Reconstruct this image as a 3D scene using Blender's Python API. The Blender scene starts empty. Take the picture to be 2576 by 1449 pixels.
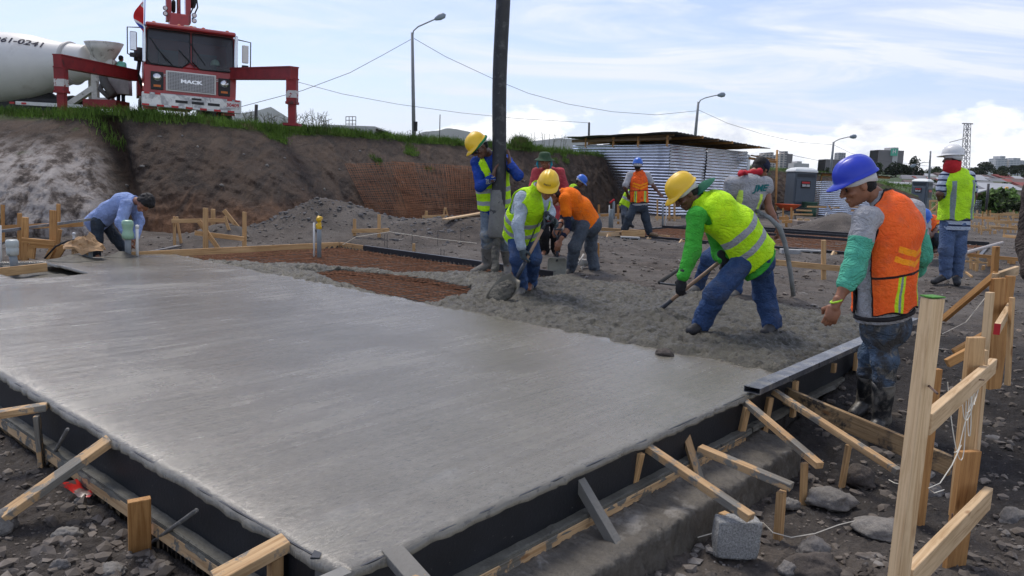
import bpy, math, random
import numpy as np
from mathutils import Vector, Matrix
rnd = random.Random(7)
SC = bpy.context.scene
COL = SC.collection
rad = math.radians
# ---------------------------------------------------------------- camera
F_PX, CAM_H, PITCH, ROLL = 1950.0, 1.25, rad(8.17), rad(2.2)      # focal length in pixels of a 2576 px wide picture
_U = np.array([0, math.sin(PITCH), math.cos(PITCH)]); _F = np.array([0, math.cos(PITCH), -math.sin(PITCH)]); _X = np.array([1., 0, 0])
cam_data = bpy.data.cameras.new('camera'); cam = bpy.data.objects.new('camera', cam_data); COL.objects.link(cam)
cx = math.cos(ROLL)*_X + math.sin(ROLL)*_U; cy = -math.sin(ROLL)*_X + math.cos(ROLL)*_U
m = Matrix.Identity(4)
for i in range(3): m[i][0] = cx[i]; m[i][1] = cy[i]; m[i][2] = -_F[i]
m[0][3], m[1][3], m[2][3] = 0, 0, CAM_H
cam.matrix_world = m
cam_data.sensor_width = 36; cam_data.lens = 36*F_PX/2576
cam_data.clip_start = 0.05; cam_data.clip_end = 30000
SC.camera = cam
SC.render.resolution_x, SC.render.resolution_y = 1024, 576
# ---------------------------------------------------------------- exposure, sky and sun
SC.view_settings.view_transform = 'Standard'; SC.view_settings.look = 'None'
SC.view_settings.exposure = 0.5; SC.view_settings.gamma = 1.0; SC.view_settings.use_curve_mapping = False
SUN_EL, SUN_AZ = rad(58), rad(-35)          # azimuth measured from +Y towards +X
W = bpy.data.worlds.new('World'); SC.world = W; W.use_nodes = True
nt = W.node_tree; nt.nodes.clear()
def N(nt, typ, **kw):
    n = nt.nodes.new(typ)
    for k, v in kw.items():
        if k.startswith('i_'): n.inputs[int(k[2:]) if k[2:].isdigit() else k[2:]].default_value = v
        else: setattr(n, k, v)
    return n
def math_(nt, op, a, b=None, c=None, clamp=False):
    n = N(nt, 'ShaderNodeMath', operation=op, use_clamp=clamp)
    for i, x in enumerate((a, b, c)):
        if x is None: continue
        if isinstance(x, (int, float)): n.inputs[i].default_value = x
        else: nt.links.new(x, n.inputs[i])
    return n.outputs[0]
def mix_(nt, fac, a, b, typ='RGBA', blend='MIX'):
    n = N(nt, 'ShaderNodeMix', data_type=typ, blend_type=blend)
    ia, ib = (6, 7) if typ == 'RGBA' else (2, 3)
    for i, x in ((0, fac), (ia, a), (ib, b)):
        if isinstance(x, (int, float)): n.inputs[i].default_value = x
        elif isinstance(x, (tuple, list)): n.inputs[i].default_value = tuple(x) + ((1,) if len(x) == 3 else ())
        else: nt.links.new(x, n.inputs[i])
    return n.outputs[2 if typ == 'RGBA' else 0]
def ramp_(nt, fac, stops, interp='LINEAR'):
    n = N(nt, 'ShaderNodeValToRGB'); cr = n.color_ramp; cr.interpolation = interp
    while len(cr.elements) < len(stops): cr.elements.new(0.5)
    for e, (p, c) in zip(cr.elements, stops):
        e.position = p; e.color = (c, c, c, 1) if isinstance(c, (int, float)) else tuple(c) + (1,)
    nt.links.new(fac, n.inputs[0]); return n.outputs[0]
def noise_(nt, vec, scale, detail=4, rough=.55, dist=0.0, out=0):
    n = N(nt, 'ShaderNodeTexNoise'); n.inputs['Scale'].default_value = scale; n.inputs['Detail'].default_value = detail
    n.inputs['Roughness'].default_value = rough; n.inputs['Distortion'].default_value = dist
    nt.links.new(vec, n.inputs['Vector']); return n.outputs[out]
def mapping_(nt, vec, scale=(1, 1, 1), rot=(0, 0, 0), loc=(0, 0, 0)):
    n = N(nt, 'ShaderNodeMapping'); n.inputs['Scale'].default_value = scale; n.inputs['Rotation'].default_value = rot; n.inputs['Location'].default_value = loc
    nt.links.new(vec, n.inputs['Vector']); return n.outputs[0]
sky = N(nt, 'ShaderNodeTexSky', sky_type='NISHITA', sun_disc=False, sun_elevation=SUN_EL, sun_rotation=SUN_AZ, altitude=1100, air_density=1.0, dust_density=1.5, ozone_density=1.2)
tc = N(nt, 'ShaderNodeTexCoord').outputs['Generated']
sep = N(nt, 'ShaderNodeSeparateXYZ'); nt.links.new(tc, sep.inputs[0])
elev = sep.outputs[2]
inv = math_(nt, 'DIVIDE', 1.0, math_(nt, 'MAXIMUM', math_(nt, 'ADD', elev, 0.10), 0.05))
plane = N(nt, 'ShaderNodeVectorMath', operation='SCALE'); nt.links.new(tc, plane.inputs[0]); nt.links.new(inv, plane.inputs['Scale'])
pm = mapping_(nt, plane.outputs[0], scale=(0.5, 1.1, 0.1), rot=(0, 0, rad(25)))
cir = noise_(nt, pm, 1.5, 7, .6, .9)                                        # thin veils and streaks
cirm = ramp_(nt, cir, [(.40, 0), (.50, .40), (.60, 1.0)])
veil = ramp_(nt, math_(nt, 'ADD', noise_(nt, mapping_(nt, plane.outputs[0], scale=(.35, .35, .1)), 1.1, 3, .5), math_(nt, 'MULTIPLY', sep.outputs[0], .30)), [(.32, .35), (.62, .95)])
cirm = math_(nt, 'MULTIPLY', math_(nt, 'ADD', math_(nt, 'MULTIPLY', cirm, .95), .12, clamp=True), veil)
low = mapping_(nt, tc, scale=(1, 1, 2.6), loc=(3.1, 0, 0))
cum = noise_(nt, low, 7.0, 8, .55, .15)
band = ramp_(nt, elev, [(.0, 1.0), (.055, .80), (.10, .35), (.14, .0)])
side = ramp_(nt, math_(nt, 'ADD', math_(nt, 'MULTIPLY', sep.outputs[0], .5), .5), [(.30, .0), (.48, .75), (.8, 1.0)])
cumv = math_(nt, 'ADD', cum, math_(nt, 'MULTIPLY', math_(nt, 'SUBTRACT', math_(nt, 'MULTIPLY', band, side), .52), .55))
cumm = ramp_(nt, cumv, [(.49, 0), (.56, 1)])
shade = ramp_(nt, noise_(nt, mapping_(nt, tc, scale=(1, 1, 2.2), loc=(0, 0, .012)), 9.0, 6, .6, .2), [(.36, (4.8, 5.1, 5.8)), (.55, (8.8, 8.8, 8.8))])
hz = ramp_(nt, elev, [(0.0, .6), (.10, .25), (.3, .06), (1, .02)])
skyc = mix_(nt, hz, mix_(nt, 1.0, sky.outputs[0], (1.08, 1.0, 1.10), blend='MULTIPLY'), (3.7, 4.5, 5.9))
c1 = mix_(nt, cirm, skyc, (5.9, 6.15, 6.9))
c2 = mix_(nt, cumm, c1, shade)
bg = N(nt, 'ShaderNodeBackground'); bg.inputs[1].default_value = 0.118
nt.links.new(c2, bg.inputs[0]); wo = N(nt, 'ShaderNodeOutputWorld'); nt.links.new(bg.outputs[0], wo.inputs[0])
sd = bpy.data.lights.new('sun', 'SUN'); sd.energy = 2.0; sd.angle = rad(18); sd.color = (1, .93, .83)
so = bpy.data.objects.new('sun', sd); COL.objects.link(so)
sdir = Vector((math.sin(SUN_AZ)*math.cos(SUN_EL), math.cos(SUN_AZ)*math.cos(SUN_EL), math.sin(SUN_EL)))
so.rotation_euler = sdir.to_track_quat('Z', 'Y').to_euler(); so.location = (0, 0, 30)
# ---------------------------------------------------------------- placing helpers (pixels of the 2576 px photograph -> world points)
def ray(u, v):
    x = (u-1288)/F_PX; y = -(v-724.5)/F_PX
    return (x*math.cos(ROLL)-y*math.sin(ROLL))*_X + (x*math.sin(ROLL)+y*math.cos(ROLL))*_U + _F
C_ = np.array([0, 0, CAM_H])
def P(u, v, z=0.0):
    d = ray(u, v); return C_ + d*((z-CAM_H)/d[2])
def At(u, v, Y):
    d = ray(u, v); return C_ + d*(Y/d[1])
O2 = np.array([-0.494, 2.306]); A2 = rad(49.6)
E2 = np.array([math.cos(A2), math.sin(A2)]); E1 = np.array([-math.sin(A2), math.cos(A2)])
def S(s, t, z=0.0):                         # slab coordinates -> world
    q = O2 + E1*s + E2*t; return np.array([q[0], q[1], z])
def toS(p):
    q = np.asarray(p)[..., :2] - O2; return q@E1, q@E2
# ---------------------------------------------------------------- noise in numpy
def _h(ix, iy, iz, seed):
    h = (ix.astype(np.int64)*374761393 + iy.astype(np.int64)*668265263 + iz.astype(np.int64)*2147483647 + seed*974711) & 0xffffffff
    h = ((h ^ (h >> 13))*1274126177) & 0xffffffff
    return ((h ^ (h >> 16)) & 0xffff)/32767.5 - 1
def vn(p, seed=0):
    p = np.asarray(p, float); i = np.floor(p).astype(np.int64); f = p-i; f = f*f*(3-2*f)
    r = 0
    for dx in (0, 1):
        wx = f[..., 0] if dx else 1-f[..., 0]
        for dy in (0, 1):
            wy = f[..., 1] if dy else 1-f[..., 1]
            for dz in (0, 1):
                wz = f[..., 2] if dz else 1-f[..., 2]
                r = r + wx*wy*wz*_h(i[..., 0]+dx, i[..., 1]+dy, i[..., 2]+dz, seed)
    return r
def fbm(p, scale=1.0, octs=4, seed=0, gain=.5, ridge=False):
    p = np.asarray(p, float)*scale; a = 1.0; r = 0; tot = 0
    for o in range(octs):
        n = vn(p, seed+o*17)
        if ridge: n = 1-2*np.abs(n)
        r = r + a*n; tot += a; a *= gain; p = p*2.03+11.3
    return r/tot
def sst(a, b, x):
    t = np.clip((x-a)/(b-a), 0, 1); return t*t*(3-2*t)
def inpoly(x, y, poly):
    c = np.zeros(np.shape(x), bool); n = len(poly)
    for i in range(n):
        x0, y0 = poly[i]; x1, y1 = poly[(i+1) % n]
        if y0 == y1: continue
        k = ((y0 > y) != (y1 > y)) & (x < (x1-x0)*(y-y0)/(y1-y0)+x0); c ^= k
    return c
# ---------------------------------------------------------------- mesh builder
def nrm(v): v = np.asarray(v, float); return v/max(np.linalg.norm(v), 1e-9)
class MB:
    def __init__(s): s.v = []; s.f = []; s.m = []; s.loc = []; s.n = 0
    def add(s, v, f, mi=0, loc=None):
        v = np.asarray(v, float); s.v.append(v); s.loc.append(v if loc is None else np.asarray(loc, float))
        s.f += [tuple(i+s.n for i in q) for q in f]; s.m += [mi]*len(f); s.n += len(v); return s
    def obox(s, c, ax, ay, az, sx, sy, sz, mi=0, j=0.0):
        ax, ay, az = nrm(ax), nrm(ay), nrm(az); off = np.array([rnd.random()*9, rnd.random()*9, rnd.random()*9]); v = []; l = []
        for i in range(8):
            q = np.array([(i & 1)*2-1, ((i >> 1) & 1)*2-1, ((i >> 2) & 1)*2-1])*.5*np.array([sx, sy, sz])
            if j: q = q + np.array([rnd.uniform(-j, j) for _ in range(3)])
            v.append(np.asarray(c)+ax*q[0]+ay*q[1]+az*q[2]); l.append(q+off)
        return s.add(v, [(0, 2, 3, 1), (4, 5, 7, 6), (0, 1, 5, 4), (2, 6, 7, 3), (0, 4, 6, 2), (1, 3, 7, 5)], mi, l)
    def box(s, c, sz, rz=0.0, mi=0):
        a = np.array([math.cos(rz), math.sin(rz), 0]); b = np.array([-math.sin(rz), math.cos(rz), 0])
        return s.obox(c, a, b, (0, 0, 1), sz[0], sz[1], sz[2], mi)
    def beam(s, p0, p1, w, h, up=(0, 0, 1), mi=0, j=0.0):
        """w across (horizontal for up=z), h along up"""
        p0, p1 = np.asarray(p0, float), np.asarray(p1, float); a = nrm(p1-p0); b = np.cross(np.asarray(up, float), a)
        if np.linalg.norm(b) < 1e-3: b = np.cross(np.array([0, 1., 0]), a)
        b = nrm(b); c = np.cross(a, b)
        return s.obox((p0+p1)/2, a, b, c, np.linalg.norm(p1-p0), w, h, mi, j)
    def tube(s, pts, r, n=8, mi=0, caps=True, squash=1.0):
        pts = [np.asarray(p, float) for p in pts]; m_ = len(pts); r = [r]*m_ if np.isscalar(r) else r
        v = []; prev = None
        for i, p in enumerate(pts):
            t = nrm(pts[min(i+1, m_-1)]-pts[max(i-1, 0)])
            if prev is None: prev = np.cross(t, (0, 0, 1.)) if abs(t[2]) < .9 else np.cross(t, (1., 0, 0))
            a = nrm(prev - t*(prev@t)); b = np.cross(t, a); prev = a
            for k in range(n):
                th = 2*math.pi*k/n; v.append(p+(a*math.cos(th)+b*math.sin(th)*squash)*r[i])
        f = [(i*n+k, i*n+(k+1) % n, (i+1)*n+(k+1) % n, (i+1)*n+k) for i in range(m_-1) for k in range(n)]
        if caps: f += [tuple(range(n-1, -1, -1)), tuple((m_-1)*n+k for k in range(n))]
        return s.add(v, f, mi)
    def lathe(s, base, prof, n=16, ax=(0, 0, 1), mi=0, sx=1.0, sy=1.0, xdir=(1, 0, 0)):
        ax = nrm(ax); a = np.asarray(xdir, float); a = a-ax*(a@ax)
        if np.linalg.norm(a) < 1e-3: a = np.cross(ax, (0, 1., 0))
        a = nrm(a); b = np.cross(ax, a); base = np.asarray(base, float); v = []
        for (r, h) in prof:
            for k in range(n):
                th = 2*math.pi*k/n; v.append(base+ax*h+a*math.cos(th)*r*sx+b*math.sin(th)*r*sy)
        m_ = len(prof)
        f = [(i*n+k, i*n+(k+1) % n, (i+1)*n+(k+1) % n, (i+1)*n+k) for i in range(m_-1) for k in range(n)]
        f += [tuple(range(n-1, -1, -1)), tuple((m_-1)*n+k for k in range(n))]
        return s.add(v, f, mi)
    def prism(s, poly, ext, mi=0):
        poly = [np.asarray(p, float) for p in poly]; n = len(poly); ext = np.asarray(ext, float)
        v = poly+[p+ext for p in poly]
        f = [tuple(range(n-1, -1, -1)), tuple(range(n, 2*n))]+[(i, (i+1) % n, n+(i+1) % n, n+i) for i in range(n)]
        return s.add(v, f, mi)
    def grid(s, Pg, mask=None, mi=0, loc=None):
        a, b = Pg.shape[:2]; idx = np.arange(a*b).reshape(a, b)
        q = np.stack([idx[:-1, :-1], idx[1:, :-1], idx[1:, 1:], idx[:-1, 1:]], -1)
        q = q.reshape(-1, 4) if mask is None else q[mask]
        return s.add(Pg.reshape(-1, 3), q.tolist(), mi, None if loc is None else loc.reshape(-1, 3))
    def build(s, name, mats, parent=None, smooth=False, bevel=0.0, attrs=None):
        v = np.concatenate(s.v) if s.v else np.zeros((0, 3)); me = bpy.data.meshes.new(name)
        me.from_pydata(v.tolist(), [], s.f); mats = mats if isinstance(mats, (list, tuple)) else [mats]
        for q in mats: me.materials.append(q)
        if len(mats) > 1: me.polygons.foreach_set('material_index', s.m)
        at = me.attributes.new('loc', 'FLOAT_VECTOR', 'POINT'); at.data.foreach_set('vector', np.concatenate(s.loc).ravel())
        if attrs:
            for k, a in attrs.items():
                q = me.attributes.new(k, 'FLOAT', 'POINT'); q.data.foreach_set('value', np.asarray(a, np.float32))
        if smooth: me.polygons.foreach_set('use_smooth', [True]*len(me.polygons))
        me.update(); me.validate()
        o = bpy.data.objects.new(name, me); COL.objects.link(o)
        if parent is not None: o.parent = parent; o.matrix_parent_inverse = parent.matrix_world.inverted()
        if bevel:
            b = o.modifiers.new('bevel', 'BEVEL'); b.width = bevel; b.segments = 1; b.limit_method = 'ANGLE'
        return o
def empty(name, loc):
    o = bpy.data.objects.new(name, None); COL.objects.link(o); o.location = loc; o.empty_display_size = .1
    o.matrix_world = Matrix.Translation(Vector([float(x) for x in loc])); return o
def tag(o, label=None, cat=None, group=None, kind=None):
    if label: o['label'] = label
    if cat: o['category'] = cat
    if group: o['group'] = group
    if kind: o['kind'] = kind
    return o
# ---------------------------------------------------------------- materials
MATS = {}
def mat(name, base, rough=.8, var=.2, vs=6.0, bump=.3, bs=60.0, metal=0.0, spec=.4, coord='pos', base2=None, spots=None, stretch=(1, 1, 1), coat=0.0, rvar=0.0, fine=0.0, bdist=.01, emit=None, alpha=None, sheen=0.0, fx=None):
    if name in MATS: return MATS[name]
    M_ = bpy.data.materials.new(name); M_.use_nodes = True; nt = M_.node_tree; b = nt.nodes['Principled BSDF']; L = nt.links.new
    if coord == 'pos': vec = N(nt, 'ShaderNodeNewGeometry').outputs['Position']
    elif coord == 'obj': vec = N(nt, 'ShaderNodeTexCoord').outputs['Object']
    else: vec = N(nt, 'ShaderNodeAttribute', attribute_name='loc').outputs['Vector']
    sv = mapping_(nt, vec, scale=stretch) if stretch != (1, 1, 1) else vec
    n1 = noise_(nt, sv, vs, 5, .6, .3)
    base2 = base2 or tuple(max(0, c*(1-var)) for c in base)
    hi = tuple(min(1, c*(1+var)) for c in base) if base2 and var else base
    col = ramp_(nt, n1, [(.3, base2), (.7, hi)])
    if fine:
        n3 = noise_(nt, sv, vs*14, 3, .7); col = mix_(nt, 1.0, col, ramp_(nt, n3, [(.3, 1-fine), (.7, 1+fine*.6)]), blend='MULTIPLY')
    if spots:
        for (sc, sscale, thr, soft) in spots:
            ns = noise_(nt, vec, sscale, 5, .65, .4); col = mix_(nt, ramp_(nt, ns, [(thr, 0), (thr+soft, 1)]), col, sc)
    hbump = None
    if fx: col, hbump = fx(nt, vec, col)
    if isinstance(col, tuple): b.inputs['Base Color'].default_value = col+(1,)
    else: L(col, b.inputs['Base Color'])
    b.inputs['Roughness'].default_value = rough; b.inputs['Metallic'].default_value = metal; b.inputs['Specular IOR Level'].default_value = spec
    if rvar: L(ramp_(nt, noise_(nt, sv, vs*1.7, 4, .6), [(.3, max(0, rough-rvar)), (.7, min(1, rough+rvar))]), b.inputs['Roughness'])
    if coat: b.inputs['Coat Weight'].default_value = coat; b.inputs['Coat Roughness'].default_value = .15
    if sheen: b.inputs['Sheen Weight'].default_value = sheen
    if emit: b.inputs['Emission Color'].default_value = tuple(emit[0])+(1,); b.inputs['Emission Strength'].default_value = emit[1]
    if alpha is not None: b.inputs['Alpha'].default_value = alpha
    if bump:
        h = noise_(nt, sv, bs, 6, .65)
        if hbump is not None: h = math_(nt, 'ADD', math_(nt, 'MULTIPLY', h, .5), hbump)
        bn = N(nt, 'ShaderNodeBump'); bn.inputs['Strength'].default_value = bump; bn.inputs['Distance'].default_value = bdist
        L(h, bn.inputs['Height']); L(bn.outputs[0], b.inputs['Normal'])
    MATS[name] = M_; return M_
def wood_fx(nt, vec, col):
    g = noise_(nt, mapping_(nt, vec, scale=(1.2, 28, 28)), 1.6, 5, .65, 1.2)
    col = mix_(nt, 1.0, col, ramp_(nt, g, [(.3, (.62, .52, .40)), (.55, (1, 1, 1)), (.8, (1.12, 1.1, 1.05))]), blend='MULTIPLY')
    k = N(nt, 'ShaderNodeTexVoronoi'); k.inputs['Scale'].default_value = 1.0; nt.links.new(mapping_(nt, vec, scale=(3.0, 9, 9)), k.inputs['Vector'])
    col = mix_(nt, ramp_(nt, k.outputs[0], [(.05, .8), (.12, 0)]), col, (.20, .09, .03))
    return col, g
PINE = mat('pine_lumber', (.52, .335, .165), .75, .16, 1.7, .35, 40, coord='loc', base2=(.44, .27, .12), fx=wood_fx, bdist=.004)
PINE2 = mat('orange_pine_lumber', (.46, .25, .09), .75, .16, 1.7, .35, 40, coord='loc', base2=(.36, .18, .06), fx=wood_fx, bdist=.004)
PALE = mat('pale_sawn_lumber', (.58, .42, .25), .8, .12, 1.7, .3, 40, coord='loc', base2=(.50, .35, .19), fx=wood_fx, bdist=.004)
SPLAT = mat('concrete_splashed_lumber', (.50, .34, .18), .8, .15, 2, .5, 50, coord='loc', base2=(.40, .25, .12), fx=wood_fx, spots=[((.19, .18, .155), 7, .49, .05)], bdist=.006)
SPLAT2 = mat('concrete_coated_lumber', (.17, .163, .145), .75, .15, 3, .7, 50, coord='loc', spots=[((.42, .27, .13), 8, .60, .03)], bdist=.01)
STEEL = mat('black_form_steel', (.012, .014, .018), .45, .3, 4, .2, 60, metal=.0, spec=.5, spots=[((.14, .135, .12), 55, .68, .02)])
FLANGE = mat('caked_flange', (.115, .11, .09), .7, .25, 9, .8, 45, spots=[((.03, .03, .028), 12, .62, .05)], bdist=.012)
TUBEM = mat('wet_steel_tube', (.15, .155, .17), .35, .25, 9, .3, 60, metal=.5, rvar=.15, spots=[((.24, .23, .21), 9, .50, .10)])
RUST = mat('rusty_rebar', (.20, .085, .040), .85, .35, 14, .3, 90)
DARKBAR = mat('dull_steel_bar', (.11, .10, .09), .7, .3, 20, .4, 120)
PVC = mat('grey_pvc', (.21, .235, .25), .5, .1, 4, .1, 40, spots=[((.30, .29, .26), 30, .63, .05)])
PVCW = mat('white_pvc', (.68, .68, .66), .45, .06, 4, .05, 40, spots=[((.1, .1, .1), 60, .68, .03)])
BLOCK = mat('concrete_block', (.34, .345, .34), .95, .12, 14, .9, 170, fine=.35, bdist=.006)
STRING = mat('white_string', (.66, .62, .52), .9, .1, 20, 0)
# ================================================================ TERRAIN
H_MOUNDS = [(At(855, 560, 15.2), 1.35, .64, 1.1), (At(740, 560, 14.9), .9, .18, 1.2), (At(1130, 560, 15.0), 1.2, .30, 1.1), (At(1240, 570, 15.6), 1.3, .26, 1.1), (At(1380, 570, 16.5), 1.5, .18, 1),
            (At(2120, 550, 23), 1.3, .55, 1), (At(2480, 600, 13.5), .9, .2, 1), (At(560, 590, 13.4), .7, .3, 1), (At(2090, 660, 12.2), .5, .16, 1)]
S2_L, S2_R = P(1511, 586, .06), P(2450, 661, .06)
def ground_z(x, y):
    x = np.asarray(x, float); y = np.asarray(y, float); p = np.stack([x, y], -1); s, t = toS(p); p3 = np.stack([x, y, x*0], -1)
    z = -.44 + .41*sst(2.6, 6.7, t) + .33*sst(8.8, 9.6, s)*(1-sst(2.6, 6.9, t))
    z = np.where((s > .0) & (s < 8.85) & (t > 0) & (t < 6.62), -.15, z)
    r = np.hypot(x, y)
    z = z + .11*sst(.25, .9, s)*sst(.02, -.05, t)
    # the footing trench and soil banks beside the right edge
    z = z + .09*sst(1.0, 2.6, -s)*(1-sst(3, 7, t))*(s < 0)
    z = z + .10*np.exp(-((s+2.3)/.8)**2-((t-4.6)/2.2)**2) - .05*np.exp(-((s+.5)/.35)**2-((t-3.6)/1.2)**2)
    z = z - .06*np.exp(-((t-8.55)/.12)**2)*(s < 6)*(s > -8)*(1-.0*s) + .05*sst(7.2, 8.3, t)*(s < 7)*(s > -6)
    for (c, rr, hh, ex) in H_MOUNDS:
        d = np.hypot((x-c[0])/ex, y-c[1])/rr; z = z + hh*np.exp(-d**2*1.6)*(1+.15*fbm(p3, 1.5, 2, 5))
    amp = np.clip(1.3-r/60, .15, 1); near = sst(13, 5, r)
    inside = (s > -.02) & (s < 8.87) & (t > -.02) & (t < 6.64)
    z = z + np.where(inside, .01, 1)*amp*(.035*fbm(p3, 1.1, 3, 1)+.026*fbm(p3, 5.0, 3, 2)+.026*near*(fbm(p3+.06*vn(p3*5, 4)[..., None], 9, 4, 3, .6, True)))
    far = sst(55, 120, r); z = z - far*3.0 + sst(110, 330, r)*10.0 + sst(300, 1400, r)*22 + sst(2000, 9000, r)*20
    z = z + far*fbm(p3, .01, 4, 9)*3
    return z
def gz(p): return float(ground_z(p[0], p[1]))
def drop(p, dz=0.0): return np.array([p[0], p[1], gz(p)+dz])
r_ = np.concatenate([np.geomspace(.9, 22, 620), np.geomspace(22.4, 120, 90), np.geomspace(125, 6500, 60)])
a_ = np.linspace(rad(-75), rad(75), 1500 if True else 700)
# finer in the picture's own angle, coarser to the sides
a_ = np.concatenate([np.linspace(rad(-100), rad(-40), 60)[:-1], np.linspace(rad(-40), rad(40), 860), np.linspace(rad(40), rad(100), 60)[1:]])
RR, AA = np.meshgrid(r_, a_, indexing='ij'); gx, gy = RR*np.sin(AA), RR*np.cos(AA)
GZ = ground_z(gx, gy)
def dirt_fx(nt, vec, col):
    big = noise_(nt, vec, .55, 5, .6, .4)
    col = mix_(nt, ramp_(nt, big, [(.40, 0), (.62, 1)]), col, mix_(nt, .5, col, (.150, .136, .120)))
    dark = noise_(nt, vec, 1.7, 5, .65, .6)
    col = mix_(nt, ramp_(nt, dark, [(.5, 0), (.66, .75)]), col, (.036, .030, .026))
    st = noise_(nt, vec, 26, 4, .7); col = mix_(nt, ramp_(nt, st, [(.62, 0), (.70, .75)]), col, (.21, .20, .19))
    sep = N(nt, 'ShaderNodeSeparateXYZ'); nt.links.new(vec, sep.inputs[0])
    g = ramp_(nt, math_(nt, 'DIVIDE', sep.outputs[1], 100.0), [(.45, 0), (.62, 1)])
    gn = noise_(nt, vec, .08, 5, .7); gc = ramp_(nt, gn, [(.35, (.028, .042, .018)), (.6, (.05, .085, .022)), (.75, (.075, .07, .04))])
    col = mix_(nt, N(nt, 'ShaderNodeAttribute', attribute_name='moist').outputs['Fac'], col, ramp_(nt, noise_(nt, vec, 8, 4, .7), [(.35, (.014, .012, .011)), (.65, (.034, .029, .026))]))
    return mix_(nt, g, col, gc), None
DIRT = mat('dark_volcanic_soil', (.088, .072, .059), .92, .25, 3.0, 1.0, 30, base2=(.046, .037, .030), fx=dirt_fx, bdist=.03, fine=.4)
gs_, gt_ = toS(np.stack([gx, gy], -1)); gp_ = np.stack([gx, gy, gx*0], -1); moist = sst(.15, .5, np.exp(-((gs_+.9)/1.1)**2-((gt_-4.6)/2.0)**2)+.22*fbm(gp_, 2, 3, 97))*.9+.5*sst(.2, .5, np.exp(-((gt_+.7)/.8)**2-((gs_-2)/2)**2)+.2*fbm(gp_, 3, 3, 98))
g = MB().grid(np.stack([gx, gy, GZ], -1)).build('ground', DIRT, smooth=True, attrs={'moist': np.clip(moist, 0, 1).ravel()}); tag(g, kind='structure')
# ---------------------------------------------------------------- embankment with the plateau behind it
EB = [(-700, 280, 13.0, 16.0), (-300, 283, 13.2, 16.4), (0, 287, 13.5, 16.6), (200, 288, 13.7, 16.8), (330, 290, 14.6, 17.0), (470, 297, 14.6, 17.6), (700, 322, 15.6, 20.0), (870, 335, 18.4, 22.5), (1000, 348, 20.6, 25), (1200, 362, 23.6, 27.6), (1430, 381, 28.5, 31.2), (1650, 400, 34, 37), (1900, 420, 42, 45), (2080, 436, 44, 47), (2200, 455, 43.5, 46), (2310, 492, 43, 44.5)]
eu = np.array([e[0] for e in EB], float)
tops = np.array([At(e[0], e[1], e[3]) for e in EB]); bases = np.array([At(e[0], e[1]+200, e[2]) for e in EB])
seg = np.concatenate([[0], np.cumsum(np.linalg.norm(np.diff(tops[:, :2], axis=0), axis=1))])
ns = 1300; ls = np.linspace(0, 1, ns)**1.35*seg[-1]
def ip(arr): return np.interp(ls, seg, arr)
Tp = np.stack([ip(tops[:, 0]), ip(tops[:, 1]), ip(tops[:, 2])], -1); Bp = np.stack([ip(bases[:, 0]), ip(bases[:, 1]), ls*0], -1); LU = ip(eu)
vz = np.concatenate([np.linspace(-.03, 0, 2)[:-1], np.linspace(0, 1, 74), 1+np.geomspace(.01, 1, 26)])
VV, II = np.meshgrid(vz, np.arange(ns), indexing='ij')
fr = np.clip(VV, 0, 1); prof = fr**1.05                                   # height fraction
hor = np.where(fr < 1, .12*fr+.88*fr**1.5, 1)
X_ = Bp[II, 0]+(Tp[II, 0]-Bp[II, 0])*hor; Y_ = Bp[II, 1]+(Tp[II, 1]-Bp[II, 1])*hor
Z_ = -.25+(Tp[II, 2]+.25)*prof
back = np.maximum(VV-1, 0); X_ = X_ - back*18; Y_ = Y_ + back*55; Z_ = Z_ + back*.4 + (VV < 0)*-.3
lu = LU[II]
q3 = np.stack([X_, Y_, Z_], -1)
run = fbm(np.stack([(X_+Z_*.55)*2.4, Z_*.5, Y_*.4], -1), 1.0, 4, 21, .55, True)      # erosion runs down the face
w = np.sin(np.clip(fr, 0, 1)*math.pi)**.5*(VV <= 1)
crev = np.exp(-((lu-262-60*(1-fr))/38)**2)
disp = (.13*run+.12*fbm(q3, 1.3, 4, 22)+.12*fbm(q3, 5, 5, 23, .68))*w - 1.05*crev*w*(fr < .98)
disp = disp + .55*sst(215, 150, lu+40*fr)*w
Y_ = Y_ - disp; X_ = X_ + disp*.25; Z_ = Z_ + (VV > 1)*.04*fbm(q3, 3, 3, 24) + .05*fbm(q3*[1, 1, 0], .9, 3, 25)*sst(.85, 1, fr)
pale = sst(250, 190, lu+22*fbm(q3, 1.2, 3, 31)+55*(1-fr)*-1)*sst(.86, .58, fr+.14*fbm(q3, 1.6, 4, 36))
redm = sst(.42, .12, fr+.14*fbm(q3, 1.1, 3, 32))*sst(300, 360, lu)*sst(1250, 1000, lu)
grn = np.maximum(sst(.93, .99, fr+.03*fbm(q3, 1.6, 3, 33)), .0)
grn = np.maximum(grn, sst(.5, .62, fbm(q3, 1.5, 3, 34)+.25*sst(.55, .9, fr))*sst(.5, .8, fr)*.8)
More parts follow.
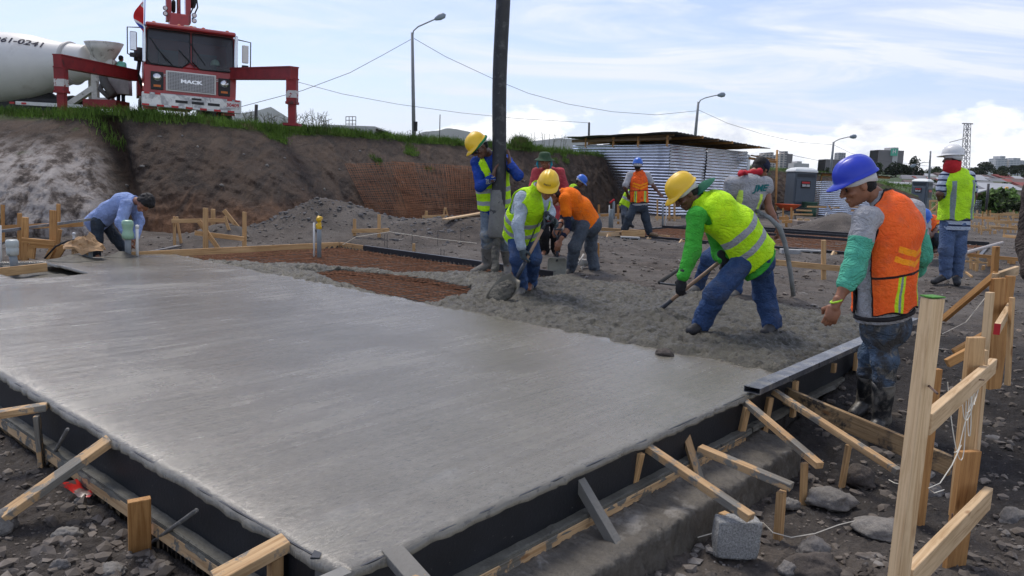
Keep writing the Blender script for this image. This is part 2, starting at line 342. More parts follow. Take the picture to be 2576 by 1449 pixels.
def bank_fx(nt, vec, col):
    A = lambda n: N(nt, 'ShaderNodeAttribute', attribute_name=n).outputs['Fac']
    sv = mapping_(nt, vec, scale=(2.2, .6, .5), rot=(0, rad(28), 0))
    stk = noise_(nt, sv, 1.6, 6, .65, 1.0)
    col = mix_(nt, ramp_(nt, stk, [(.42, .0), (.6, .7)]), col, (.080, .052, .034))
    stn = noise_(nt, vec, 9, 5, .7); col = mix_(nt, ramp_(nt, stn, [(.66, 0), (.72, .7)]), col, (.19, .17, .15))
    col = mix_(nt, A('red'), col, ramp_(nt, stk, [(.35, (.06, .032, .019)), (.65, (.20, .10, .05))]))
    pv = math_(nt, 'ADD', math_(nt, 'MULTIPLY', noise_(nt, mapping_(nt, vec, scale=(3.4, 1.4, .55), rot=(0, rad(16), 0)), 1.5, 5, .6, .15), .62), math_(nt, 'MULTIPLY', noise_(nt, vec, 7, 6, .75), .38))
    pc = ramp_(nt, pv, [(.42, (.055, .043, .036)), (.47, (.15, .125, .108)), (.53, (.29, .262, .24)), (.66, (.38, .35, .325))])
    col = mix_(nt, A('pale'), col, pc)
    col = mix_(nt, A('grn'), col, ramp_(nt, noise_(nt, vec, 5, 4), [(.35, (.03, .045, .015)), (.6, (.07, .11, .025))]))
    return col, stk
BANK = mat('cut_earth_face', (.045, .031, .023), .95, .3, 2.0, 1.0, 22, base2=(.024, .017, .013), fx=bank_fx, bdist=.07, fine=.5)
mb = MB().grid(np.stack([X_, Y_, Z_], -1))
eb = mb.build('earth_bank', BANK, smooth=True, attrs={'pale': pale.ravel(), 'red': redm.ravel(), 'grn': grn.ravel()}); tag(eb, kind='structure')
def bank_edge(u):  # a point on the upper edge
    return np.array([np.interp(u, LU, Tp[:, 0]), np.interp(u, LU, Tp[:, 1]), np.interp(u, LU, Tp[:, 2])])
from mathutils.bvhtree import BVHTree
_EBT = BVHTree.FromPolygons([tuple(v.co) for v in eb.data.vertices], [tuple(p.vertices) for p in eb.data.polygons])
def plat_z(x, y):
    h = _EBT.ray_cast(Vector((x, y, 20)), Vector((0, 0, -1))); return h[0].z if h[0] else 2.35
# ---------------------------------------------------------------- mountains
mp = []
mu = np.linspace(-500, 1700, 260); 
for du in mu:
    e = np.interp(du, [-500, 300, 560, 640, 680, 740, 860, 1000, 1060, 1120, 1180, 1260, 1330, 1450, 1560, 1700], [70, 80, 120, 142, 152, 118, 60, 70, 108, 116, 108, 72, 84, 108, 70, 15])
    e = e + 9*float(fbm([du*.02, 0, 0], 1, 4, 40)); mp.append((du, e))
PM = np.zeros((6, len(mp), 3))
for j, (du, e) in enumerate(mp):
    hu = 444+(du-1288)*math.tan(ROLL); top = At(du, hu-e, 6000.0)
    for i in range(6):
        k = i/5; PM[i, j] = [top[0]*(1-.12*(1-k)), 6000-1000*(1-k), -60+(top[2]+60)*k**1.2+(26*float(fbm([du*.05, i*.7, 1], 1, 3, 41)) if 0 < i < 5 else 0)]
mo = MB().grid(PM).build('mountains', mat('forested_mountain', (.045, .06, .05), .95, .4, .002, .0, 1), smooth=True); tag(mo, kind='structure')
# ---------------------------------------------------------------- slab of wet concrete
def fr_poly(px, z=0.0): return [tuple(toS(P(u, v, z))) for u, v in px]
HOLE = [(9.2, 1.30), (9.2, 2.05), (8.5, 2.05), (7.75, 2.02), (7.27, 2.06), (7.0, 1.85), (7.25, 1.45), (7.9, 1.22)]
HOLE = fr_poly([(-80, 668), (0, 661), (110, 659), (150, 668), (215, 684), (222, 688), (170, 694), (40, 702), (0, 690), (-80, 690)])
def slab_part(name, s0, s1, t0, t1, step, hf, material, maskf=None, skirt=.12, loc=False):
    ss = np.arange(s0, s1+step*.5, step); ts = np.arange(t0, t1+step*.5, step); Sg, Tg = np.meshgrid(ss, ts, indexing='ij')
    ds, dt, z = hf(Sg, Tg); w_ = O2+(Sg+ds)[..., None]*E1+(Tg+dt)[..., None]*E2
    Pg = np.concatenate([w_, z[..., None]], -1); a, b = Sg.shape
    mask = np.ones((a-1, b-1), bool)
    if maskf is not None: mask = maskf((Sg[:-1, :-1]+Sg[1:, 1:])/2, (Tg[:-1, :-1]+Tg[1:, 1:])/2)
    idx = np.arange(a*b).reshape(a, b); q = np.stack([idx[:-1, :-1], idx[1:, :-1], idx[1:, 1:], idx[:-1, 1:]], -1)
    F_ = q[mask].tolist(); V_ = Pg.reshape(-1, 3)
    mk = np.pad(mask, 1); ed = []
    for (da, db, e0, e1) in ((-1, 0, 3, 0), (1, 0, 1, 2), (0, -1, 0, 1), (0, 1, 2, 3)):
        nb = mk[1+da:a+da, 1+db:b+db]; sel = mask & ~nb; ed.append(q[sel][:, [e0, e1]])
    ed = np.concatenate(ed); un, inv_ = np.unique(ed, return_inverse=True); inv_ = inv_.reshape(ed.shape)
    low = V_[un].copy(); low[:, 2] -= skirt; base = len(V_)
    F_ += [(int(e[1]), int(e[0]), int(base+k[0]), int(base+k[1])) for e, k in zip(ed, inv_)]
    mb = MB(); mb.add(np.concatenate([V_, low]), F_)
    o = mb.build(name, material, smooth=True); return o
def hf_s(s, t):
    p = np.stack([s, t, s*0], -1); e = np.minimum(s-0, t-0)
    z = -.001+.0025*fbm(p*[.8, 3, 1], 1.0, 3, 50)+.0016*fbm(p*[6, 1.2, 1], 3, 2, 51)
    lip = np.exp(-np.maximum(np.minimum(s, t), 0)/.04); z = z - lip*(.010+.008*fbm(p, 9, 3, 52)) + .007*np.exp(-((s-.34-.03*np.sin(t*3))/.018)**2)*sst(1.9, .3, t)*(.5+fbm(p, 12, 3, 55))+.006*np.maximum(fbm(p*[1, .5, 1], 16, 3, 56), 0)*sst(.5, .1, s)
    tail = sst(3.55, 3.72, t); z = z + tail*(-.012+.022*np.maximum(fbm(p, 9, 4, 53), -.2))
    out = -.010-.030*np.abs(fbm(p, 12, 4, 54)); ds = np.where(s <= .01, out, 0); dt = np.where(t <= .01, out, 0)
    return ds, dt, z
def slab_fx(nt, vec, col):
    v2 = mapping_(nt, vec, rot=(0, 0, -A2))                       # x along e2
    st = noise_(nt, mapping_(nt, v2, scale=(.35, 7.0, 1)), 2.2, 7, .70, .6)
    stf = noise_(nt, mapping_(nt, v2, scale=(7, 26, 1)), 3.2, 6, .74, .5)
    blot = noise_(nt, vec, .9, 4, .6, .5)
    col = mix_(nt, ramp_(nt, st, [(.38, 0), (.60, .5)]), col, (.215, .195, .155))
    col = mix_(nt, ramp_(nt, blot, [(.42, 0), (.66, .45)]), col, (.138, .124, .092))
    col = mix_(nt, ramp_(nt, noise_(nt, mapping_(nt, v2, scale=(1, 2.2, 1)), 26, 3, .7), [(.57, 0), (.64, .6)]), col, (.075, .068, .058))
    h = math_(nt, 'ADD', math_(nt, 'MULTIPLY', st, 1.6), math_(nt, 'MULTIPLY', stf, 1.3))
    return col, h
SLABM = mat('wet_trowelled_concrete', (.168, .154, .120), .42, .08, 1.2, .42, 60, spec=.85, fx=slab_fx, bdist=.009, fine=.18, rvar=.0)
_n = SLABM.node_tree; _b = _n.nodes['Principled BSDF']
_v = N(_n, 'ShaderNodeNewGeometry').outputs['Position']
_r = math_(_n, 'ADD', noise_(_n, mapping_(_n, _v, scale=(1, 1, 1)), .8, 5, .6, .5), math_(_n, 'MULTIPLY', noise_(_n, mapping_(_n, mapping_(_n, _v, rot=(0, 0, -A2)), scale=(.5, 6, 1)), 1.5, 5, .6, .6), .55))
_n.links.new(ramp_(_n, _r, [(.60, .10), (.80, .22), (1.0, .40)]), _b.inputs['Roughness'])
o = slab_part('smooth_slab', 0, 8.85, 0, 3.74, .03, hf_s, SLABM, maskf=lambda s, t: ~inpoly(s, t, HOLE), skirt=.03)
tag(o, 'freshly levelled wet grey concrete slab with a glossy smooth surface', 'concrete slab')
# rough, newly poured concrete
MESH_A = fr_poly([(380, 650), (500, 630), (867, 610), (1205, 655), (1260, 668), (1255, 694), (1190, 698), (1080, 692), (1000, 688), (900, 678), (760, 670), (690, 668), (600, 664), (520, 660), (440, 657)], -.05)
MESH_B = fr_poly([(770, 688), (850, 681), (950, 688), (1100, 706), (1190, 724), (1165, 744), (1090, 768), (1010, 757), (920, 736), (830, 708)], -.05)
def rmask(s, t):
    p = np.stack([s, t, s*0], -1); a = s+.10*fbm(p, 2.5, 3, 60); b = t+.09*fbm(p, 2.5, 3, 61)
    return ~(inpoly(a, b, MESH_A) | inpoly(a, b, MESH_B)) & ~((t > 6.1) & (s > 4.2)) & (b < np.where(s > 4.2, 6.5, 6.86))
def blur(a, k):
    for _ in range(3):
        for ax in (0, 1): a = (a+np.roll(a, k, ax)+np.roll(a, -k, ax))/3
    return a
MND = [(P(1640, 800), .55, .075), (P(1250, 720), .7, .06), (P(1255, 705), .28, .05), (P(1090, 735), .5, .04), (P(1400, 760), .6, .03), (P(1750, 840), .6, .02), (P(1180, 690), .5, .04), (P(720, 682), 1.1, .02)]
def hf_r(s, t):
    p = np.stack([s, t, s*0], -1); k = blur(rmask(s, t).astype(float), 3)
    lum = fbm(p, 3.2, 3, 62)*.04+.034*fbm(p+.05*vn(p*9, 3)[..., None], 12, 3, 63, .6, True)+.013*fbm(p, 26, 3, 64, .65, True)
    z = -.012+lum*sst(3.6, 3.78, t)
    w_ = O2+s[..., None]*E1+t[..., None]*E2
    for (c, r0, h0) in MND: z = z + h0*np.exp(-((w_[..., 0]-c[0])**2+(w_[..., 1]-c[1])**2)/r0**2*2)
    z = z - .03*sst(6.55, 6.85, t)
    z = z*k + (1-k)*-.12
    return 0*s, 0*s, z
ROUGH = mat('rough_wet_concrete', (.074, .069, .051), .52, .35, 6, .8, 55, spec=.4, spots=[((.105, .10, .08), 2.2, .62, .12), ((.035, .032, .026), 9, .54, .08)], bdist=.02, fine=.45, rvar=.15)
rc = slab_part('rough_concrete', .02, 8.83, 3.66, 6.98, .0165, hf_r, ROUGH, maskf=rmask, skirt=.05)
tag(rc, 'lumpy freshly poured concrete spread behind the smooth slab', 'concrete')
# ================================================================ FORMWORK AROUND THE SLAB
zup = np.array([0, 0, 1.]); e1 = np.array([E1[0], E1[1], 0]); e2 = np.array([E2[0], E2[1], 0])
def slab_beam(mb, a, b, w, h, mi=0):          # a, b = (s, t, z) centre line ends
    return mb.beam(S(*a), S(*b), w, h, mi=mi)
def ragged_ledge(name, a, b, out, w, hh, parent, material, seed):
    """a caked ledge from a to b, w wide towards out"""
    a, b = np.array(a, float), np.array(b, float); L = np.linalg.norm(b-a); n = max(8, int(L/.025)); k = 7
    ii, jj = np.meshgrid(np.arange(n+1), np.arange(k+1), indexing='ij'); t = ii/n; x = jj/k
    q = a+(b-a)*t[..., None]; q = q+np.asarray(out)*(w*x)[..., None]
    z = hh*fbm(q, 9, 3, seed)+hh*.6*fbm(q, 30, 2, seed+1); edge = (x > .99)
    q[..., 2] += z-.03*edge; q += np.asarray(out)*(.012*fbm(q, 14, 2, seed+3)*edge)[..., None]
    return MB().grid(q).build(name, material, parent, smooth=True)
def channel(name_label, side, r0, r1, strip=True, zt=-.010):
    """side 'A': along s at t=0, outside -t; side 'B': along t at s=0, outside -s"""
    f = (lambda r, o, z: S(r, -o, z)) if side == 'A' else (lambda r, o, z: S(-o, r, z))
    out = -e2 if side == 'A' else -e1
    r = empty('steel_form', f((r0+r1)/2, .02, -.2))
    mb = MB(); mb.beam(f(r0, .006, zt-.098), f(r1, .006, zt-.098), .008, .196)
    mb.build('web', STEEL, r)
    mb = MB(); mb.beam(f(r0, .034, zt-.200), f(r1, .034, zt-.200), .056, .007); mb.beam(f(r0, .060, zt-.212), f(r1, .060, zt-.212), .006, .022); mb.build('flange', FLANGE, r)
    ragged_ledge('caked_concrete', f(r0, .012, zt-.194), f(r1, .012, zt-.194), out, .054, .006, r, FLANGE, 70)
    tag(r, name_label, 'steel form'); return r
channel('black steel side form under the left edge of the wet slab', 'A', .17, 8.8)
channel('black splashed steel side form under the right edge of the smooth slab, near corner', 'B', -1.0, 2.98)
channel('dark steel side form beside the rough concrete, behind the standing man in boots', 'B', 3.0, 6.66)
# far form, dark steel seen from inside, and the timber edge board
r = empty('steel_form', S(4.2, 6.65, -.1)); tag(r, 'black steel form along the far edge of the slab beside the rusty mesh', 'steel form')
MB().beam(S(4.3, 6.64, -.05), S(8.25, 6.64, -.05), .008, .16).build('web', STEEL, r)
MB().beam(S(4.3, 6.665, .034), S(8.25, 6.665, .034), .055, .008).build('flange', mat('worn_steel_lip', (.06, .062, .068), .4, .3, 9, .1, 40, metal=.4), r)
o = MB().beam(S(8.885, 3.15, -.035), S(8.885, 6.62, -.035), .03, .15).beam(S(8.2, 6.66, -.03), S(8.9, 6.66, -.03), .03, .13).build('edge_board', PINE); tag(o, 'long pine edge board along the far left side of the slab, meeting the black form', 'board')
def board(label, p0, p1, w, h, m=PINE, name='board', cat='board', up=(0, 0, 1), group=None, bev=.002, j=.0015):
    o = MB().beam(p0, p1, w, h, up=up, j=j).build(name, m, bevel=bev); tag(o, label, cat, group); return o
mat('drip_lumber', (.52, .36, .2), .8, .15, 2, .5, 50, coord='loc', base2=(.44, .28, .14), fx=wood_fx, spots=[((.16, .155, .135), 11, .53, .05)], bdist=.006)
# timber strips under the flanges
board('long thin timber strip under the caked flange on the left side of the slab', S(.6, -.055, -.255), S(8.8, -.055, -.255), .02, .06, MATS['drip_lumber'], 'timber_strip')
board('splashed timber strip under the flange below the right slab edge', S(-.055, -1.0, -.245), S(-.055, 2.9, -.245), .02, .050, MATS['drip_lumber'], 'timber_strip')
# corner: the left form stops short
o = MB().beam(S(.165, .012, -.2), S(.165, .012, -.01), .03, .07).build('corner_post', STEEL); tag(o, 'black upright steel end at the near corner of the slab', 'steel end')
board('dirty timber piece closing the near corner of the slab under its lip', S(.0, -.005, -.11), S(.15, -.005, -.11), .02, .17, SPLAT2, 'corner_board')
o = MB().beam(S(-.02, -1.0, -.006), S(-.02, -.01, -.006), .05, .03).build('steel_tube', mat('caked_tube', (.20, .195, .175), .5, .15, 7, .5, 60, rvar=.1, bdist=.006)); tag(o, 'concrete smeared steel edge rail running out past the near corner of the slab', 'steel rail')
# rectangular tube lying on the right edge
tb = MB()
q0, q1 = S(-.035, 3.0, .026), S(-.035, 6.72, .03)
for (dw, dh, w_, h_) in ((0, .017, .105, .004), (0, -.017, .105, .004), (.0505, 0, .004, .03), (-.0505, 0, .004, .03)):
    off = e1*dw+zup*dh; tb.beam(q0+off, q1+off, w_, h_)
o = tb.build('steel_tube', TUBEM); tag(o, 'long flat rectangular steel tube lying along the right slab edge with an open end', 'steel tube')
# footing block under the right edge
ft = np.zeros((420, 16, 3)); 
for i in range(420):
    t = -1.2+4.35*i/419
    prof_ = [(-.0, -.272), (-.06, -.272), (-.10, -.275), (-.14, -.278), (-.19, -.28), (-.24, -.283), (-.275, -.286), (-.292, -.29), (-.300, -.303), (-.302, -.33), (-.304, -.36), (-.306, -.39), (-.31, -.42), (-.315, -.45), (-.32, -.5), (-.32, -.58)]
    for j, (s_, z_) in enumerate(prof_): ft[i, j] = S(s_, t, z_)
ft += (.014*fbm(ft, 4, 3, 81)+.020*fbm(ft, 22, 4, 82, .6, True))[..., None]*np.array([E1[0]*-1, E1[1]*-1, 1.0])
fm = MB().grid(ft)
endp = ft[-1]; fm.add(np.concatenate([endp, [S(0, 3.15, -.56)]]), [tuple(range(17))])
CONC = mat('poured_footing', (.105, .094, .077), .65, .2, 5, .8, 45, spots=[((.24, .225, .20), 3.3, .58, .1), ((.07, .065, .055), 6, .62, .1)], bdist=.012, fine=.25, rvar=.15)
o = fm.build('concrete_footing', CONC, smooth=True); tag(o, 'splashed concrete footing ledge below the right slab form', 'footing')
# ---------------------------------------------------------------- braces of the right side
def brace(label, a, b, w=.045, h=.035, m=SPLAT, stakes=(), up=(0, 0, 1), group='braces nailed to the slab forms'):
    """a, b: (u, v, z) ends of the plank; stakes: (u_top, v_top, u_bot, v_bot, z_top, width, depth)"""
    p0, p1 = P(*a), P(*b); r = empty('formwork_brace', p1); tag(r, label, 'brace', group)
    MB().beam(p0, p1, w, h, up=up, j=.002).build('plank', m, r, bevel=.002)
    for (ut, vt, ub, vb, zt, sw, sdp, sm) in stakes:
        top = P(ut, vt, zt); bot = At(ub, vb, top[1]); bot = bot+(bot-top)*.35
        dv = nrm(np.array([p1[0]-p0[0], p1[1]-p0[1], 0])) if up[2] else e1
        MB().beam(bot, top, sw, sdp, up=dv, j=.002).build('stake', sm, r, bevel=.002)
    return r
brace('caked plank brace lowest in the picture, right of the near slab corner', (985, 1388, -.02), (1085, 1500, -.02), .075, .035, SPLAT2, [(968, 1405, 985, 1500, -.05, .05, .03, SPLAT)])
brace('concrete coated plank sloping down from the right edge into a blob of concrete', (1438, 1180, -.03), (1578, 1420, -.36), .05, .045, SPLAT2)
brace('long half coated brace reaching the rough square block', (1592, 1100, -.03), (1890, 1302, -.20), .05, .035, SPLAT, [(1612, 1140, 1585, 1255, -.06, .04, .03, PINE), (1822, 1290, 1818, 1330, -.25, .05, .03, PINE)])
brace('steep narrow coated plank crossing behind the level brace', (1712, 1055, -.03), (1790, 1300, -.42), .045, .03, SPLAT)
brace('level brace over the footing with a stake under its far end', (1760, 1128, -.10), (1992, 1225, -.16), .05, .035, SPLAT, [(1966, 1236, 1960, 1325, -.20, .045, .035, PINE)])
brace('brace with a splintered end just left of the steel tube end', (1862, 1000, -.03), (2062, 1172, -.18), .045, .035, SPLAT, [(1880, 1025, 1858, 1118, -.06, .04, .03, PINE), (2023, 1165, 2020, 1255, -.22, .035, .025, PINE)])
brace('long slim brace running from the steel tube end towards the tall post', (1948, 985, -.04), (2262, 1188, -.22), .045, .035, SPLAT, [(1938, 1000, 1922, 1085, -.07, .04, .03, PINE), (2135, 1118, 2118, 1222, -.2, .035, .025, PINE)])
board('wide dirty board set on edge behind the long slim brace', P(1975, 995, -.12), P(2392, 1172, -.22), .03, .115, mat('dirty_board', (.36, .25, .13), .8, .2, 2, .5, 40, coord='loc', base2=(.24, .16, .08), fx=wood_fx, spots=[((.05, .043, .035), 5, .50, .08)], bdist=.005))
for k, (u, v, vb, w, lab) in enumerate([(1962, 955, 1040, .05, 'short stake under the open end of the steel tube'), (2028, 905, 928, .04, 'small stub of wood under the middle of the steel tube'), (2098, 880, 922, .09, 'square board end against the form, left of the standing man'), (2268, 790, 826, .12, 'wide board end against the form, right of the standing man'), (2302, 778, 812, .07, 'narrow board end behind the green topped post')]):
    top = S(-.075, toS(P(u, v, -.03))[1], -.02); Y = top[1]; bot = At(u, vb, Y)
    board(lab, np.array([top[0], top[1], bot[2]-.02]), top, .03, w, PINE, 'stake', 'stake', up=e2, group='stakes against the right form')
# braces of the left side
brace('caked brace at the left picture edge with a doubled stake', (118, 1022, -.02), (-60, 1052, -.06), .075, .035, SPLAT, [(92, 1045, 103, 1160, -.05, .06, .025, SPLAT)])
brace('long caked brace in the middle of the left side, its foot on a pale rock', (278, 1108, -.02), (8, 1300, -.28), .085, .035, SPLAT)
brace('short caked brace beside the near slab corner', (722, 1362, -.02), (540, 1462, -.10), .085, .035, SPLAT, [(692, 1390, 692, 1470, -.05, .06, .04, PINE)])
o = MB().beam(P(352, 1400, -.37), At(350, 1256, P(352, 1400, -.33)[1]), .026, .085, up=-e1*.3+e2).build('stake', PINE2, bevel=.002); tag(o, 'clean flat orange stake standing alone in the mud left of the slab', 'stake')
def bar(label, a, b, r=.009, m=DARKBAR, name='steel_pin', cat='steel pin', group='steel pins along the left form'):
    o = MB().tube([a, (a+b)/2, b], r, 8).build(name, m, smooth=True); tag(o, label, cat, group); return o
PINM = mat('caked_pin', (.13, .125, .115), .75, .25, 20, .6, 120, spots=[((.26, .25, .23), 20, .55, .1)])
for (u0, v0, u1, v1, lab) in ((57, 1000, -10, 1090, 'steel pin at the left picture edge behind the caked brace'), (170, 1080, 122, 1166, 'dark steel pin between the two left braces'), (362, 1168, 272, 1268, 'steel pin leaning on the left form above the orange stake'), (494, 1284, 386, 1362, 'pale ended steel pin nearest the slab corner')):
    zz = [z for z in np.linspace(-.30, -.02, 120) if toS(P(u0, v0, z))[1] < -.075]; tp = P(u0, v0, zz[-1] if zz else -.2); bt = P(u1, v1, -.33); bar(lab, tp, bt+(bt-tp)*.2, .009, PINM)
# blob of concrete and clods
def rock(name, c, sz, seed, material, rough=.25, sub=3, flat=1.0, parent=None, cubic=0.0):
    import bmesh
    bm = bmesh.new(); bmesh.ops.create_icosphere(bm, subdivisions=sub, radius=1)
    v = np.array([q.co[:] for q in bm.verts]); f = [tuple(w.index for w in q.verts) for q in bm.faces]; bm.free()
    if cubic: m_ = np.abs(v).max(1, keepdims=True); v = v*(1-cubic)+v/m_*cubic*.85
    d = 1+rough*fbm(v+seed*3.7, 1.3, 2, seed)+rough*.55*fbm(v+seed, 3.2, 4, seed+1, .6, True)
    v = v*d[:, None]*np.array(sz); v[:, 2] = np.where(v[:, 2] < 0, v[:, 2]*flat, v[:, 2])
    return MB().add(v+np.asarray(c), f).build(name, material, parent, smooth=True)
ROCKM = mat('grey_volcanic_rock', (.155, .145, .135), .9, .3, 6, .9, 40, spots=[((.07, .06, .055), 7, .55, .1)], bdist=.01, fine=.3)
ROCKP = mat('pale_concrete_lump', (.19, .178, .16), .9, .2, 7, .9, 40, spots=[((.13, .12, .11), 9, .55, .1)], bdist=.01, fine=.3)
CLOD = mat('dark_clod', (.085, .072, .062), .95, .3, 7, .9, 40, bdist=.012, fine=.3)
def bigrock(label, u, v, wpx, hpx, zg, material, seed, cat='rock', group='rocks lying in the dirt', flat=.6, name='rock', dp=1.0, cubic=0.0, sub=3):
    b = P(u, v, zg); k = np.linalg.norm(b-C_)/F_PX; sx = wpx*k/2*.86; sz = hpx*k*.5
    o = rock(name, b+np.array([0, sx*.2, sz*.15]), (sx, sx*.8*dp, sz), seed, material, .42, sub+1, flat, cubic=cubic); tag(o, label, cat, group); return o
bigrock('wet blob of concrete at the foot of the coated plank', 1592, 1440, 75, 70, -.44, SLABM, 3, 'concrete blob', None, name='concrete_blob')
bigrock('brown earth clod sitting on the smooth concrete near the right edge', 1672, 893, 52, 22, 0, CLOD, 5, 'clod', None, name='clod', dp=1.1)
for i, (lab, u, v, w, h, m_) in enumerate([('round rough brown rock below the level brace', 2055, 1405, 86, 62, ROCKM), ('long dark rock at the bottom edge right of the square block', 2048, 1440, 120, 58, CLOD), ('large flat broken grey slab of rubble in the dirt', 2090, 1268, 115, 50, ROCKP), ('small pale lump beside the stake of the level brace', 1990, 1275, 45, 30, ROCKP), ('dark round clod right of the slim brace stake', 2165, 1215, 72, 55, CLOD), ('long grey half buried stone near the foot of the tall post', 2215, 1340, 120, 42, ROCKP), ('rounded stone between the posts, half in shade', 2345, 1255, 60, 50, ROCKM), ('pale stone left of the wide lower post', 2330, 1210, 40, 42, ROCKP), ('round grey stone behind the wide lower post', 2490, 1010, 56, 46, ROCKM), ('grey stone at the right picture edge', 2560, 1330, 70, 60, ROCKM), ('small smooth stone below the round brown rock', 1985, 1440, 50, 34, ROCKM), ('pale rock under the foot of the long left brace', 5, 1330, 60, 60, ROCKP), ('rounded pale stone near the orange stake', 472, 1388, 42, 32, ROCKP), ('pale flat stone at the bottom left', 165, 1350, 62, 30, ROCKP), ('small stone left of the orange stake', 205, 1268, 38, 26, ROCKP), ('pale flat stone at the bottom edge, left', 275, 1444, 60, 30, ROCKP), ('stone beside the pale pile at the left edge', 148, 1435, 40, 34, ROCKM), ('flat grey slab fragment behind the green vest worker', 2020, 750, 42, 22, ROCKP), ('grey stone beside the wood strip foot', 2380, 760, 30, 26, ROCKM), ('brown round stone at right edge beside pipe', 2560, 850, 36, 26, mat('tan_stone', (.22, .17, .13), .8, .2, 6, .4, 40))]):
    bigrock(lab, u, v, w, h, (-.33 if u < 800 else -.43 if v > 880 else -.05) if u < 2300 or v > 880 else -.1, m_, 10+i)
# gravel and rubble: nobody could count it
def gravel(name, n, area, smin, smax, material, seed, z_of=None, label=None):
    import bmesh
    R_ = np.random.RandomState(seed); bm = bmesh.new(); bmesh.ops.create_icosphere(bm, subdivisions=1, radius=1)
    bv = np.array([q.co[:] for q in bm.verts]); bf = np.array([[w.index for w in q.verts] for q in bm.faces]); bm.free()
    pts = area(R_, n); n = len(pts); z = ground_z(pts[:, 0], pts[:, 1]) if z_of is None else z_of(pts)
    sz = smin*(smax/smin)**(R_.rand(n)**2.2); V_ = np.repeat(bv[None], n, 0)*(1+.34*R_.randn(n, len(bv), 1)*.8)
    a = R_.rand(n)*6.28; ca, sa = np.cos(a), np.sin(a); V_ = V_*np.stack([1+.4*R_.rand(n), .75+.3*R_.rand(n), .5+.3*R_.rand(n)], -1)[:, None]
    x = V_[..., 0]*ca[:, None]-V_[..., 1]*sa[:, None]; y = V_[..., 0]*sa[:, None]+V_[..., 1]*ca[:, None]; V_ = np.stack([x, y, V_[..., 2]], -1)*sz[:, None, None]
    V_ += np.stack([pts[:, 0], pts[:, 1], z+sz*.15], -1)[:, None]
    F_ = (bf[None]+np.arange(n)[:, None, None]*len(bv)).reshape(-1, 3)
    mb = MB(); mb.add(V_.reshape(-1, 3), F_.tolist()); o = mb.build(name, material, smooth=False); tag(o, label, 'gravel', kind='stuff'); return o
def area_near(R_, n):
    r = .95*(26/.95)**R_.rand(n*3); a = (R_.rand(n*3)*2-1)*rad(42); p = np.stack([r*np.sin(a), r*np.cos(a)], -1); s, t = toS(p)
    ok = ~((s > -.10) & (s < 8.95) & (t > -.10) & (t < 6.7)); cl = fbm(np.stack([p[:, 0], p[:, 1], p[:, 0]*0], -1), .9, 3, 90); ok &= (R_.rand(n*3) < .35+.9*cl+.25)
    return p[ok][:n]
GRAV = mat('loose_stones', (.148, .128, .108), .92, .45, 3.5, .5, 60, base2=(.060, .049, .040), spots=[((.27, .255, .235), 2.6, .58, .1)], bdist=.005)
gravel('gravel', 30000, area_near, .005, .038, GRAV, 3, label='loose stones and dirt clods scattered over the dark soil')
def area_pile(R_, n):
    k = R_.randint(0, 5, n); c = np.array([H_MOUNDS[i][0][:2] for i in range(5)])[k]; rr = np.array([H_MOUNDS[i][1] for i in range(5)])[k]; return c+R_.randn(n, 2)*rr[:, None]*[.75, .5]
gravel('gravel', 1500, area_pile, .010, .05, mat('pile_stones', (.13, .125, .122), .95, .3, 3, .4, 50), 4, label='stones on the long grey gravel heap')
# the square rough block
bb = P(1855, 1415, -.44); kk = np.linalg.norm(bb-C_)/F_PX
o = rock('concrete_block', bb+np.array([.0, .05, .10]), (.112, .06, .105), 31, mat('rough_pumice_block', (.36, .36, .345), .95, .1, 8, 1.0, 110, fine=.55, bdist=.012), .07, 5, 1, cubic=.9); tag(o, 'pale square rough concrete block standing on edge in the dirt', 'block')
o.rotation_euler = (0, 0, 0)
# red wrapper
R_ = np.random.RandomState(8); c0 = P(215, 1248, -.31); wg = np.zeros((9, 5, 3))
for i in range(9):
    for j in range(5): wg[i, j] = c0+np.array([(i-4)*.024, (j-2)*.022+.02*math.sin(i), .03+.02*R_.rand()+(.03 if i in (0, 1, 7, 8) else 0)])
wg[..., 2] -= .012
def wrap_fx(nt, vec, col): return mix_(nt, ramp_(nt, noise_(nt, vec, 14, 3), [(.46, 0), (.5, 1)]), (.50, .02, .015), (.10, .06, .055)), None
o = MB().grid(wg).build('plastic_wrapper', mat('red_plastic', (.5, .02, .015), .3, .1, 5, 0, fx=wrap_fx), smooth=True); tag(o, 'crumpled torn red plastic wrapper lying on the mud', 'wrapper')
# ---------------------------------------------------------------- rusty mesh in the slab and in the second slab
def rebar_mesh(label, rects, z0, sp, r, seed, frame=S):
    mb = MB(); R_ = np.random.RandomState(seed)
    for (s0, s1, t0, t1) in rects:
        for dirn, (a0, a1, b0, b1) in enumerate(((s0, s1, t0, t1), (t0, t1, s0, s1))):
            for k in range(int((b1-b0)/sp)+1):
                b = b0+k*sp+R_.uniform(-.02, .02); n = max(2, int((a1-a0)/.5)); pts = []
                for i in range(n+1):
                    a = a0+(a1-a0)*i/n; bb_ = b+R_.uniform(-.012, .012); z = z0+dirn*2*r+R_.uniform(-.008, .012)
                    pts.append(frame(a, bb_, z) if dirn == 0 else frame(bb_, a, z))
                mb.tube(pts, r, 4, caps=False)
    o = mb.build('rebar_mesh', RUST); tag(o, label, 'rebar mesh'); return o
rebar_mesh('rusty reinforcing mesh not yet covered with concrete at the back of the slab', [(.3, 8.8, 3.9, 6.6), (2.6, 8.8, 3.95, 6.6)], -.055, .125, .0038, 5)
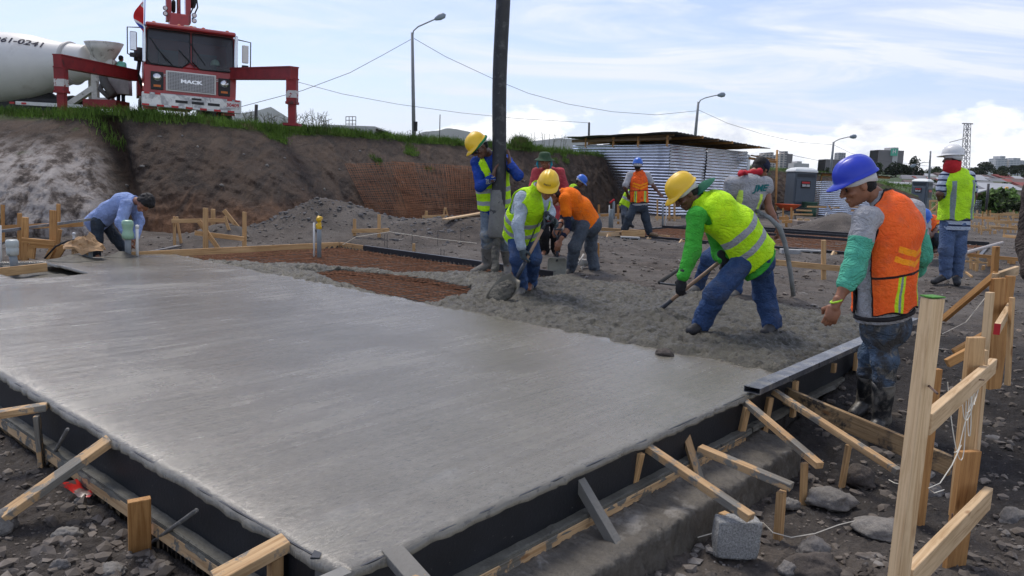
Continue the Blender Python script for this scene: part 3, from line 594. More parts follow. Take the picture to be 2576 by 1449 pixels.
sub = MB().grid(np.array([[S(s, t, -.115+.012*float(fbm([s, t, 0], 3, 2, 9))) for t in np.linspace(3.7, 6.62, 30)] for s in np.linspace(0, 8.86, 60)])).build('subgrade', mat('rust_stained_subgrade', (.048, .038, .031), .95, .35, 5, .8, 30, bdist=.01), smooth=True); tag(sub, kind='structure')
# second slab bed, with its own frame
a2 = nrm(S2_L-S2_R)*np.array([1, 1, 0]); b2 = np.array([-a2[1], a2[0], 0]); b2 = b2*(1 if b2[1] > 0 else -1); L2 = np.linalg.norm(S2_L-S2_R)
def S2(s, t, z=0.0): q = S2_R+a2*s+b2*t; return np.array([q[0], q[1], z])
g2 = MB().grid(np.array([[S2(s, t, .0+.012*float(fbm([s, t, 5], 3, 2, 9))) for t in np.linspace(.03, 6.1, 40)] for s in np.linspace(0.03, L2-.03, 70)])).build('subgrade', MATS['rust_stained_subgrade'], smooth=True); tag(g2, kind='structure')
rebar_mesh('rusty reinforcing mesh laid inside the second form bed behind the workers', [(.1, L2-.1, .1, 6.0)], .035, .15, .005, 6, S2)
def form2(label, a, b, h=.2, zt=.07, w=.03):
    o = MB().beam(a*[1, 1, 0]+zup*(zt-h/2), b*[1, 1, 0]+zup*(zt-h/2), w, h).beam(a*[1, 1, 0]+zup*(zt+.004), b*[1, 1, 0]+zup*(zt+.004), w+.03, .008, mi=1).build('steel_form', [STEEL, MATS['worn_steel_lip']]); tag(o, label, 'steel form'); return o
form2('black steel front form of the second bed, left length', S2(L2*.52, 0), S2(L2, 0)); form2('black steel front form of the second bed, right length', S2(0, 0), S2(L2*.515, 0))
form2('dark steel far form of the second bed', S2(0, 6.1), S2(L2, 6.1), .12, .12); form2('black steel left end form of the second bed', S2(L2, .03), S2(L2, 6.1))
form2('dark steel form on the right end of the second bed', S2(0, .03), S2(0, 6.1), .16, .06)
for (a, b, lab) in ((S2(.3, 3.0, .12), S2(L2-.2, 3.1, .12), 'long black steel beam lying across the second bed'), (S2(.8, 4.6, .12), S2(L2-.5, 4.5, .12), 'second black beam across the bed, farther back')):
    o = MB().beam(a, b, .05, .06).build('steel_beam', STEEL); tag(o, lab, 'steel beam', 'steel beams across the second bed')
o = MB().tube([At(2425, 637, 11.4), At(2521, 610, 15.5)], .03, 8).build('steel_tube', mat('pale_tube', (.4, .36, .33), .6, .2, 8, .2, 40)); tag(o, 'pale round tube on the right side of the second bed', 'tube')
rng = np.random.RandomState(3)
for (u, vt, vb, du, lab) in ((1534, 590, 611, -10, 'short brace left of the hollow block'), (1634, 598, 619, -10, 'short brace right of the hollow block'), (1718, 604, 624, -16, 'short brace behind the green vest worker'), (1953, 620, 645, 8, 'short brace left of the two hollow blocks'), (2100, 634, 658, -14, 'short brace beside the standing man elbow')):
    Y = P(u, vt, .06)[1]-.06; r = empty('form_stake', At(u, vb, Y)); tag(r, lab, 'brace', 'short braces of the second bed')
    MB().beam(At(u, vb+2, Y), At(u, vt, Y), .07, .05, up=(0, 1, 0)).build('stake', PINE, r); MB().beam(At(u+du, vb+2, Y-.3), At(u-2, vt+2, Y-.03), .09, .035, up=(0, 1, .3)).build('strut', PALE, r)
# ================================================================ SMOOTH-UNION FIGURES
def vnf(p, seed=0): return vn(p, seed)
class Field:
    def __init__(s, h, k=.025): s.h = h; s.k = k; s.pr = []
    def _add(s, f, pts, r): pts = np.array(pts); s.pr.append((f, pts.min(0)-r, pts.max(0)+r)); return s
    def cap(s, a, b, ra, rb, fold=0.0, freq=55.0, seed=0, right=None, fl=1.0, both=True):
        a, b = np.asarray(a, float), np.asarray(b, float); ab = b-a; L2_ = ab@ab+1e-9; L_ = math.sqrt(L2_)
        if right is not None: rt = np.asarray(right, float); rt = nrm(rt-ab*(rt@ab)/L2_)
        def f(p):
            q = p-a; t = np.clip(q@ab/L2_, 0, 1); d = q-t[..., None]*ab
            r = ra+(rb-ra)*t
            if right is not None:
                x = d@rt; dd = np.sqrt(np.maximum((d*d).sum(-1)-x*x, 0)+(x/fl)**2)
            else: dd = np.sqrt((d*d).sum(-1))
            if fold:
                w = .35+.65*(np.exp(-((1-t)/.22)**2)+(np.exp(-(t/.25)**2) if both else 0))
                ph = t*L_*freq+2.6*vn(p*9, seed)+1.2*vn(p*[4, 4, 4], seed+3)
                r = r+fold*w*(np.sin(ph)*.8+.2)
            return dd-r
        return s._add(f, [a, b], max(ra, rb)*max(1, fl)+.03+fold)
    def ell(s, c, R, rr):
        c = np.asarray(c, float); R = np.asarray(R, float); rr = np.asarray(rr, float)
        def f(p):
            q = ((p-c)@R.T)/rr; n = np.sqrt((q*q).sum(-1)); g = np.sqrt(((q/rr)**2).sum(-1))+1e-6
            return n*(n-1)/g
        return s._add(f, [c], rr.max()+.03)
    def sweep(s, pts, rx, ry, rights):
        pts = [np.asarray(p, float) for p in pts]
        for i in range(len(pts)-1):
            a, b = pts[i], pts[i+1]; ab = b-a; L2_ = ab@ab; ax = nrm(ab)
            r0 = nrm(rights[i]-ax*(rights[i]@ax)); r1 = nrm(rights[i+1]-ax*(rights[i+1]@ax))
            def f(p, a=a, ab=ab, L2_=L2_, ax=ax, r0=r0, r1=r1, i=i):
                q = p-a; t = np.clip(q@ab/L2_, 0, 1); d = q-t[..., None]*ab; rt = r0+(r1-r0)*t[..., None]; rt = rt/np.linalg.norm(rt, axis=-1, keepdims=True)
                x = (d*rt).sum(-1); al = d@ax; y = np.sqrt(np.maximum((d*d).sum(-1)-x*x-al*al, 0))
                a_ = rx[i]+(rx[i+1]-rx[i])*t; b_ = ry[i]+(ry[i+1]-ry[i])*t; m_ = np.minimum(a_, b_)
                n = ((np.abs(x)/a_)**2.4+(np.abs(y)/b_)**2.4+(np.abs(al)/m_)**2.4)**(1/2.4)
                return (n-1)*m_
            s._add(f, [a, b], max(max(rx), max(ry))+.03)
        return s
    def mesh(s, mods=(), lo=None, hi=None, attr=None):
        h = s.h; LO = np.min([q[1] for q in s.pr], 0) if lo is None else lo; HI = np.max([q[2] for q in s.pr], 0) if hi is None else hi
        n = np.ceil((HI-LO)/h).astype(int)+2; D = np.full(n, 1.0); g = [LO[i]+h*np.arange(n[i]) for i in range(3)]
        for f, a, b in s.pr:
            i0 = np.clip(((a-LO)/h).astype(int), 0, n-1); i1 = np.clip(((b-LO)/h).astype(int)+2, 1, n)
            if (i1 <= i0).any(): continue
            sl = tuple(slice(i0[i], i1[i]) for i in range(3))
            pp = np.stack(np.meshgrid(*[g[i][sl[i]] for i in range(3)], indexing='ij'), -1)
            d = f(pp); c = D[sl]; k = s.k; hh = np.clip(.5+.5*(c-d)/k, 0, 1); D[sl] = c+(d-c)*hh-k*hh*(1-hh)
        if mods:
            m_ = np.abs(D) < 5*h+.05; idx = np.nonzero(m_); pp = np.stack([g[i][idx[i]] for i in range(3)], -1); d = D[idx]
            for md in mods: d = md(pp, d)
            D[idx] = d
        sg = D < 0; cs = np.zeros(tuple(n-1), int)
        cor = [(i, j, k) for i in (0, 1) for j in (0, 1) for k in (0, 1)]
        N0, N1, N2 = n-1
        for (i, j, k) in cor: cs += sg[i:i+N0, j:j+N1, k:k+N2]
        act = (cs > 0) & (cs < 8); ai = np.stack(np.nonzero(act), -1); vid = -np.ones(tuple(n-1), int); vid[act] = np.arange(len(ai))
        acc = np.zeros((len(ai), 3)); cnt = np.zeros(len(ai))
        for c0 in cor:
            for ax in range(3):
                if c0[ax]: continue
                c1 = list(c0); c1[ax] = 1
                v0 = D[tuple((ai+c0).T)]; v1 = D[tuple((ai+c1).T)]; m_ = (v0 < 0) != (v1 < 0)
                t = np.where(m_, v0/np.where(m_, v0-v1, 1), 0); p_ = np.array(c0, float)+np.zeros((len(ai), 3)); p_[:, ax] += t
                acc += p_*m_[:, None]; cnt += m_
        V = LO+h*(ai+acc/np.maximum(cnt, 1)[:, None]); F = []
        for ax in range(3):
            a1, a2_ = (ax+1) % 3, (ax+2) % 3; s0 = [slice(1, -1)]*3; s0[ax] = slice(0, -1); s1 = list(s0); s1[ax] = slice(1, None)
            A_, B_ = sg[tuple(s0)], sg[tuple(s1)]; ch = np.stack(np.nonzero(A_ != B_), -1)
            if not len(ch): continue
            fl = A_[tuple(ch.T)]; base = ch+1; base[:, ax] -= 1
            def cell(d1, d2):
                q = base.copy(); q[:, a1] -= d1; q[:, a2_] -= d2; return vid[tuple(q.T)]
            q = np.stack([cell(1, 1), cell(0, 1), cell(0, 0), cell(1, 0)], -1); q[~fl] = q[~fl][:, ::-1]; F.append(q)
        F = np.concatenate(F) if F else np.zeros((0, 4), int); F = F[(F >= 0).all(1)]
        return V, F
def box3(fwd, up):
    """rows: right, forward, up"""
    f = nrm(fwd); u = np.asarray(up, float); u = nrm(u-f*(u@f)); return np.array([np.cross(f, u), f, u])
def hand_prims(F, wr, d, nml, side, curl, sc=1.0, fat=0.0):
    d = nrm(d); nml = np.asarray(nml, float); nml = nrm(nml-d*(nml@d)); ac = np.cross(d, nml)*side     # ac points to the thumb side
    wr = np.asarray(wr, float); s_ = sc
    F.cap(wr-d*.03*s_, wr+d*.02*s_, .026*s_+fat, .025*s_+fat)
    F.ell(wr+d*.055*s_, np.array([ac, d, nml]), ((.042*s_+fat), (.052*s_+fat), (.018*s_+fat)))
    for k, (o, L_, r) in enumerate(((.030, .068, .0098), (.010, .078, .0100), (-.011, .072, .0096), (-.030, .056, .0088))):
        p = wr+d*(.095-.006*abs(k-1.2))*s_+ac*o*s_; a = curl*.25; r = r*s_+fat*.6
        for j, fr_ in enumerate((.45, .32, .26)):
            a += curl*(.34 if j else .12)+.06*k*curl*.3; dd = d*math.cos(a)+nml*math.sin(a); q = p+dd*L_*fr_*s_
            F.cap(p, q, r*(1-.07*j), r*(.93-.07*j)); p = q
    p = wr+d*.028*s_+ac*.030*s_+nml*.006*s_; t1 = nrm(d*.65+ac*.62+nml*(.25+.35*curl)); q = p+t1*.042*s_; F.cap(p, q, .0145*s_+fat*.6, .012*s_+fat*.6)
    t2 = nrm(d*.85+ac*(.35-.4*curl)+nml*(.15+.45*curl)); F.cap(q, q+t2*.034*s_, .0115*s_+fat*.6, .0098*s_+fat*.6)
HVF = {}
def crease(fx0):
    def fx(nt, vec, col):
        h0 = None
        if fx0: col, h0 = fx0(nt, vec, col)
        a = noise_(nt, mapping_(nt, vec, scale=(1, 1, 1.5)), 7, 3, .5, 1.4); r = math_(nt, 'ABSOLUTE', math_(nt, 'SUBTRACT', a, .5)); c = ramp_(nt, r, [(0, 0), (.06, .75), (.2, 1)])
        b = math_(nt, 'ABSOLUTE', math_(nt, 'SUBTRACT', noise_(nt, vec, 19, 2, .5, 1.0), .5)); h = math_(nt, 'ADD', math_(nt, 'MULTIPLY', c, 1.3), math_(nt, 'MULTIPLY', ramp_(nt, b, [(0, 0), (.08, .8), (.2, 1)]), .45))
        g = noise_(nt, vec, 5, 5, .7); col = mix_(nt, ramp_(nt, g, [(.52, 0), (.75, .4)]), col, (.10, .095, .08))
        s = noise_(nt, vec, 70, 2, .6); col = mix_(nt, math_(nt, 'MULTIPLY', ramp_(nt, s, [(.70, 0), (.74, .6)]), ramp_(nt, g, [(.45, 0), (.6, 1)])), col, (.22, .21, .19))
        return col, h
    return fx
def cloth_mat(name, base, wr=.5, rough=.9, fx=None, var=.12, base2=None, sheen=.0, spots=None, bs=26, fine=.12):
    fx = crease(fx); wr = wr*.85
    return mat(name, base, rough, var, 7, wr, bs, coord='pos', base2=base2, fx=fx, spots=spots, bdist=.016, spec=.2, sheen=sheen, fine=fine)
def band_(nt, x, lo, hi, soft=.003):
    a = math_(nt, 'MULTIPLY_ADD', math_(nt, 'SUBTRACT', x, lo), 1/soft, .5, clamp=True); b = math_(nt, 'MULTIPLY_ADD', math_(nt, 'SUBTRACT', hi, x), 1/soft, .5, clamp=True)
    return math_(nt, 'MULTIPLY', a, b)
def vest_fx(rules, edge=None):
    """rules: (axis expression list of (axis, lo, hi), colour)"""
    def fx(nt, vec, col):
        at = N(nt, 'ShaderNodeAttribute', attribute_name='loc').outputs['Vector']; sp = N(nt, 'ShaderNodeSeparateXYZ'); nt.links.new(at, sp.inputs[0])
        wob = math_(nt, 'MULTIPLY', math_(nt, 'SUBTRACT', noise_(nt, vec, 9, 2), .5), .022)
        for conds, c in rules:
            m_ = None
            for (ax, lo, hi) in conds:
                x = {'x': sp.outputs[0], 'y': sp.outputs[1], 'z': sp.outputs[2]}.get(ax)
                if ax == 'ax': x = math_(nt, 'ABSOLUTE', sp.outputs[0])
                if ax == 'v': x = math_(nt, 'ADD', math_(nt, 'MULTIPLY', math_(nt, 'ABSOLUTE', sp.outputs[0]), -.35), sp.outputs[2])
                if ax in 'xzv' or ax == 'ax': x = math_(nt, 'ADD', x, wob)
                b = band_(nt, x, lo, hi); m_ = b if m_ is None else math_(nt, 'MULTIPLY', m_, b)
            col = mix_(nt, m_, col, c)
        if edge:
            e = N(nt, 'ShaderNodeAttribute', attribute_name='edge').outputs['Fac']; col = mix_(nt, band_(nt, e, -1, edge[0]), col, edge[1])
        return col, None
    return fx
SILVER = (.33, .345, .36); LIME = (.42, .72, .012); HIV = (.56, .93, .014); HIV2 = (.40, .76, .010)
HV = cloth_mat('yellow_green_vest', HIV, .55, .75, base2=HIV2, fx=vest_fx([([('z', .075, .125)], SILVER), ([('z', .215, .268)], SILVER)]), bs=22)
HVK = cloth_mat('lime_mesh_vest', (.50, .85, .02), .45, .75, base2=(.38, .68, .02), fx=vest_fx([([('ax', .10, .15), ('z', -.3, .52)], (.22, .27, .27))]), bs=22)
HVS = cloth_mat('small_lime_vest', (.45, .72, .02), .4, .75, base2=(.33, .56, .02), fx=vest_fx([([('z', .10, .16)], SILVER), ([('z', .27, .33)], SILVER)]))
GRV = cloth_mat('green_vest', (.05, .42, .09), .4, .75, fx=vest_fx([([('z', .2, .26)], (.5, .6, .5)), ([('ax', .07, .12)], (.5, .6, .5))]))
ORV = cloth_mat('orange_mesh_vest', (1.0, .15, .022), .35, .65, base2=(.86, .105, .016), fx=vest_fx([([('v', .385, .42), ('ax', 0, .155)], (1.0, .34, .01)), ([('v', .325, .36), ('ax', 0, .165)], (1.0, .34, .01)),
    ([('ax', .075, .130), ('z', .045, .285)], (.55, .75, .02)), ([('ax', .094, .111), ('z', .045, .285)], (.24, .26, .27)), ([('z', .285, .300)], (.015, .008, .01)), ([('z', .025, .040)], (.015, .008, .01))], edge=(.012, (.012, .008, .01))), bs=20, var=.06)
def denim(name, c, c2, spots=None): return cloth_mat(name, c, .6, .92, base2=c2, spots=spots, bs=30, fine=.2)
JBLUE = denim('blue_denim', (.048, .09, .20), (.026, .052, .125)); JGREY = denim('faded_grey_denim', (.10, .12, .15), (.05, .062, .08)); JDARK = denim('dark_slate_denim', (.045, .06, .08), (.028, .038, .052))
JSPL = denim('splashed_denim', (.11, .155, .22), (.04, .065, .10), [((.26, .245, .21), 9, .54, .06), ((.055, .052, .048), 4, .50, .12)]); JLT = denim('light_blue_denim', (.11, .16, .28), (.065, .10, .18)); JPALE = denim('pale_worn_denim', (.20, .24, .28), (.10, .13, .17), [((.28, .27, .24), 7, .52, .12)])
SKIN = mat('brown_skin', (.26, .115, .062), .5, .15, 9, .25, 60, coord='pos', spec=.4, base2=(.20, .085, .046), bdist=.003)
SKIND = mat('dark_skin', (.115, .054, .034), .5, .15, 9, .25, 60, spec=.4, bdist=.003)
HAIR = mat('black_hair', (.008, .007, .007), .7, .4, 30, .9, 130, bdist=.01)
RUBBER = mat('muddy_rubber_boot', (.016, .017, .018), .45, .4, 9, .4, 40, spec=.5, spots=[((.16, .145, .12), 7, .49, .10)], bdist=.008)
RUBBERD = mat('concrete_caked_boot', (.14, .132, .118), .8, .3, 8, .8, 50, spots=[((.04, .04, .04), 8, .60, .08)], bdist=.01)
SHOE = mat('black_shoe', (.02, .02, .022), .6, .3, 10, .3, 60, spots=[((.14, .13, .12), 14, .62, .05)])
BROWNSHOE = mat('tan_boot', (.19, .13, .075), .8, .2, 10, .3, 60)
GLOVE = mat('grey_work_glove', (.05, .07, .078), .85, .3, 20, .6, 90, spots=[((.13, .14, .14), 14, .58, .08)]); GLOVEB = mat('black_glove', (.014, .014, .017), .8, .3, 20, .6, 90, spots=[((.3, .3, .3), 40, .68, .02)])
def plastic(name, c, dirt=(.2, .17, .1)): return mat(name, c, .38, .06, 4, .06, 30, coord='pos', spec=.5, spots=[(tuple(a*.75 for a in c), 5, .60, .15), (dirt, 55, .72, .02)], rvar=.1)
HY = plastic('yellow_helmet_shell', (.80, .50, .02)); HB = plastic('blue_helmet_shell', (.012, .035, .42), (.02, .04, .3)); HW = plastic('white_helmet_shell', (.66, .66, .64)); HB2 = plastic('light_blue_helmet_shell', (.02, .12, .52)); HG = plastic('pale_green_helmet_shell', (.35, .6, .45)); HOY = plastic('orange_helmet_shell', (.8, .35, .02))
WEBB = mat('helmet_harness', (.58, .58, .57), .6, .1, 10, .1, 40)
def garment(name, F, material, parent, mods=(), attr=None, label=None, disp=.0, smooth=True):
    md = list(mods)
    V, Fa = F.mesh(md)
    if not len(V): return None
    mb = MB(); A = {}; loc = V
    if attr: loc, A = attr(V)
    mb.add(V, Fa.tolist(), 0, loc); o = mb.build(name, material, parent, smooth=True, attrs=A)
    if label: o['label'] = label
    return o
def helmet(parent, hc, fwd, up, material, sc=1.0, label=None, harness=True, name='hard_hat', lines=True):
    R = box3(fwd, up); rt, fw, u = R; c = np.asarray(hc, float)+u*.020*sc; rows = 14; n = 48; V = []; 
    for i in range(rows+1):
        th = (math.pi/2)*(i/rows)                                       # 0 = rim, top = 90 deg
        for k in range(n):
            ph = 2*math.pi*k/n; x, y = math.cos(ph), math.sin(ph)
            rr = math.cos(th)**.82; bump = .006*math.exp(-(x*rr*.12/.016)**2)*min(1, th*2)*(1 if lines else 0)+.003*(math.exp(-((abs(x*rr)*.12-.045)/.010)**2))*min(1, th*2)
            V.append(c+(rt*x*rr*(.121+bump)+fw*y*rr*(.146+bump)+u*(math.sin(th)*(.133+bump*1.3)))*sc)
    F_ = [(i*n+k, i*n+(k+1) % n, (i+1)*n+(k+1) % n, (i+1)*n+k) for i in range(rows) for k in range(n)]
    b0 = len(V)
    for j, (ex, dz) in enumerate(((.006, -.006), (1.0, -.014), (1.0, -.020), (.4, -.016), (-.02, -.006))):
        for k in range(n):
            ph = 2*math.pi*k/n; x, y = math.cos(ph), math.sin(ph); vis = .010+.050*sst(.25, 1.0, y)
            e = vis*ex if ex > 0 and ex != .006 else ex
            V.append(c+(rt*x*(.121+e)+fw*y*(.146+e)+u*(dz-.012*sst(.2, 1, y)*(1 if ex == 1.0 else 0)))*sc)
    F_ += [(b0+k, b0+(k+1) % n, (k+1) % n, k) for k in range(n)]
    F_ += [(b0+j*n+n+k, b0+j*n+n+(k+1) % n, b0+j*n+(k+1) % n, b0+j*n+k) for j in range(4) for k in range(n)]
    o = MB().add(V, F_).build(name, material, parent, smooth=True)
    if label: o['label'] = label
    if harness:
        V = []
        for (z, ex) in ((-.006, .006), (-.056, .0), (-.056, -.008), (-.006, -.004)):
            for k in range(n):
                ph = 2*math.pi*k/n; x, y = math.cos(ph), math.sin(ph); dip = -.030*sst(.2, 1, -y)+.016*sst(.3, 1, y)
                V.append(c+(rt*x*(.100+ex)+fw*(y*(.122+ex)-.004)+u*((z if z > -.03 else z+dip)))*sc)
        F_ = [(j*n+k, j*n+(k+1) % n, ((j+1) % 4)*n+(k+1) % n, ((j+1) % 4)*n+k) for j in range(4) for k in range(n)]
        MB().add(V, F_).build('harness', WEBB, o, smooth=True)
    return o
def head_prims(F, hc, R, sc, fine=True):
    rt, fw, u = R; hc = np.asarray(hc, float); g = lambda x, y, z: hc+(rt*x+fw*y+u*z)*sc
    F.ell(g(0, -.008, .035), R, np.array([.074, .094, .082])*sc); F.ell(g(0, .012, -.02), R, np.array([.064, .080, .085])*sc)
    F.ell(g(0, .045, -.075), R, np.array([.043, .045, .036])*sc); F.ell(g(0, .078, -.093), R, np.array([.019, .016, .016])*sc)
    F.cap(g(0, .090, .018), g(0, .112, -.022), .009*sc, .0135*sc); F.cap(g(-.016, .098, -.026), g(.016, .098, -.026), .009*sc, .009*sc)
    F.cap(g(-.038, .083, .030), g(.038, .083, .030), .012*sc, .012*sc); F.ell(g(0, .091, -.055), R, np.array([.024, .011, .006])*sc); F.ell(g(0, .090, -.066), R, np.array([.020, .010, .006])*sc)
    for s_ in (-1, 1):
        F.ell(g(s_*.074, -.006, -.004), R, np.array([.010, .019, .031])*sc); F.ell(g(s_*.045, .067, -.022), R, np.array([.022, .022, .020])*sc)
def person(label, J, sc=1.0, h=.009, face=(0, -1, 0), hup=(0, 0, 1), skin=None, hat=None, shirt=None, sleeve=1.0, sleeve2=None, vest=None, trousers=None, boots=None, boot_top=0.0, gloves=None, hair=HAIR, cat='person', hands=None, fat=1.0, baggy=1.0, vcut=None, hem=None, vhem=-.06, hc_up=0.0, extra=None, loose=1.0, vgap=.012, hairsc=1.0, oside=False, gl=None, facing=None, depth=1.0, shortface=False):
    """J: joints as (u, v, Y); hi/kn/an/to, sh/el/wr with suffix l and r are the figure's own left and right"""
    skin = skin or SKIN; q = {k: (At(*v) if len(v) == 3 else np.array(v[0:3])) for k, v in J.items()}
    pel = (q['hil']+q['hir'])/2; shm = (q['shl']+q['shr'])/2
    nck = q['nck']; hd = q['hed']; root = empty('person', [pel[0], pel[1], min(q['anl'][2], q['anr'][2])-.08*sc]); tag(root, label, cat)
    rp = nrm(q['hir']-q['hil']); rc_ = nrm(q['shr']-q['shl']); ax = nrm(nck-pel)
    fr_ = nrm(np.cross(ax, rc_)); fr_ = -fr_ if False else fr_               # forward
    fwd = nrm(np.cross(ax, nrm(rp+rc_))); fwd = fwd                          # up x right = forward? right-handed: right x forward = up -> forward = up x right
    wst = q.get('wst', pel*.55+shm*.45-ax*0.0); chs = q.get('chs', pel*.22+shm*.78)
    S_ = sc; W_ = fat
    st_p = [pel-ax*.03*S_, wst, chs, shm+ax*.01*S_]; rts = [rp, nrm(rp+rc_), rc_, rc_]
    RX = np.array([.150, .138, .160, .125])*S_*W_; RY = np.array([.108, .102, .118, .072])*S_*W_*depth
    legs = []; 
    def arms(F, r0, r1, r2, frac, fold=0.0, sides='lr', seed=1, up_r=0.0):
        for s_ in sides:
            a, b, c = q['sh'+s_], q['el'+s_], q['wr'+s_]; Ls = np.linalg.norm(b-a)+np.linalg.norm(c-b); L1 = np.linalg.norm(b-a)/Ls
            F.cap(a, a+(b-a)*min(1, frac/L1), r0, r1 if frac >= L1 else r0+(r1-r0)*frac/L1, fold, 60, seed)
            if frac > L1: f2 = (frac-L1)/(1-L1); F.cap(b, b+(c-b)*f2, r1, r1+(r2-r1)*f2, fold, 60, seed+5)
    # body
    B = Field(h, .022*S_)
    B.sweep(st_p, RX-.012*S_, RY-.012*S_, rts); arms(B, .047*S_, .037*S_, .026*S_, 1.0)
    for s_ in 'lr':
        B.cap(q['el'+s_], q['el'+s_]*.55+q['wr'+s_]*.45, .037*S_, .040*S_)
        B.cap(q['hi'+s_], q['kn'+s_], .078*S_, .054*S_); B.cap(q['kn'+s_], q['an'+s_], .052*S_, .036*S_); B.cap(q['kn'+s_]*.75+q['an'+s_]*.25, q['kn'+s_]*.5+q['an'+s_]*.5, .054*S_, .05*S_)
        B.cap(q['an'+s_], q['to'+s_], .036*S_, .028*S_)
    B.cap(nck-ax*.02*S_, nck*.3+hd*.7, .056*S_, .052*S_)
    Rh = box3(face, hup)
    V, Fa = B.mesh(); mb = MB(); mb.add(V, Fa.tolist())
    Hf = Field(min(h, .0055 if h < .011 else h*.8), .012*S_); head_prims(Hf, hd, Rh, S_); Hf.cap(nck*.5+hd*.5, hd-Rh[2]*.05*S_, .050*S_, .05*S_)
    V, Fa = Hf.mesh(); mb.add(V, Fa.tolist())
    hands = hands or {}
    GL = None
    for s_ in 'lr':
        hn = hands.get(s_)
        d = (hn[0] if hn else q['wr'+s_]-q['el'+s_]); nm = (hn[1] if hn else nrm(np.cross(d, (1, .2, 0)))); cu = hn[2] if hn else .6
        if isinstance(d, tuple) and len(d) == 2: d = None
        sd = 1 if s_ == 'r' else -1
        Hh = Field(.0045 if h < .011 else h*.7, .008); hand_prims(Hh, q['wr'+s_], d, nm, sd, cu, S_, .0); V, Fa = Hh.mesh(); mb.add(V, Fa.tolist())
        if gloves:
            Gh = Field(.005 if h < .011 else h*.7, .008); hand_prims(Gh, q['wr'+s_], d, nm, sd, cu, S_, .0035); dn = nrm(d); Gh.cap(q['wr'+s_]-dn*.05*S_, q['wr'+s_], .034*S_, .029*S_); garment('glove', Gh, gloves, root)
    mb.build('body', skin, root, smooth=True)
    if h < .011 and not shortface:
        for s_ in (-1, 1):
            e = MB().lathe(hd+(Rh[0]*s_*.031+Rh[1]*.083+Rh[2]*.004)*S_, [(.0001, -.006), (.009, -.004), (.012, 0), (.009, .005), (.0001, .007)], 10, ax=Rh[1], xdir=Rh[0]).build('eye', mat('dark_eye', (.02, .012, .01), .2, .0, 1, 0), root, smooth=True)
    if hair:
        hs_ = (.925 if hat else hairsc); Hr = Field(max(.007, h*.8), .01); g = lambda x, y, z: hd+(Rh[0]*x+Rh[1]*y+Rh[2]*z)*S_
        Hr.ell(g(0, -.012, .040), Rh, np.array([.083, .100, .088])*S_*hs_); Hr.ell(g(0, -.040, -.01), Rh, np.array([.073, .062, .075])*S_*hs_)
        def cut(p, d):
            l = (p-hd)@Rh.T/S_; pl = (l[:, 1]*.9-l[:, 2]*.75-.020+np.where(np.abs(l[:, 0]) > .055, .012, 0)); return np.maximum(d+(.004*vn(p*70, 4) if hs_ < 1.05 else .014*vn(p*42, 4)), pl*S_-(.0 if hs_ < 1.05 else .012*vn(p*38, 5)))
        garment('hair', Hr, hair, root, [cut])
    # trousers
    fo = .010 if h < .02 else .004
    if trousers:
        T = Field(h, .03*S_); r1, r2, r3 = .084*S_*min(baggy, 1.1), .074*S_*baggy, .064*S_*baggy
        T.sweep([pel-ax*.06*S_, pel+ax*.10*S_], [RX[0]+.012, RX[0]+.0], [RY[0]+.016, RY[0]+.0], [rp, rp])
        for s_ in 'lr':
            T.cap(q['hi'+s_], q['kn'+s_], r1, r2, fo*.45, 38, 11); end = q['an'+s_] if not boot_top else q['kn'+s_]+(q['an'+s_]-q['kn'+s_])*(1-boot_top)
            T.cap(q['kn'+s_], end+(q['kn'+s_]-end)*.02, r2, r3, fo*.85, 55, 12)
        T.ell(pel-fwd*.055*S_-ax*.04*S_, box3(fwd, ax), np.array([RX[0]*.98, .085*S_, .12*S_]))
        def hemcut(p, d):
            o = d
            for s_ in 'lr':
                e = q['an'+s_]; a = nrm(e-q['kn'+s_]); near = np.linalg.norm(p-e, axis=1) < .2*S_; o = np.where(near, np.maximum(o, (p-e)@a-.045*S_), o)
            return o+.004*vn(p*22, 6)
        garment('trousers', T, trousers, root, [hemcut])
    if boots:
        for s_ in 'lr':
            Bt = Field(h, .02); a, k_, t = q['an'+s_], q['kn'+s_], q['to'+s_]; top = a+(k_-a)*(boot_top if boot_top else .12)
            Bt.cap(a, top, .052*S_, (.070 if boot_top else .05)*S_*baggy**.5, .004 if boot_top else 0, 70, 8); Bt.cap(a-(t-a)*.12+[0, 0, -.02*S_], t, .046*S_, .040*S_, right=nrm(np.cross(t-a, (0, 0, 1))), fl=1.1)
            zt = top; axx = nrm(top-a)
            garment('boot', Bt, boots, root, [lambda p, d, zt=zt, axx=axx: np.maximum(d, (p-zt)@axx)])
    # shirt
    Rb = np.array([nrm(rp+rc_), fwd, ax])
    def toloc(V): return (V-pel)@Rb.T
    if shirt:
        T = Field(h, .028*S_); lo_ = -.10 if hem is None else hem
        T.sweep([pel+ax*lo_*S_, wst, chs, shm+ax*.01*S_], RX+np.array([.024, .024, .018, .006])*S_*loose, RY+np.array([.026, .024, .018, .006])*S_*loose, rts)
        main = T; slv = sleeve2
        arms(T, .064*S_*loose, .052*S_*loose, .040*S_*loose, sleeve, fo*.55, seed=20); T.cap(q['shl'], q['shr'], .062*S_, .062*S_)
        T.cap(shm, nck+ax*.0, .075*S_, .060*S_)
        def wr_(p, d):
            l = toloc(p); w = fbm(p*[1, 1, .8], 8.5, 3, 30, .5, True)*.008*(1 if h < .02 else .4)
            d = d-w; d = np.maximum(d, (lo_*S_-l[:, 2])*(1)); hn_ = np.linalg.norm(p-nck-ax*.055*S_, axis=1)-.052*S_; return np.maximum(d, -hn_)
        o = garment('shirt', T, shirt, root, [wr_], attr=lambda V: (toloc(V), {'arm': np.minimum(np.linalg.norm(V-q['ell'], axis=1), np.linalg.norm(V-q['elr'], axis=1))}))
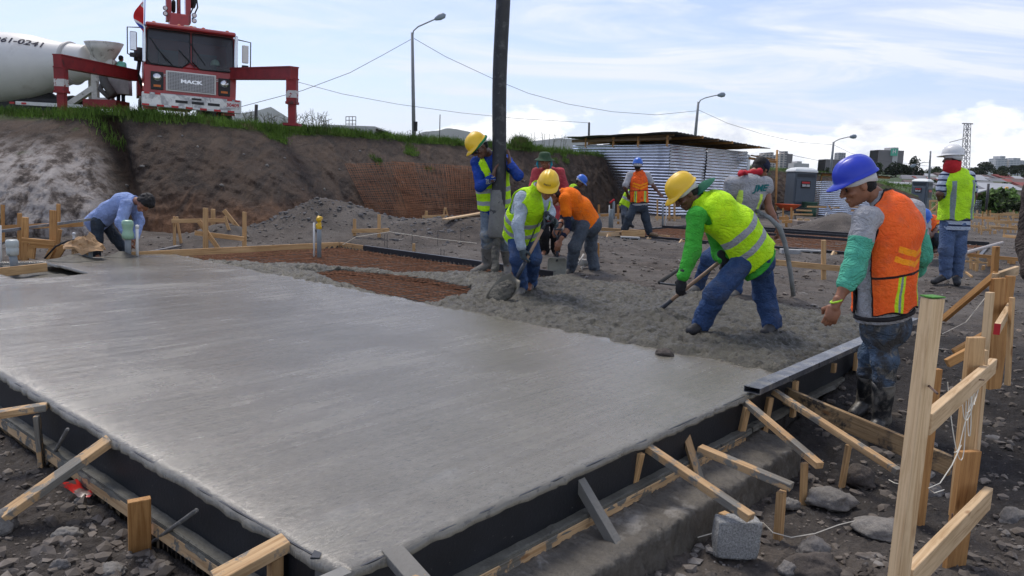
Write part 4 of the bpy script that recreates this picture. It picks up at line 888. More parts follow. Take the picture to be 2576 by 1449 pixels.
        for sd_ in ('lr' if sleeve2 else ''):
            ov_ = sleeve2[2]
            T2 = Field(h, .02); AL = np.linalg.norm(q['elr']-q['shr'])+np.linalg.norm(q['wrr']-q['elr']); st_ = sleeve*AL-(.02 if ov_ > 0 else .05); f2, m2, ov = sleeve2
            arms(T2, (.064+ov)*S_*loose, (.052+ov)*S_*loose, (.040+ov)*S_*loose, f2, fo*.6, seed=25, sides=sd_)
            def cs(p, d):
                o = d-.0
                for s_ in 'lr':
                    a, b = q['sh'+s_], q['el'+s_]; dd = nrm(b-a); nr = np.linalg.norm(p-a, axis=1) < st_+.2*S_; o = np.where(nr & (s_ == sd_), np.maximum(o, st_-(p-a)@dd), o)
                return o
            garment('sleeve', T2, m2, root, [cs])
    if vest:
        T = Field(h*.9, .03*S_); lo_ = vhem
        T.sweep([pel+ax*(lo_-.06)*S_, wst, chs, shm+ax*.015*S_], RX+np.array([.050, .046, .036, .020])*S_*loose, RY+np.array([.050, .046, .036, .022])*S_*loose, rts)
        T.cap(q['shl']*.72+q['shr']*.28, q['shr']*.72+q['shl']*.28, .078*S_, .078*S_); T.cap(shm, nck, .092*S_, .075*S_)
        def cuts(p):
            l = toloc(p); c = lo_*S_-l[:, 2]+.012*np.sin(l[:, 0]*30)
            for s_ in 'lr':
                a, b = q['sh'+s_], q['el'+s_]; o_ = nrm(q['sh'+s_]-shm); c0 = a+o_*.065*S_-ax*.035*S_; x = (p-c0); al = x@ax; x = x-al[:, None]*ax*.45
                c = np.maximum(c, .095*S_-np.linalg.norm(x, axis=1))
                dd = nrm(b-a); tt = np.clip((p-a)@dd, 0, .3*S_); c = np.maximum(c, np.where(tt > .05*S_, .072*S_-np.linalg.norm(p-a-tt[:, None]*dd, axis=1), -1))
            c = np.maximum(c, .066*S_-np.linalg.norm(p-nck-ax*.05*S_+fwd*-.0, axis=1)); L_ = np.linalg.norm(nck-pel)
            vw = vgap+.40*np.clip(l[:, 2]/S_-(L_/S_-.24), 0, .3); c = np.maximum(c, np.where(l[:, 1] > 0.0, (vw*S_-np.abs(l[:, 0])), -1))
            if oside: c = np.maximum(c, np.where(np.abs(l[:, 0]) > .07*S_, .062*S_-np.abs(l[:, 1]-.012*S_)-.05*S_*sst(.02, -.12, l[:, 2]), -1))
            return c
        def shell(p, d):
            d = d-fbm(p, 7.5, 3, 41, .5, True)*.008*(1 if h < .02 else .3); d = np.maximum(d, -(d+.016 if h < .02 else d+.03)); return np.maximum(d, cuts(p))
        def at_(V): return toloc(V)/S_, {'edge': -cuts(V)}
        garment('vest', T, vest, root, [shell], attr=at_)
        if oside:
            T.k = .03*S_; garment('waist_strap', T, mat('black_strap', (.012, .010, .012), .7, .1, 9, .2, 60), root, [lambda p, d: np.maximum(d+.010, np.abs((toloc(p)[:, 2]-.035*S_))-.013*S_)])
    if hat == 'none': hat = None
    if hat: helmet(root, hd+Rh[2]*.045*S_, Rh[1], Rh[2], hat, S_*.88)
    root['_'] = 0; del root['_']
    return root, q, Rh, Rb, fwd
# ================================================================ PEOPLE
def nv(*a): return np.array(a, float)
# big figure on the right, orange vest, blue helmet
gzj = lambda u, v, Y: At(u, v, Y)
SHGREY = cloth_mat('grey_tee', (.42, .42, .43), .6, .9, var=.06, base2=(.33, .33, .34)); GRN_SLV = cloth_mat('mint_green_sleeve', (.10, .44, .30), .7, .9, base2=(.07, .33, .22))
J = dict(hil=(2208, 802, 4.98), hir=(2240, 800, 5.07), knl=(2226, 905, 4.95), knr=(2190, 890, 5.22), anl=(2218, 1052, 5.0), anr=(2176, 1008, 5.32), tol=(2190, 1088, 4.93), tor=(2150, 1040, 5.25),
         shl=(2180, 548, 4.84), shr=(2292, 530, 5.06), nck=(2212, 492, 5.0), hed=(2160, 466, 5.0), ell=(2146, 684, 4.78), wrl=(2103, 765, 4.74), elr=(2316, 640, 5.05), wrr=(2290, 710, 5.3), wst=(2226, 690, 5.0), chs=(2236, 575, 4.98))
pj = person('man in orange vest and dark blue helmet standing in rubber boots at the slab edge', J, 1.06, .0085, face=(-1, .12, -.50), hup=(-.4, 0, 1), hat=HB, shirt=SHGREY, sleeve=.24, sleeve2=(.74, GRN_SLV, .007), oside=True, vest=ORV, trousers=JSPL, boots=RUBBER, boot_top=.62, hands={'l': (nv(-.25, 0, -1), nv(.35, 1, .1), 1.5)}, hem=.0, vhem=.06, fat=1.02, loose=1.1)
MB().tube([pj[1]['wrl']+nv(.032*math.cos(a), .032*math.sin(a)*.9, .012*math.cos(a)+.02) for a in np.linspace(0, 2*math.pi, 17)], .006, 8, caps=False).build('wristband', mat('lime_band', (.35, .6, .03), .6, .1, 5, 0), pj[0], smooth=True)
# big green vest shoveller
GRS = cloth_mat('bright_green_sweater', (.07, .44, .05), .6, .92, base2=(.045, .32, .035))
J = dict(hil=(1876, 652, 6.42), hir=(1910, 640, 6.62), knl=(1802, 738, 6.35), knr=(1922, 738, 6.68), anl=(1762, 815, 6.45), anr=(1943, 815, 6.62), tol=(1738, 832, 6.33), tor=(1925, 838, 6.45),
         shl=(1752, 543, 6.34), shr=(1790, 548, 6.68), nck=(1762, 503, 6.5), hed=(1726, 487, 6.5), ell=(1741, 634, 6.28), wrl=(1717, 700, 6.25), elr=(1810, 640, 6.85), wrr=(1822, 652, 6.60), wst=(1852, 572, 6.5), chs=(1800, 535, 6.5))
ph = person('bent worker in green sweater, lime vest and yellow helmet shovelling with legs apart', J, 1.05, .0085, face=(-.62, -.05, -.62), hup=(-.72, -.1, .75), hat=HY, shirt=GRS, sleeve=.96, vest=HV, trousers=JBLUE, boots=SHOE, gloves=GLOVEB, hands={'l': (nv(-.1, .1, -1), nv(.5, .6, .3), 1.25), 'r': (nv(.3, -.2, -.5), nv(-.4, -.8, 0), 1.2)}, baggy=1.22, vhem=-.05, loose=1.12, skin=SKIND, fat=1.02)
MB().add(*(lambda c, R: ([c+R[0]*x*.085+R[1]*y*.11+R[2]*z for (x, y, z) in [(math.cos(t)*r_q, math.sin(t)*r_q-.35-(.9 if False else 0)*r_q, .012-.035*r_q**2) for r_q in (.01, .5, .95, 1.15) for t in np.linspace(0, 2*math.pi, 17)[:-1]]], [(i*16+k, i*16+(k+1) % 16, (i+1)*16+(k+1) % 16, (i+1)*16+k) for i in range(3) for k in range(16)]))(ph[1]['hed']-ph[2][1]*.10-ph[2][2]*.03, ph[2])).build('cap', mat('dark_green_cap', (.01, .10, .055), .9, .2, 9, .3, 40), ph[0], smooth=True)
# front shoveller with pale shirt
LBS = cloth_mat('pale_blue_work_shirt', (.42, .49, .56), .7, .9, base2=(.33, .39, .45), var=.08)
J = dict(hir=(1296, 592, 8.38), hil=(1332, 590, 8.52), knr=(1302, 652, 8.15), knl=(1344, 648, 8.30), anr=(1314, 722, 8.30), anl=(1334, 712, 8.55), tor=(1306, 742, 8.15), tol=(1330, 728, 8.4),
         shr=(1316, 500, 8.12), shl=(1372, 506, 8.26), nck=(1354, 470, 8.10), hed=(1378, 470, 7.96), elr=(1303, 566, 7.98), wrr=(1312, 626, 7.92), ell=(1382, 536, 8.3), wrl=(1384, 546, 8.10), wst=(1316, 548, 8.3), chs=(1336, 512, 8.2))
pc = person('bent worker in pale shirt and lime vest lifting concrete with a round shovel', J, 1.0, .0085, face=(-.14, -.78, -.50), hup=(.08, -.42, .85), hat=HY, shirt=LBS, sleeve=.95, vest=HV, trousers=JBLUE, boots=RUBBERD, gloves=GLOVE, hands={'r': (nv(.25, -.1, -1), nv(.7, .6, .3), 1.2), 'l': (nv(.5, -.3, -.4), nv(-.7, -.6, -.5), 1.3)}, vhem=-.03, loose=1.1, baggy=1.08)
# man holding the hose
BLS = cloth_mat('royal_blue_sweatshirt', (.016, .06, .34), .6, .92, base2=(.010, .04, .23))
J = dict(hir=(1226, 528, 10.05), hil=(1266, 528, 10.1), knr=(1226, 592, 9.92), knl=(1270, 600, 10.02), anr=(1224, 664, 10.05), anl=(1278, 668, 10.1), tor=(1190, 686, 9.82), tol=(1276, 690, 9.85),
         shr=(1200, 408, 9.98), shl=(1272, 404, 10.05), nck=(1234, 388, 10.0), hed=(1207, 370, 9.85), elr=(1208, 470, 9.82), wrr=(1240, 446, 9.70), ell=(1304, 442, 9.85), wrl=(1282, 415, 9.78), wst=(1240, 475, 10.05), chs=(1236, 425, 10.02))
pb = person('worker in blue sweatshirt and yellow helmet hugging the hanging concrete hose', J, 1.12, .0095, face=(-.55, -.45, -.72), hup=(-.62, -.18, .66), hat=HY, shirt=BLS, sleeve=.95, vest=HV, vgap=.055, trousers=JPALE, boots=RUBBERD, boot_top=.60, gloves=None, hands={'r': (nv(.2, .15, 1), nv(.9, .2, 0), .5), 'l': (nv(-.05, .1, 1), nv(-1, .1, 0), .5)}, vhem=.02, skin=SKIND)
g_ = MB().obox(pb[1]['hed']+(pb[2][1]*.095+pb[2][2]*.006)*1.12, pb[2][0], pb[2][1], pb[2][2], .15, .03, .045).build('sunglasses', mat('dark_glass', (.01, .01, .012), .15, 0, 1, 0), pb[0], bevel=.008)
MB().tube([pb[1]['hed']+(pb[2][0]*math.cos(a)*.112+pb[2][1]*math.sin(a)*.138+pb[2][2]*.035)*1.12 for a in np.linspace(0, 2*math.pi, 25)], .016, 8, caps=False).build('head_cloth', mat('green_cloth', (.01, .16, .06), .9, .2, 9, .4, 40), pb[0], smooth=True)
# red jacket man
J = dict(hir=(1366, 538, 12.6), hil=(1398, 538, 12.7), knr=(1368, 588, 12.5), knl=(1398, 590, 12.6), anr=(1370, 630, 12.7), anl=(1398, 632, 12.75), tor=(1366, 640, 12.5), tol=(1404, 640, 12.5),
         shr=(1350, 434, 12.6), shl=(1408, 434, 12.7), nck=(1374, 420, 12.6), hed=(1370, 403, 12.5), elr=(1340, 478, 12.5), wrr=(1358, 505, 12.3), ell=(1422, 478, 12.6), wrl=(1405, 505, 12.35))
pd_ = person('man in red jacket and green brimmed hat watching from behind the workers', J, 1.05, .013, face=(-.1, -1, -.12), skin=SKIN, shirt=cloth_mat('red_jacket', (.42, .055, .065), .6, .7, base2=(.3, .035, .045)), sleeve=.98, trousers=cloth_mat('black_trousers', (.014, .014, .017), .5), boots=SHOE, hair=None, loose=1.2, baggy=1.15)
R = pd_[2]; hd = pd_[1]['hed']; MB().lathe(hd+R[2]*.03, [(.165, -.03), (.155, -.022), (.10, .01), (.095, .05), (.085, .085), (.05, .10), (.001, .102)], 24, ax=R[2]).build('brimmed_hat', mat('olive_hat', (.035, .07, .035), .9, .2, 9, .4, 40), pd_[0], smooth=True)
CY = mat('cyan_cloth', (.02, .30, .42), .8, .2, 9, .4, 40)
for s_ in (-1, 1): MB().tube([hd+R[0]*s_*.10+R[2]*.02, hd+R[0]*s_*.115-R[2]*.06+R[1]*.02, hd+R[0]*s_*.095-R[2]*.13+R[1]*.02], [.02, .035, .02], 8, squash=.5).build('neck_cloth', CY, pd_[0], smooth=True)
# orange t-shirt
J = dict(hil=(1470, 566, 10.6), hir=(1490, 556, 10.82), knl=(1446, 620, 10.55), knr=(1486, 622, 10.85), anl=(1436, 676, 10.68), anr=(1496, 680, 10.85), tol=(1424, 690, 10.5), tor=(1484, 692, 10.7),
         shl=(1420, 500, 10.5), shr=(1432, 500, 10.84), nck=(1410, 484, 10.68), hed=(1391, 492, 10.62), ell=(1430, 574, 10.45), wrl=(1410, 604, 10.35), elr=(1414, 556, 10.75), wrr=(1407, 570, 10.45), wst=(1462, 524, 10.7), chs=(1432, 500, 10.68))
pe = person('bent worker in bright orange t-shirt leaning on a flat shovel', J, 1.05, .011, face=(-.75, -.1, -.6), hup=(-.5, 0, .8), shirt=cloth_mat('orange_tee', (1.0, .21, .010), .6, .9, base2=(.9, .15, .008), var=.05), sleeve=.33, sleeve2=(.86, cloth_mat('navy_sleeve', (.012, .016, .035), .3), -.014), trousers=JGREY, boots=SHOE, hands={'l': (nv(-.3, -.2, -.8), nv(.3, .8, .2), 1.2), 'r': (nv(-.4, -.3, -.5), nv(0, .5, -.8), 1.2)}, hem=-.04, loose=1.15, baggy=1.1)
# left man in blue shirt
J = dict(hir=(246, 558, 10.85), hil=(258, 552, 11.1), knr=(244, 602, 10.8), knl=(288, 596, 11.15), anr=(240, 640, 10.95), anl=(318, 634, 11.25), tor=(252, 652, 10.85), tol=(334, 642, 11.2),
         shr=(318, 516, 10.72), shl=(338, 514, 11.1), nck=(340, 503, 10.9), hed=(363, 512, 10.76), elr=(304, 560, 10.6), wrr=(322, 598, 10.55), ell=(350, 556, 11.0), wrl=(340, 598, 10.75), wst=(280, 528, 10.95), chs=(312, 512, 10.92))
pa = person('man with curly black hair and blue shirt bent over the pipes at the slab edge', J, 1.02, .011, face=(.1, -.55, -.85), hup=(.85, -.45, .25), shirt=cloth_mat('blue_shirt', (.30, .39, .66), .7, .9, base2=(.22, .30, .54), var=.08), sleeve=.97, trousers=JDARK, boots=SHOE, hair=HAIR, hairsc=1.28, hem=-.12, loose=1.25, hands={'r': (nv(.3, 0, -1), nv(.6, .6, 0), .8), 'l': (nv(-.1, -.1, -1), nv(-.6, -.3, 0), .8)})
# far worker in orange vest
J = dict(hil=(1597, 514, 17.1), hir=(1618, 514, 17.1), knl=(1584, 546, 17.0), knr=(1624, 548, 17.1), anl=(1570, 580, 17.1), anr=(1634, 586, 17.1), tol=(1562, 586, 17.0), tor=(1652, 592, 16.9),
         shl=(1584, 441, 17.1), shr=(1628, 441, 17.1), nck=(1606, 433, 17.1), hed=(1604, 418, 17.0), ell=(1572, 470, 17.0), wrl=(1579, 490, 17.25), elr=(1644, 468, 17.0), wrr=(1656, 483, 16.95))
pg = person('far worker in orange vest and blue helmet striding away near the metal shed', J, 1.02, .017, face=(.15, 1, -.1), skin=SKIND, hat=HB2, shirt=SHGREY, sleeve=.4, vest=ORV, trousers=JDARK, boots=BROWNSHOE, loose=1.15, baggy=1.2, hem=-.03, vhem=.04, oside=True)
J = dict(hil=(1570, 515, 19.6), hir=(1578, 515, 19.8), knl=(1570, 540, 19.5), knr=(1582, 540, 19.7), anl=(1570, 562, 19.6), anr=(1584, 564, 19.8), tol=(1576, 568, 19.4), tor=(1592, 570, 19.7),
         shl=(1586, 483, 19.5), shr=(1592, 488, 19.8), nck=(1592, 484, 19.7), hed=(1600, 484, 19.7), ell=(1592, 505, 19.5), wrl=(1596, 520, 19.5), elr=(1600, 505, 19.8), wrr=(1604, 520, 19.8))
person('worker in lime vest bending over, mostly hidden behind the far orange vest man', J, 1.0, .02, face=(1, 0, -.6), shirt=HVS, vest=HVS, trousers=JGREY, boots=SHOE)
J = dict(hil=(1436, 530, 18.0), hir=(1424, 530, 18.2), knl=(1444, 556, 17.8), knr=(1430, 558, 18), anl=(1440, 584, 18), anr=(1426, 586, 18.1), tol=(1450, 590, 17.9), tor=(1436, 590, 18),
         shl=(1450, 476, 17.8), shr=(1436, 476, 18.1), nck=(1450, 468, 18), hed=(1459, 458, 17.9), ell=(1462, 504, 17.7), wrl=(1474, 524, 17.7), elr=(1446, 505, 18.2), wrr=(1458, 526, 18.2))
person('worker in black shirt, lime vest and bright blue helmet bending by the shed corner', J, 1.0, .018, face=(.75, -.3, -.6), hup=(.35, 0, 1), skin=SKIND, hat=HB2, shirt=cloth_mat('black_tee', (.015, .015, .018), .4), vest=HVS, trousers=JDARK, boots=SHOE, sleeve=.9)
# grey sleeveless shirt man with vibrator hose
J = dict(hil=(1838, 592, 9.0), hir=(1872, 588, 9.1), knl=(1782, 650, 8.85), knr=(1858, 662, 9.1), anl=(1756, 718, 9.05), anr=(1852, 730, 9.0), tol=(1742, 732, 8.95), tor=(1838, 745, 8.9),
         shl=(1842, 462, 8.85), shr=(1926, 462, 9.0), nck=(1888, 440, 9.05), hed=(1912, 424, 9.15), ell=(1820, 530, 8.9), wrl=(1862, 552, 9.2), elr=(1934, 524, 8.95), wrr=(1955, 566, 8.85), wst=(1862, 545, 9.05), chs=(1880, 488, 8.98))
pi_ = person('worker in torn grey sleeveless shirt, red bandana and navy cap, seen from behind', J, 1.08, .0095, face=(.55, .7, -.45), hup=(.35, .2, .9), shirt=cloth_mat('grey_sleeveless_shirt', (.36, .36, .37), .6, .9, var=.06, base2=(.30, .30, .31), fx=vest_fx([([('ax', .10, .145), ('z', -.2, .50)], (.62, .85, .12))])), sleeve=.10, trousers=JBLUE, boots=RUBBERD, hands={'r': (nv(.25, -.1, -1), nv(-.7, .5, .2), 1.25)}, loose=1.2, hair=HAIR)
hd, R = pi_[1]['hed'], pi_[2]
NAVY = mat('navy_cap', (.012, .016, .04), .9, .2, 9, .4, 40); REDC = mat('red_bandana', (.42, .012, .025), .85, .15, 9, .6, 26, spots=[((.5, .3, .3), 80, .68, .03)], bdist=.01)
MB().lathe(hd+R[2]*.02, [(.096, -.02), (.100, .02), (.092, .065), (.065, .095), (.001, .112)], 24, ax=R[2], xdir=R[0], sy=1.12).build('cap', NAVY, pi_[0], smooth=True)
MB().tube([pi_[1]['nck']+nv(.105*math.cos(a), .09*math.sin(a), .025+.02*math.cos(a)) for a in np.linspace(0, 2*math.pi, 21)], [.036+.010*math.sin(k*2.2) for k in range(21)], 8, caps=False).tube([At(1880, 440, 8.95), At(1866, 432, 8.85), At(1858, 440, 8.8)], [.02, .045, .015], 8, squash=.5).build('bandana', REDC, pi_[0], smooth=True)
# white helmet man on the right
STRP = cloth_mat('striped_tee', (.42, .48, .58), .4, .9, fx=lambda nt, vec, col: (mix_(nt, ramp_(nt, math_(nt, 'SINE', math_(nt, 'MULTIPLY', (lambda s: (nt.links.new(vec, s.inputs[0]), s.outputs[2])[1])(N(nt, 'ShaderNodeSeparateXYZ')), 85.0)), [(.45, 0), (.55, 1)]), col, (.02, .03, .07)), None))
J = dict(hil=(2386, 560, 10.5), hir=(2416, 560, 10.52), knl=(2380, 626, 10.45), knr=(2412, 628, 10.5), anl=(2378, 692, 10.5), anr=(2406, 694, 10.55), tol=(2350, 708, 10.4), tor=(2408, 712, 10.3),
         shl=(2378, 446, 10.5), shr=(2436, 444, 10.5), nck=(2402, 432, 10.52), hed=(2396, 401, 10.48), ell=(2364, 488, 10.45), wrl=(2370, 514, 10.65), elr=(2450, 490, 10.5), wrr=(2440, 525, 10.7), wst=(2406, 505, 10.5), chs=(2406, 465, 10.5))
pk = person('man in white helmet, red neck cloth and long lime vest standing with hand on hip', J, 1.08, .0115, face=(-.55, .85, -.05), hat=HW, skin=SKIND, shirt=STRP, sleeve=.34, vest=HVK, trousers=JLT, boots=SHOE, vhem=.04, baggy=1.12, hands={'l': (nv(.5, .1, -.4), nv(.3, .8, 0), .8)}, loose=1.05)
R = pk[2]; hd = pk[1]['hed']
Fm = Field(.011, .02); Fm.cap(hd-R[2]*.03, hd-R[2]*.10+nv(0, 0, 0), .100, .112, .008, 70, 3); garment('neck_cloth', Fm, mat('red_cloth', (.45, .015, .02), .85, .15, 9, .6, 26, bdist=.01), pk[0], [lambda p, d: np.maximum(d+.008*vn(p*18, 2), (p-hd)@R[2]+.012)])
# crouching man
J = dict(hil=(2332, 612, 13.6), hir=(2352, 612, 13.8), knl=(2320, 600, 13.2), knr=(2356, 598, 13.3), anl=(2326, 626, 13.4), anr=(2356, 626, 13.5), tol=(2316, 630, 13.2), tor=(2350, 632, 13.3),
         shl=(2330, 560, 13.5), shr=(2352, 554, 13.8), nck=(2336, 553, 13.6), hed=(2326, 550, 13.5), ell=(2338, 590, 13.2), wrl=(2326, 606, 13.1), elr=(2352, 584, 13.4), wrr=(2332, 604, 13.15))
person('crouching worker in blue helmet and orange vest half hidden behind the standing man', J, 1.0, .015, face=(-.5, -.5, -.6), hup=(-.2, -.3, .9), hat=HB2, skin=SKIND, shirt=SHGREY, sleeve=.3, vest=ORV, trousers=JDARK, boots=SHOE)
# two men far off
J = dict(hil=(2530, 507, 50), hir=(2535, 507, 50.1), knl=(2529, 521, 49.9), knr=(2536, 521, 50), anl=(2527, 534, 50), anr=(2534, 535, 50.1), tol=(2525, 537, 49.8), tor=(2533, 538, 49.8),
         shl=(2525, 484, 50), shr=(2539, 484, 50), nck=(2532, 482, 50), hed=(2532, 477, 50), ell=(2522, 493, 50), wrl=(2522, 501, 49.8), elr=(2542, 493, 50), wrr=(2541, 501, 49.8))
person('distant man in green vest and orange helmet walking away by the field', J, 1.0, .035, face=(0, 1, 0), hat=HOY, skin=SKIND, shirt=SHGREY, vest=GRV, trousers=cloth_mat('black_trousers', (.014, .014, .017), .5), boots=SHOE)
J = dict(hil=(2511, 528, 49), hir=(2516, 528, 49.1), knl=(2508, 527, 48.6), knr=(2516, 527, 48.6), anl=(2510, 535, 48.8), anr=(2516, 535, 48.9), tol=(2508, 537, 48.6), tor=(2515, 537, 48.6),
         shl=(2511, 517, 49), shr=(2519, 517, 49), nck=(2515, 516, 49), hed=(2518, 513, 48.9), ell=(2510, 523, 48.8), wrl=(2514, 530, 48.6), elr=(2521, 523, 48.8), wrr=(2520, 530, 48.6))
person('distant crouching man in lime vest beside the green vest man', J, 1.0, .035, face=(.4, .6, -.4), hat=HW, skin=SKIND, shirt=HVS, vest=HVS, trousers=JGREY, boots=SHOE)
# man behind the pump truck, only his back shows
J = dict(hil=(298, 196, 23.5), hir=(310, 196, 23.5), knl=(298, 230, 23.5), knr=(310, 230, 23.5), anl=(298, 262, 23.5), anr=(310, 262, 23.5), tol=(298, 268, 23.3), tor=(310, 268, 23.3),
         shl=(293, 160, 23.5), shr=(313, 161, 23.5), nck=(303, 156, 23.5), hed=(304.5, 148, 23.5), ell=(289, 178, 23.5), wrl=(290, 195, 23.4), elr=(316, 178, 23.5), wrr=(316, 195, 23.4))
person('man in mint green shirt standing between the mixer hopper and the red truck', J, .78, .02, face=(.2, 1, -.3), shirt=cloth_mat('mint_shirt', (.20, .55, .42), .4), trousers=JDARK, boots=SHOE, sleeve=.5)
# person cut by the right picture edge
J = dict(hil=(2640, 700, 5.2), hir=(2720, 700, 5.3), knl=(2640, 850, 5.2), knr=(2720, 850, 5.3), anl=(2640, 1010, 5.2), anr=(2720, 1010, 5.3), tol=(2620, 1050, 5.1), tor=(2720, 1050, 5.1),
         shl=(2612, 480, 5.2), shr=(2745, 480, 5.3), nck=(2680, 445, 5.2), hed=(2680, 390, 5.2), ell=(2588, 615, 5.2), wrl=(2596, 690, 5.05), elr=(2770, 620, 5.2), wrr=(2760, 710, 5.1))
person('person in dark brown clothes cut off by the right picture edge', J, 1.03, .014, face=(-.2, 1, -.1), shirt=cloth_mat('brown_jacket', (.06, .048, .042), .7), trousers=JDARK, boots=RUBBERD, sleeve=.98, loose=1.3)
# ================================================================ VEHICLES AND STRUCTURES
def local_root(name, org, xa, ya, za):
    o = empty(name, org); M4 = Matrix.Identity(4); xa, ya, za = nrm(xa), nrm(ya), nrm(za)
    for i in range(3): M4[i][0] = xa[i]; M4[i][1] = ya[i]; M4[i][2] = za[i]; M4[i][3] = float(org[i])
    o.matrix_world = M4; return o
def lb(mb, name, m_, root, **k):
    o = mb.build(name, m_, None, **k); o.parent = root; return o
def text_mesh(txt, size, extr=.004, bold=0.0, xs=1.0, shear=0.0, space=1.0):
    c = bpy.data.curves.new('txt', 'FONT'); c.body = txt; c.size = size; c.extrude = extr; c.align_x = 'CENTER'; c.align_y = 'CENTER'; c.offset = bold; c.shear = shear; c.space_character = space; c.resolution_u = 3
    o = bpy.data.objects.new('txt', c); COL.objects.link(o); dg = bpy.context.evaluated_depsgraph_get(); me = o.evaluated_get(dg).to_mesh()
    V = np.array([v.co[:] for v in me.vertices]) if len(me.vertices) else np.zeros((0, 3)); F = [tuple(p.vertices) for p in me.polygons]; V = V*[xs, 1, 1]
    bpy.data.objects.remove(o, do_unlink=True); bpy.data.curves.remove(c); return V, F
def text_on(name, txt, size, c, right, up, m_, parent=None, local=None, **k):
    V, F = text_mesh(txt, size, **k); r, u = nrm(right), nrm(up); n = np.cross(r, u)
    mb = MB(); mb.add(np.asarray(c)+V[:, :1]*r+V[:, 1:2]*u+V[:, 2:]*n, F)
    return lb(mb, name, m_, local) if local is not None else mb.build(name, m_, parent)
RED = mat('red_truck_paint', (.30, .012, .016), .35, .12, 2.5, .03, 20, coord='pos', coat=.4, spots=[((.10, .02, .02), 3, .60, .15)]); REDD = mat('faded_red_steel', (.22, .018, .020), .6, .25, 3, .1, 30, spots=[((.07, .02, .02), 5, .58, .1)])
BLK = mat('black_plastic', (.012, .012, .014), .5, .2, 6, .05, 30); CHR = mat('chrome', (.55, .56, .58), .18, .05, 6, .0, 30, metal=.9); WHT = mat('white_paint', (.62, .61, .58), .5, .08, 4, .05, 30, spots=[((.38, .35, .30), 4, .62, .15)])
GLS = mat('windscreen_glass', (.035, .045, .055), .09, .1, 2, 0, spec=.8); AMB = mat('amber_lens', (.55, .13, .01), .3, .05, 3, 0); TYRE = mat('tyre', (.018, .018, .018), .8, .3, 12, .3, 50); GRL = mat('grille', (.30, .30, .31), .35, .1, 6, 0, metal=.6)
REDT = mat('red_tape', (.45, .015, .02), .4, .1, 6, 0); WHTT = mat('white_tape', (.6, .6, .6), .4, .05, 6, 0)
yaw = rad(27); tx = np.array([math.cos(yaw), math.sin(yaw), 0]); ty = np.array([-math.sin(yaw), math.cos(yaw), 0]); rl = rad(1.2)
tz = nrm(np.array([0, 0, 1.])+tx*math.tan(rl)); tx = nrm(tx-tz*(tx@tz)); org = At(480, 272, 21.2); org[2] = org[2]-.47
tr = local_root('concrete_pump_truck', org, tx, ty, tz); tag(tr, 'red concrete pump truck with outriggers spread, parked on the grassy bank', 'truck')
mb = MB(); prof_ = [(-1.13, .62), (1.13, .62), (1.15, 1.45), (1.10, 2.46), (1.02, 2.55), (-1.02, 2.55), (-1.10, 2.46), (-1.15, 1.45)]
mb.prism([(x, .02, z) for x, z in ((-1.13, .62), (1.13, .62), (1.15, 1.50), (-1.15, 1.50))], (0, 1.75, 0))
mb.prism([(x, .04 if z < 2 else .115, z) for x, z in ((-1.105, 2.40), (1.105, 2.40), (1.02, 2.55), (-1.02, 2.55))], (0, 1.62, 0)); mb.box((0, 1.70, 1.97), (2.2, .10, .94))
for sgn in (-1, 1): mb.prism([(sgn*1.15, .02, 1.5), (sgn*1.15, 1.75, 1.5), (sgn*1.105, 1.75, 2.42), (sgn*1.105, .11, 2.42)], (-sgn*.05, 0, 0))
mb.prism([(-.04, .02, 1.5), (.04, .02, 1.5), (.03, .11, 2.42), (-.03, .11, 2.42)], (0, .05, 0)); mb.prism([(-.22, .02, 1.5), (.22, .02, 1.5), (0, .035, 1.66)], (0, .04, 0)); cab = lb(mb, 'cab', RED, tr, bevel=.02)
lb(MB().box((0, .75, 1.505), (2.16, 1.3, .02)).box((.5, 1.2, 1.75), (.5, .2, .6)).box((-.5, 1.2, 1.75), (.5, .2, .6)), 'seats', mat('grey_seats', (.10, .11, .13), .8, .3, 3, 0), tr)
lb(MB().box((0, .0, 2.50), (2.2, .34, .10)), 'visor', RED, tr, bevel=.03)
def fy(z): return (.02 if z < 1.5 else .02+.10*(z-1.5))-.012
